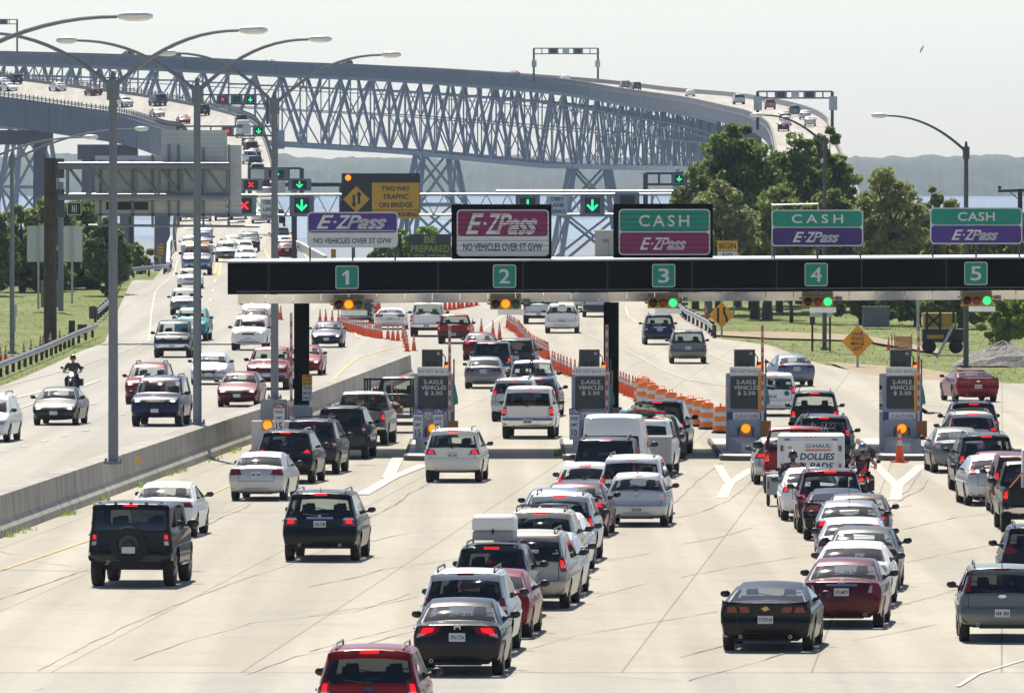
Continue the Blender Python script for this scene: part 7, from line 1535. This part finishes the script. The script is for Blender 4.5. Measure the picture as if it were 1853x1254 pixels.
o = empty('hitch_box', on(jk, -3.05, -.62, .45), 'white plastic box on a carrier behind the luggage suv', 'box', rz=jk.rotation_euler.z); child(o, 'box', 'cargo_grey', lambda m: rbox(m, (0, 0, .42), (.5, .72, .85), .08), smooth=True); child(o, 'lid', 'cargo_white', lambda m: m.box((0, 0, .86), (.54, .76, .05))); child(o, 'bar', 'black', lambda m: (m.beam((-.1, 0, .0), (.5, 0, .0), .1), m.box((0, 0, -.01), (.5, .72, .04))))
# appliance in the pickup at the right edge
o = empty('appliance', on(pick5, -1.7, -.05, 1.0), 'tall white appliance tied with orange straps in the black pickup bed', 'appliance', rz=pick5.rotation_euler.z); child(o, 'shell', 'fridge_white', lambda m: rbox(m, (0, 0, .35), (.8, .85, 1.75), .06), smooth=True); child(o, 'base', 'brown_board', lambda m: m.box((-.42, 0, -.30), (.03, .6, .3)))
child(o, 'strap', 'strap_orange', lambda m: [m.tube(p, .022, 5) for p in ([(-.43, .44, .2), (-.45, 0, .05), (-.43, -.44, .2)], [(-.43, .43, .6), (-.9, .80, .2)], [(-.44, -.43, .6), (-.9, -.80, .2)], [(-.44, .3, -.1), (-.44, .1, .25), (-.44, -.2, -.1)])])
# hoist frame in the silver pickup
# (V order keeps this pickup findable by its label)
sp_ = next(x for x in COL.objects if x.get('label', '').startswith('silver pickup with a hoist')); child(sp_, 'hoist_frame', 'black', lambda m: (m.beam((-1.9, .25, .8), (-1.75, .0, 2.0), .05), m.beam((-1.9, -.25, .8), (-1.75, 0, 2.0), .05), m.beam((-1.75, 0, 1.9), (-1.75, 0, 2.15), .09)))
# bicycles on the rack
for k in range(2):
    o = empty('bicycle', on(bike_suv, -2.62 - .22 * k, .12 - .3 * k, .88), ('silver bicycle hung on the rack nearest the black suv tail', 'dark bicycle hung outermost on the black suv rack')[k], 'bicycle', 'bicycles on the rack', rz=bike_suv.rotation_euler.z)
    for s_ in (-1, 1): wv = child(o, 'wheel', 'rubber', lambda m: m.lathe((0, s_ * .5, .0), [(.30, -.015), (.33, -.015), (.33, .015), (.30, .015), (.30, -.015)], 18, 'x'))
    child(o, 'frame', 'alloy' if k == 0 else 'steel_dark', lambda m: [m.tube(p, .02, 6) for p in ([(0, -.5, 0), (0, -.05, -.02), (0, .25, .42), (0, -.2, .45), (0, -.05, -.02)], [(0, -.5, 0), (0, -.2, .45), (0, -.22, .58)], [(0, .5, 0), (0, .25, .45), (0, .22, .62)])]); child(o, 'handlebar', 'black', lambda m: m.tube([(-.22, .2, .64), (0, .22, .62), (.22, .2, .64)], .016, 6)); child(o, 'saddle', 'black', lambda m: m.box((0, -.22, .60), (.14, .25, .05)))
child(bike_suv, 'bike_rack', 'steel_dark', lambda m: (m.beam((-2.2, 0, .55), (-2.95, 0, .62), .06), m.beam((-2.5, 0, .6), (-2.62, 0, 1.45), .06), m.beam((-2.6, .25, 1.42), (-3.0, .25, 1.42), .04), m.beam((-2.6, -.25, 1.42), (-3.0, -.25, 1.42), .04)))
# open back spoiler of the black suv
# white enclosed cargo trailer
p = G(1470, 903); o = empty('cargo_trailer', p + Vector((0, 1.2, 0)), 'white rental cargo trailer lettered dollies and pads behind the red pickup', 'trailer', rz=R(90 - 2.0))
body = child(o, 'box', 'cargo_white', lambda m: rbox(m, (0, 0, 1.16), (2.5, 1.98, 1.48), .10), smooth=True)
child(o, 'door', 'cargo_white', lambda m: m.box((-1.262, 0, 1.10), (.03, 1.55, 1.26))); child(o, 'bumper', 'steel_dark', lambda m: m.box((-1.3, 0, .42), (.12, 1.9, .12)))
def lett(root, t, y0, z0, y1, z1, x, mat, bold=.02, shear=0, parent=None):
    m = MB(); q = MB(); text(q, t, y0, z0, y1, z1, 0, bold=bold, shear=shear); child(root, 'lettering', mat, lambda mm: mm.add([(x, -v[0], v[2]) for v in q.v], q.f), parent)
child(o, 'logo_panel', 'sign_white', lambda m: m.box((-1.278, -.22, 1.53), (.004, .84, .26))); lett(o, 'U-HAUL', -.14, 1.515, .58, 1.63, -1.283, 'ink', .008); child(o, 'logo_bar', 'logo_orange', lambda m: m.box((-1.283, -.22, 1.45), (.006, .74, .04)))
lett(o, 'DOLLIES', -.33, 1.16, .70, 1.36, -1.281, 'logo_blue', .03, .18); lett(o, '& PADS', -.30, .88, .66, 1.08, -1.281, 'logo_blue', .03, .18)
child(o, 'picture', 'shirt_dark', lambda m: m.prism([(-.66, .9), (-.34, .9), (-.40, 1.18), (-.52, 1.26), (-.62, 1.16)], 0, .004) or setattr(m, 'v', [(-1.281 - v[1], -v[0], v[2]) for v in m.v])); child(o, 'picture', 'skin', lambda m: m.lathe((-1.282, .52, 1.36), [(0, -.002), (.075, -.002), (.075, .002)], 14, 'x'))
for s_ in (-1, 1):
    child(o, 'tail_light', 'lamp_red', lambda m: m.box((-1.28, s_ * .86, 1.5), (.03, .07, .16))); child(o, 'tail_light', 'lamp_red', lambda m: m.box((-1.28, s_ * .86, .95), (.03, .05, .2))); child(o, 'marker_lamp', 'lamp_red', lambda m: m.box((-1.27, s_ * .70, 1.76), (.03, .16, .035)))
    child(o, 'wheel', 'rubber', lambda m: m.lathe((0, s_ * 1.0, .33), [(0, -.1), (.22, -.1), (.31, -.1), (.33, -.06), (.33, .06), (.31, .1), (.22, .1), (0, .08)], 18, 'y'))
child(o, 'marker_lamp', 'logo_orange', lambda m: [m.box((-1.262, y, 1.845), (.03, .07, .035)) for y in (-.14, .0, .14)]); child(o, 'plate', 'signal_yellow', lambda m: m.box((-1.283, .62, 1.52), (.01, .12, .05)))
child(o, 'drawbar', 'steel_dark', lambda m: (m.beam((1.2, .6, .5), (2.4, 0, .5), .08), m.beam((1.2, -.6, .5), (2.4, 0, .5), .08)))
# utility trailer
p = G(706, 783); o = empty('utility_trailer', p + Vector((0, .6, 0)), 'open utility trailer with dark rack and orange straps left of the first booth', 'trailer', rz=R(90 - 3)); child(o, 'bed', 'steel_dark', lambda m: m.box((0, 0, .62), (3, 1.7, .14)))
child(o, 'rack', 'black', lambda m: ([m.beam((x, y, .6), (x, y, 2.0), .07) for x in (-1.45, 0, 1.45) for y in (-.85, .85)], m.beam((-1.45, -.9, 2.0), (-1.45, .9, 2.0), .08), [m.beam((-1.45, y, 2.0), (1.45, y, 2.0), .06) for y in (-.85, .85)], m.beam((-1.45, -.85, 1.2), (-1.45, .85, 1.2), .06)))
child(o, 'mower', 'brown_board', lambda m: (m.sphere((-.9, -.1, .95), .32, 10, 6, sc=(1.2, 1.1, .7)), m.box((-.7, 0, .85), (.9, 1.0, .25))), smooth=True); child(o, 'ladder', 'galv', lambda m: [m.beam((-1.2, y, .7), (-1.1, y * .6, 1.9), .05) for y in (-.18, .18)]); child(o, 'strap', 'gate_red', lambda m: (m.beam((-1.47, .3, 1.9), (-1.47, .62, 1.3), .03), m.beam((-1.47, -.2, 1.95), (-1.47, -.45, 1.2), .03)))
for s_ in (-1, 1): child(o, 'wheel', 'rubber', lambda m: m.lathe((0, s_ * .98, .33), [(0, -.1), (.22, -.1), (.31, -.1), (.33, -.06), (.33, .06), (.31, .1), (.22, .1), (0, .08)], 18, 'y')); child(o, 'fender', 'black', lambda m: m.box((0, s_ * .98, .72), (.9, .24, .04)))
# extra pieces on single vehicles
child(trk, 'beacon', 'amber_lit', lambda m: [m.box((.55, y, 1.95), (.2, .45, .1)) for y in (-.55, .55)])
child(trk, 'service_body', 'paint_car_white', lambda m: rbox(m, (-1.6, 0, 1.3), (2.4, 2.1, 1.1), .1), smooth=True)
mw = next(x for x in COL.objects if x.get('label', '').startswith('white minivan with blue sticker')); child(mw, 'sticker', 'blue_tarp', lambda m: m.box((-2.41, .5, .95), (.02, .32, .14))); child(mw, 'sticker', 'booth_blue', lambda m: m.lathe((-2.41, -.55, .92), [(0, -.012), (.1, -.01), (.1, .01)], 14, 'x'))
child(mus, 'soft_top', 'seat_tan', lambda m: m.add([(x * k, y * k2, z) for (x, z, k, k2) in ((-1.0, 1.12, 1, 1), (-.75, 1.32, 1, .9), (-.1, 1.388, 1, .85), (.5, 1.34, 1, .88)) for y in (-.66, -.35, 0, .35, .66)], [(i * 5 + j, i * 5 + j + 1, (i + 1) * 5 + j + 1, (i + 1) * 5 + j) for i in range(1, 3) for j in range(4)]))

# ------------------------------------------------------------ people
def skin_body(name, verts, edges, radii, mats, root, sub=2):
    me = bpy.data.meshes.new('t'); me.from_pydata(verts, edges, []); ob = bpy.data.objects.new('t', me); COL.objects.link(ob)
    sk = ob.modifiers.new('s', 'SKIN'); sk.use_smooth_shade = True
    for v, r in zip(me.skin_vertices[0].data if me.skin_vertices else [], radii): v.radius = r
    if not me.skin_vertices: return None
    me.skin_vertices[0].data[0].use_root = True
    ss = ob.modifiers.new('u', 'SUBSURF'); ss.levels = sub; ss.render_levels = sub
    dg = bpy.context.evaluated_depsgraph_get(); dg.update(); nm = bpy.data.meshes.new_from_object(ob.evaluated_get(dg)); nm.name = name; bpy.data.objects.remove(ob)
    nm.materials.clear(); nm.materials.append(MAT[mats])
    for p in nm.polygons: p.use_smooth = True; p.material_index = 0
    return link(name, nm, root)
def skin_verts(me):
    pass
def head(root, c, fwd, helmet, face=True):
    f = Vector(fwd).normalized(); o = child(root, 'helmet' if helmet else 'hair', helmet or 'hair', lambda m: m.sphere(c, .145 if helmet else .115, 14, 9, sc=(1.08, .95, .98)), smooth=True)
    return o
def rider(base, rz, label, col, arms_bare, helmet, passenger=False, coming=False):
    """seated figure: local x forward, seat at .72 m"""
    root = empty('person', base, label, 'person', 'motorcyclists', rz); sh = 1.28
    V_ = []; E_ = []; Rr = []
    def a(p, r, par=None):
        V_.append(p); Rr.append((r[0], r[1]) if isinstance(r, tuple) else (r, r)); i = len(V_) - 1
        if par is not None: E_.append((par, i))
        return i
    pel = a((0, 0, .82), (.15, .12)); wst = a((.02, 0, 1.0), (.145, .11), pel); chs = a((.06, 0, 1.2), (.17, .12), wst); nk = a((.09, 0, 1.40), .065, chs); hd = a((.12, 0, 1.50), .07, nk)
    legs = []
    for s_ in (1, -1):
        hp = a((.06, s_ * .13, .80), .095, pel); kn = a((.50, s_ * .26, .72), .07, hp); an = a((.30, s_ * .27, .34), .05, kn); legs.append((hp, kn, an))
        shd = a((.06, s_ * .21, 1.33), .068, chs); el = a((.20, s_ * .37, 1.10), .05, shd); wr = a((.48, s_ * .36, 1.0), .034, el)
    me_cloth = skin_body('body', V_, E_, Rr, 'skin', root)
    # clothing: shirt and trousers over the body
    k = 1.1; sv = [V_[0], V_[1], V_[2], (.09, 0, 1.36)]; se = [(0, 1), (1, 2), (2, 3)]; sr = [(.18, .15), (.18, .145), (.215, .165), (.125, .115)]
    for s_ in (1, -1):
        i = len(sv); sv.append((.06, s_ * .205, 1.33)); sr.append((.095, .095)); se.append((2, i))
        if not arms_bare: sv += [(.20, s_ * .37, 1.10), (.44, s_ * .36, 1.01)]; sr += [(.062, .062), (.048, .048)]; se += [(i, i + 1), (i + 1, i + 2)]
        else: sv.append((.10, s_ * .25, 1.26)); sr.append((.066, .066)) if False else sr.append((.075, .075)); se.append((i, i + 1))
    skin_body('shirt', sv, se, sr, col, root)
    tv = [(0, 0, .84)]; te = []; tr2 = [(.165, .135)]
    for s_ in (1, -1): i = len(tv); tv += [(.06, s_ * .13, .80), (.50, s_ * .26, .72), (.31, s_ * .27, .36)]; tr2 += [(.107, .107), (.082, .082), (.064, .064)]; te += [(0, i), (i, i + 1), (i + 1, i + 2)]
    skin_body('trousers', tv, te, tr2, 'cloth_black', root)
    for s_ in (1, -1): child(root, 'boot', 'black', lambda m: m.sphere((.36, s_ * .27, .27), .1, 10, 6, sc=(1.4, .6, .6)), smooth=True)
    hn = []
    for s_ in (1, -1):     # gloved or bare hands closed round the grips
        hv = [(.48, s_ * .36, 1.0), (.53, s_ * .36, 1.0)]; he = [(0, 1)]; hr = [(.034, .026), (.040, .026)]
        for q in range(4):
            y = s_ * (.325 + .022 * q); i = len(hv); hv += [(.565, y, 1.012), (.585, y, .99), (.568, y, .968)]; hr += [(.011, .011), (.010, .010), (.009, .009)]; he += [(1, i), (i, i + 1), (i + 1, i + 2)]
        i = len(hv); hv += [(.535, s_ * .315, .985), (.56, s_ * .31, .97)]; hr += [(.012, .012), (.010, .010)]; he += [(1, i), (i, i + 1)]
        skin_body('hand', hv, he, hr, 'skin' if arms_bare else 'black', root, 1)
    hc = (.13, 0, 1.60); child(root, 'helmet', helmet, lambda m: m.lathe(hc, [(0, .155), (.06, .145), (.11, .105), (.14, .04), (.145, -.03), (.138, -.06), (.12, -.065)], 18), smooth=True)
    child(root, 'face', 'skin', lambda m: (m.sphere((.145, 0, 1.555), .098, 14, 9, sc=(1.05, .86, 1.25)), m.sphere((.245, 0, 1.545), .018, 8, 5), m.sphere((.238, 0, 1.50), .022, 8, 4, sc=(.5, 1, .35)), [m.sphere((.13, s_ * .088, 1.55), .022, 6, 5, sc=(1, .5, 1.3)) for s_ in (1, -1)]), smooth=True)
    child(root, 'glasses', 'black', lambda m: [m.box((.238, s_ * .035, 1.575), (.02, .045, .028)) for s_ in (1, -1)])
    child(root, 'hair', 'hair', lambda m: m.sphere((.06, 0, 1.49), .075, 10, 6, sc=(.8, .95, 1.3)), smooth=True)
    return root
def motorcycle(base, rz, label, frontlit=False, col='charcoal', bag=None):
    root = empty('motorcycle', base, label, 'motorcycle', 'motorcycles', rz)
    for x in (-.62, .98):
        wv = child(root, 'wheel', 'rubber', lambda m: m.lathe((x, 0, .32), [(.20, -.05), (.28, -.07), (.32, -.03), (.32, .03), (.28, .07), (.20, .05)], 22, 'y'), smooth=True); child(root, 'rim', 'alloy', lambda m: (m.lathe((x, 0, .32), [(.21, -.03), (.19, -.02), (.19, .02), (.21, .03)], 18, 'y'), [m.beam((x - .2 * math.cos(a), 0, .32 - .2 * math.sin(a)), (x + .2 * math.cos(a), 0, .32 + .2 * math.sin(a)), .02) for a in (0, 1.05, 2.1)]), wv)
    child(root, 'engine', 'steel_dark', lambda m: (m.box((.2, 0, .42), (.5, .3, .3)), m.lathe((.25, 0, .45), [(0, -.28), (.14, -.26), (.14, .26), (0, .28)], 12, 'y')), smooth=True)
    child(root, 'fuel_tank', 'paint_car_' + col, lambda m: m.sphere((.35, 0, .86), .2, 14, 8, sc=(1.6, .8, .75)), smooth=True); child(root, 'seat', 'black', lambda m: (m.sphere((-.1, 0, .74), .2, 12, 6, sc=(1.6, .9, .4)), m.sphere((-.5, 0, .80), .16, 12, 6, sc=(1.4, .9, .4))), smooth=True)
    child(root, 'fender', 'paint_car_' + col, lambda m: (m.tube([(-.30, 0, .62), (-.55, 0, .70), (-.85, 0, .62), (-1.0, 0, .45)], .09, 8), m.tube([(1.25, 0, .58), (1.0, 0, .68), (.75, 0, .60)], .07, 8)), smooth=True)
    child(root, 'fork', 'chrome', lambda m: [m.tube([(.98, y, .32), (.66, y, 1.0)], .03, 8) for y in (-.1, .1)]); child(root, 'handlebar', 'chrome', lambda m: m.tube([(.55, -.40, 1.0), (.60, -.25, 1.05), (.68, 0, 1.02), (.60, .25, 1.05), (.55, .40, 1.0)], .018, 6))
    child(root, 'headlight', ['chrome', 'lamp_white_lit' if frontlit else 'lamp_clear'], lambda m: (m.lathe((.78, 0, .92), [(0, -.1), (.09, -.05), (.1, .04)], 14, 'x'), m.lathe((.78, 0, .92), [(.1, .04), (.05, .06), (0, .065)], 14, 'x', 1)), smooth=True)
    for s_ in (-1, 1): child(root, 'mirror', 'black', lambda m: (m.tube([(.56, s_ * .33, 1.02), (.52, s_ * .42, 1.18)], .012, 5), m.sphere((.52, s_ * .44, 1.20), .07, 8, 6, sc=(.3, 1.1, .8))))
    for s_ in (-1, 1): child(root, 'exhaust_pipe', 'chrome', lambda m: m.tube([(.3, s_ * .16, .30), (-.3, s_ * .2, .27), (-.95, s_ * .2, .30)], [.03, .045, .05], 8), smooth=True)
    child(root, 'tail_light', 'lamp_lit', lambda m: (m.lathe((-1.0, 0, .72), [(0, -.05), (.06, -.03), (.06, .02)], 12, 'x'), m.sphere((-.98, -.18, .74), .035, 8, 5))); child(root, 'license_plate', 'plate', lambda m: m.box((-1.05, 0, .58), (.015, .19, .11)))
    for s_ in (-1, 1): child(root, 'saddlebag', 'black', lambda m: rbox(m, (-.6, s_ * .28, .55), (.5, .16, .32), .05), smooth=True)
    if frontlit: child(root, 'windscreen', 'glass_mid', lambda m: m.add([(.80, y, z) for z in (.95, 1.35) for y in (-.28, 0, .28)], [(0, 1, 4, 3), (1, 2, 5, 4)]))
    if bag: child(root, 'backrest', 'black', lambda m: (m.beam((-.78, 0, .75), (-.85, 0, 1.15), .05), m.box((-.86, 0, 1.12), (.06, .26, .2))))
    return root
b = G(1436, 928); motorcycle(b + Vector((0, .7, 0)), R(88), 'motorcycle of the dark shirted rider behind the red pickup', col='black'); rider(b + Vector((0, .7, 0)), R(88), 'motorcyclist in dark shirt and dark helmet in front of the trailer lettering', 'shirt_dark', False, 'helmet_dark')
b = G(1563, 912); motorcycle(b + Vector((0, .9, 0)), R(86), 'motorcycle with red rear lamps right of the dark red suv', col='black', bag=True); rider(b + Vector((0, .9, 0)), R(86), 'motorcyclist with bare arms, black top and shiny silver helmet', 'cloth_black', True, 'helmet_chrome')
fl = on(next(x for x in COL.objects if x.get('label', '').startswith('motorcycle with red rear')), -.95, -.03, 1.0)
tag(MB().prism([(fl.x - .14, fl.z - .12), (fl.x + .10, fl.z - .10), (fl.x + .12, fl.z + .22), (fl.x + .02, fl.z + .05)], fl.y - .16, fl.y - .13).build('flag', 'gate_red'), 'small red triangular flag behind the bare armed motorcyclist', 'flag')
b = G(131, 716); motorcycle(b + Vector((0, .98, 0)), R(-90 - 4), 'oncoming motorcycle with its headlight blazing', True, 'charcoal'); rider(b + Vector((0, .98, 0)), R(-90 - 4), 'oncoming motorcyclist with dark helmet and jacket', 'shirt_dark', False, 'helmet_dark')
# small grey trailer behind the left motorcycle
p = G(1400, 916); o = empty('bike_trailer', p + Vector((0, .3, 0)), 'small grey box trailer behind the left motorcyclist, red lamp on its left', 'trailer', rz=R(90)); child(o, 'box', 'booth_grey', lambda m: rbox(m, (0, 0, .62), (.9, .40, .55), .05), smooth=True)
for s_ in (-1, 1): child(o, 'wheel', 'rubber', lambda m: m.lathe((0, s_ * .15, .22), [(0, -.05), (.16, -.05), (.22, -.03), (.22, .03), (.16, .05), (0, .05)], 14, 'y'))
child(o, 'tail_light', 'lamp_red', lambda m: m.box((-.46, .16, .62), (.02, .05, .22))); child(o, 'drawbar', 'steel_dark', lambda m: m.beam((.4, 0, .4), (1.3, -.5, .45), .05))
# toll collector leaning out of the last booth
bx = P(1632, 800, 340).x; root = empty('person', (bx + .45, 341.6, .17), 'toll collector in blue shirt reaching an arm out of the right booth', 'person')
V_ = [(0, 0, .95), (.05, 0, 1.15), (.12, 0, 1.38), (.20, 0, 1.55), (.24, 0, 1.64), (.0, .1, .9), (.0, .1, .5), (.0, .12, .08), (.0, -.1, .9), (0, -.1, .5), (0, -.12, .08), (.22, -.14, 1.42), (.48, -.2, 1.26), (.76, -.2, 1.27), (.14, .16, 1.42), (.2, .24, 1.15), (.3, .2, .98)]
E_ = [(0, 1), (1, 2), (2, 3), (3, 4), (0, 5), (5, 6), (6, 7), (0, 8), (8, 9), (9, 10), (2, 11), (11, 12), (12, 13), (2, 14), (14, 15), (15, 16)]
R_ = [(.14, .12), (.13, .11), (.16, .12), (.06, .06), (.075, .075), (.09, .09), (.07, .07), (.05, .05), (.09, .09), (.07, .07), (.05, .05), (.065, .065), (.05, .05), (.034, .034), (.065, .065), (.05, .05), (.034, .034)]
skin_body('body', V_, E_, R_, 'skin', root)
skin_body('shirt', [V_[0], V_[1], V_[2], (.18, 0, 1.5), V_[11], V_[12], V_[14], V_[15]], [(0, 1), (1, 2), (2, 3), (2, 4), (4, 5), (2, 6), (6, 7)], [(.155, .135), (.145, .125), (.175, .135), (.075, .075), (.08, .08), (.068, .068), (.08, .08), (.066, .066)], 'shirt_blue', root)
skin_body('trousers', [(0, 0, .96), V_[5], V_[6], V_[7], V_[8], V_[9], V_[10]], [(0, 1), (1, 2), (2, 3), (0, 4), (4, 5), (5, 6)], [(.155, .135), (.105, .105), (.085, .085), (.07, .07), (.105, .105), (.085, .085), (.07, .07)], 'cloth_black', root)
hv = [(.76, -.2, 1.27), (.84, -.2, 1.275)]; he = [(0, 1)]; hr = [(.03, .026), (.036, .02)]
for q in range(4): y = -.235 + .023 * q; i = len(hv); ln = (.07, .085, .08, .065)[q]; hv += [(.87, y, 1.275), (.87 + ln * .5, y, 1.27), (.87 + ln, y, 1.25)]; hr += [(.011, .011), (.010, .010), (.008, .008)]; he += [(1, i), (i, i + 1), (i + 1, i + 2)]
i = len(hv); hv += [(.82, -.25, 1.27), (.86, -.275, 1.26)]; hr += [(.012, .012), (.009, .009)]; he += [(1, i), (i, i + 1)]; skin_body('hand', hv, he, hr, 'skin', root, 1)
child(root, 'face', 'skin', lambda m: (m.sphere((.28, 0, 1.72), .10, 14, 9, sc=(1, .85, 1.25)), m.sphere((.385, 0, 1.71), .018, 8, 5), [m.sphere((.27, s_ * .088, 1.72), .022, 6, 5, sc=(1, .5, 1.3)) for s_ in (1, -1)], m.sphere((.37, 0, 1.66), .02, 8, 4, sc=(.5, 1, .35))), smooth=True)
child(root, 'eyes', 'black', lambda m: [m.sphere((.372, s_ * .035, 1.735), .011, 6, 4) for s_ in (1, -1)]); child(root, 'hair', 'hair', lambda m: m.sphere((.255, 0, 1.765), .105, 12, 8, sc=(1, .92, .95)), smooth=True); child(root, 'shoe', 'black', lambda m: [m.sphere((.06, s_ * .12, .04), .09, 10, 5, sc=(1.5, .6, .5)) for s_ in (1, -1)], smooth=True)

# ------------------------------------------------------------ haze over the bay
hz = bpy.data.materials.new('haze'); hz.use_nodes = True; n = hz.node_tree.nodes; n.remove(n['Principled BSDF']); pv = n.new('ShaderNodeVolumePrincipled'); pv.inputs['Color'].default_value = (.66, .82, 1, 1); pv.inputs['Density'].default_value = HAZE; pv.inputs['Anisotropy'].default_value = .3
hz.node_tree.links.new(pv.outputs[0], n['Material Output'].inputs['Volume']); MAT['haze'] = hz
if HAZE > 0:
    m = MB(); m.box((0, 4750, 32), (7200, 9700, 110)); tag(m.build('haze', 'haze'), kind='stuff')
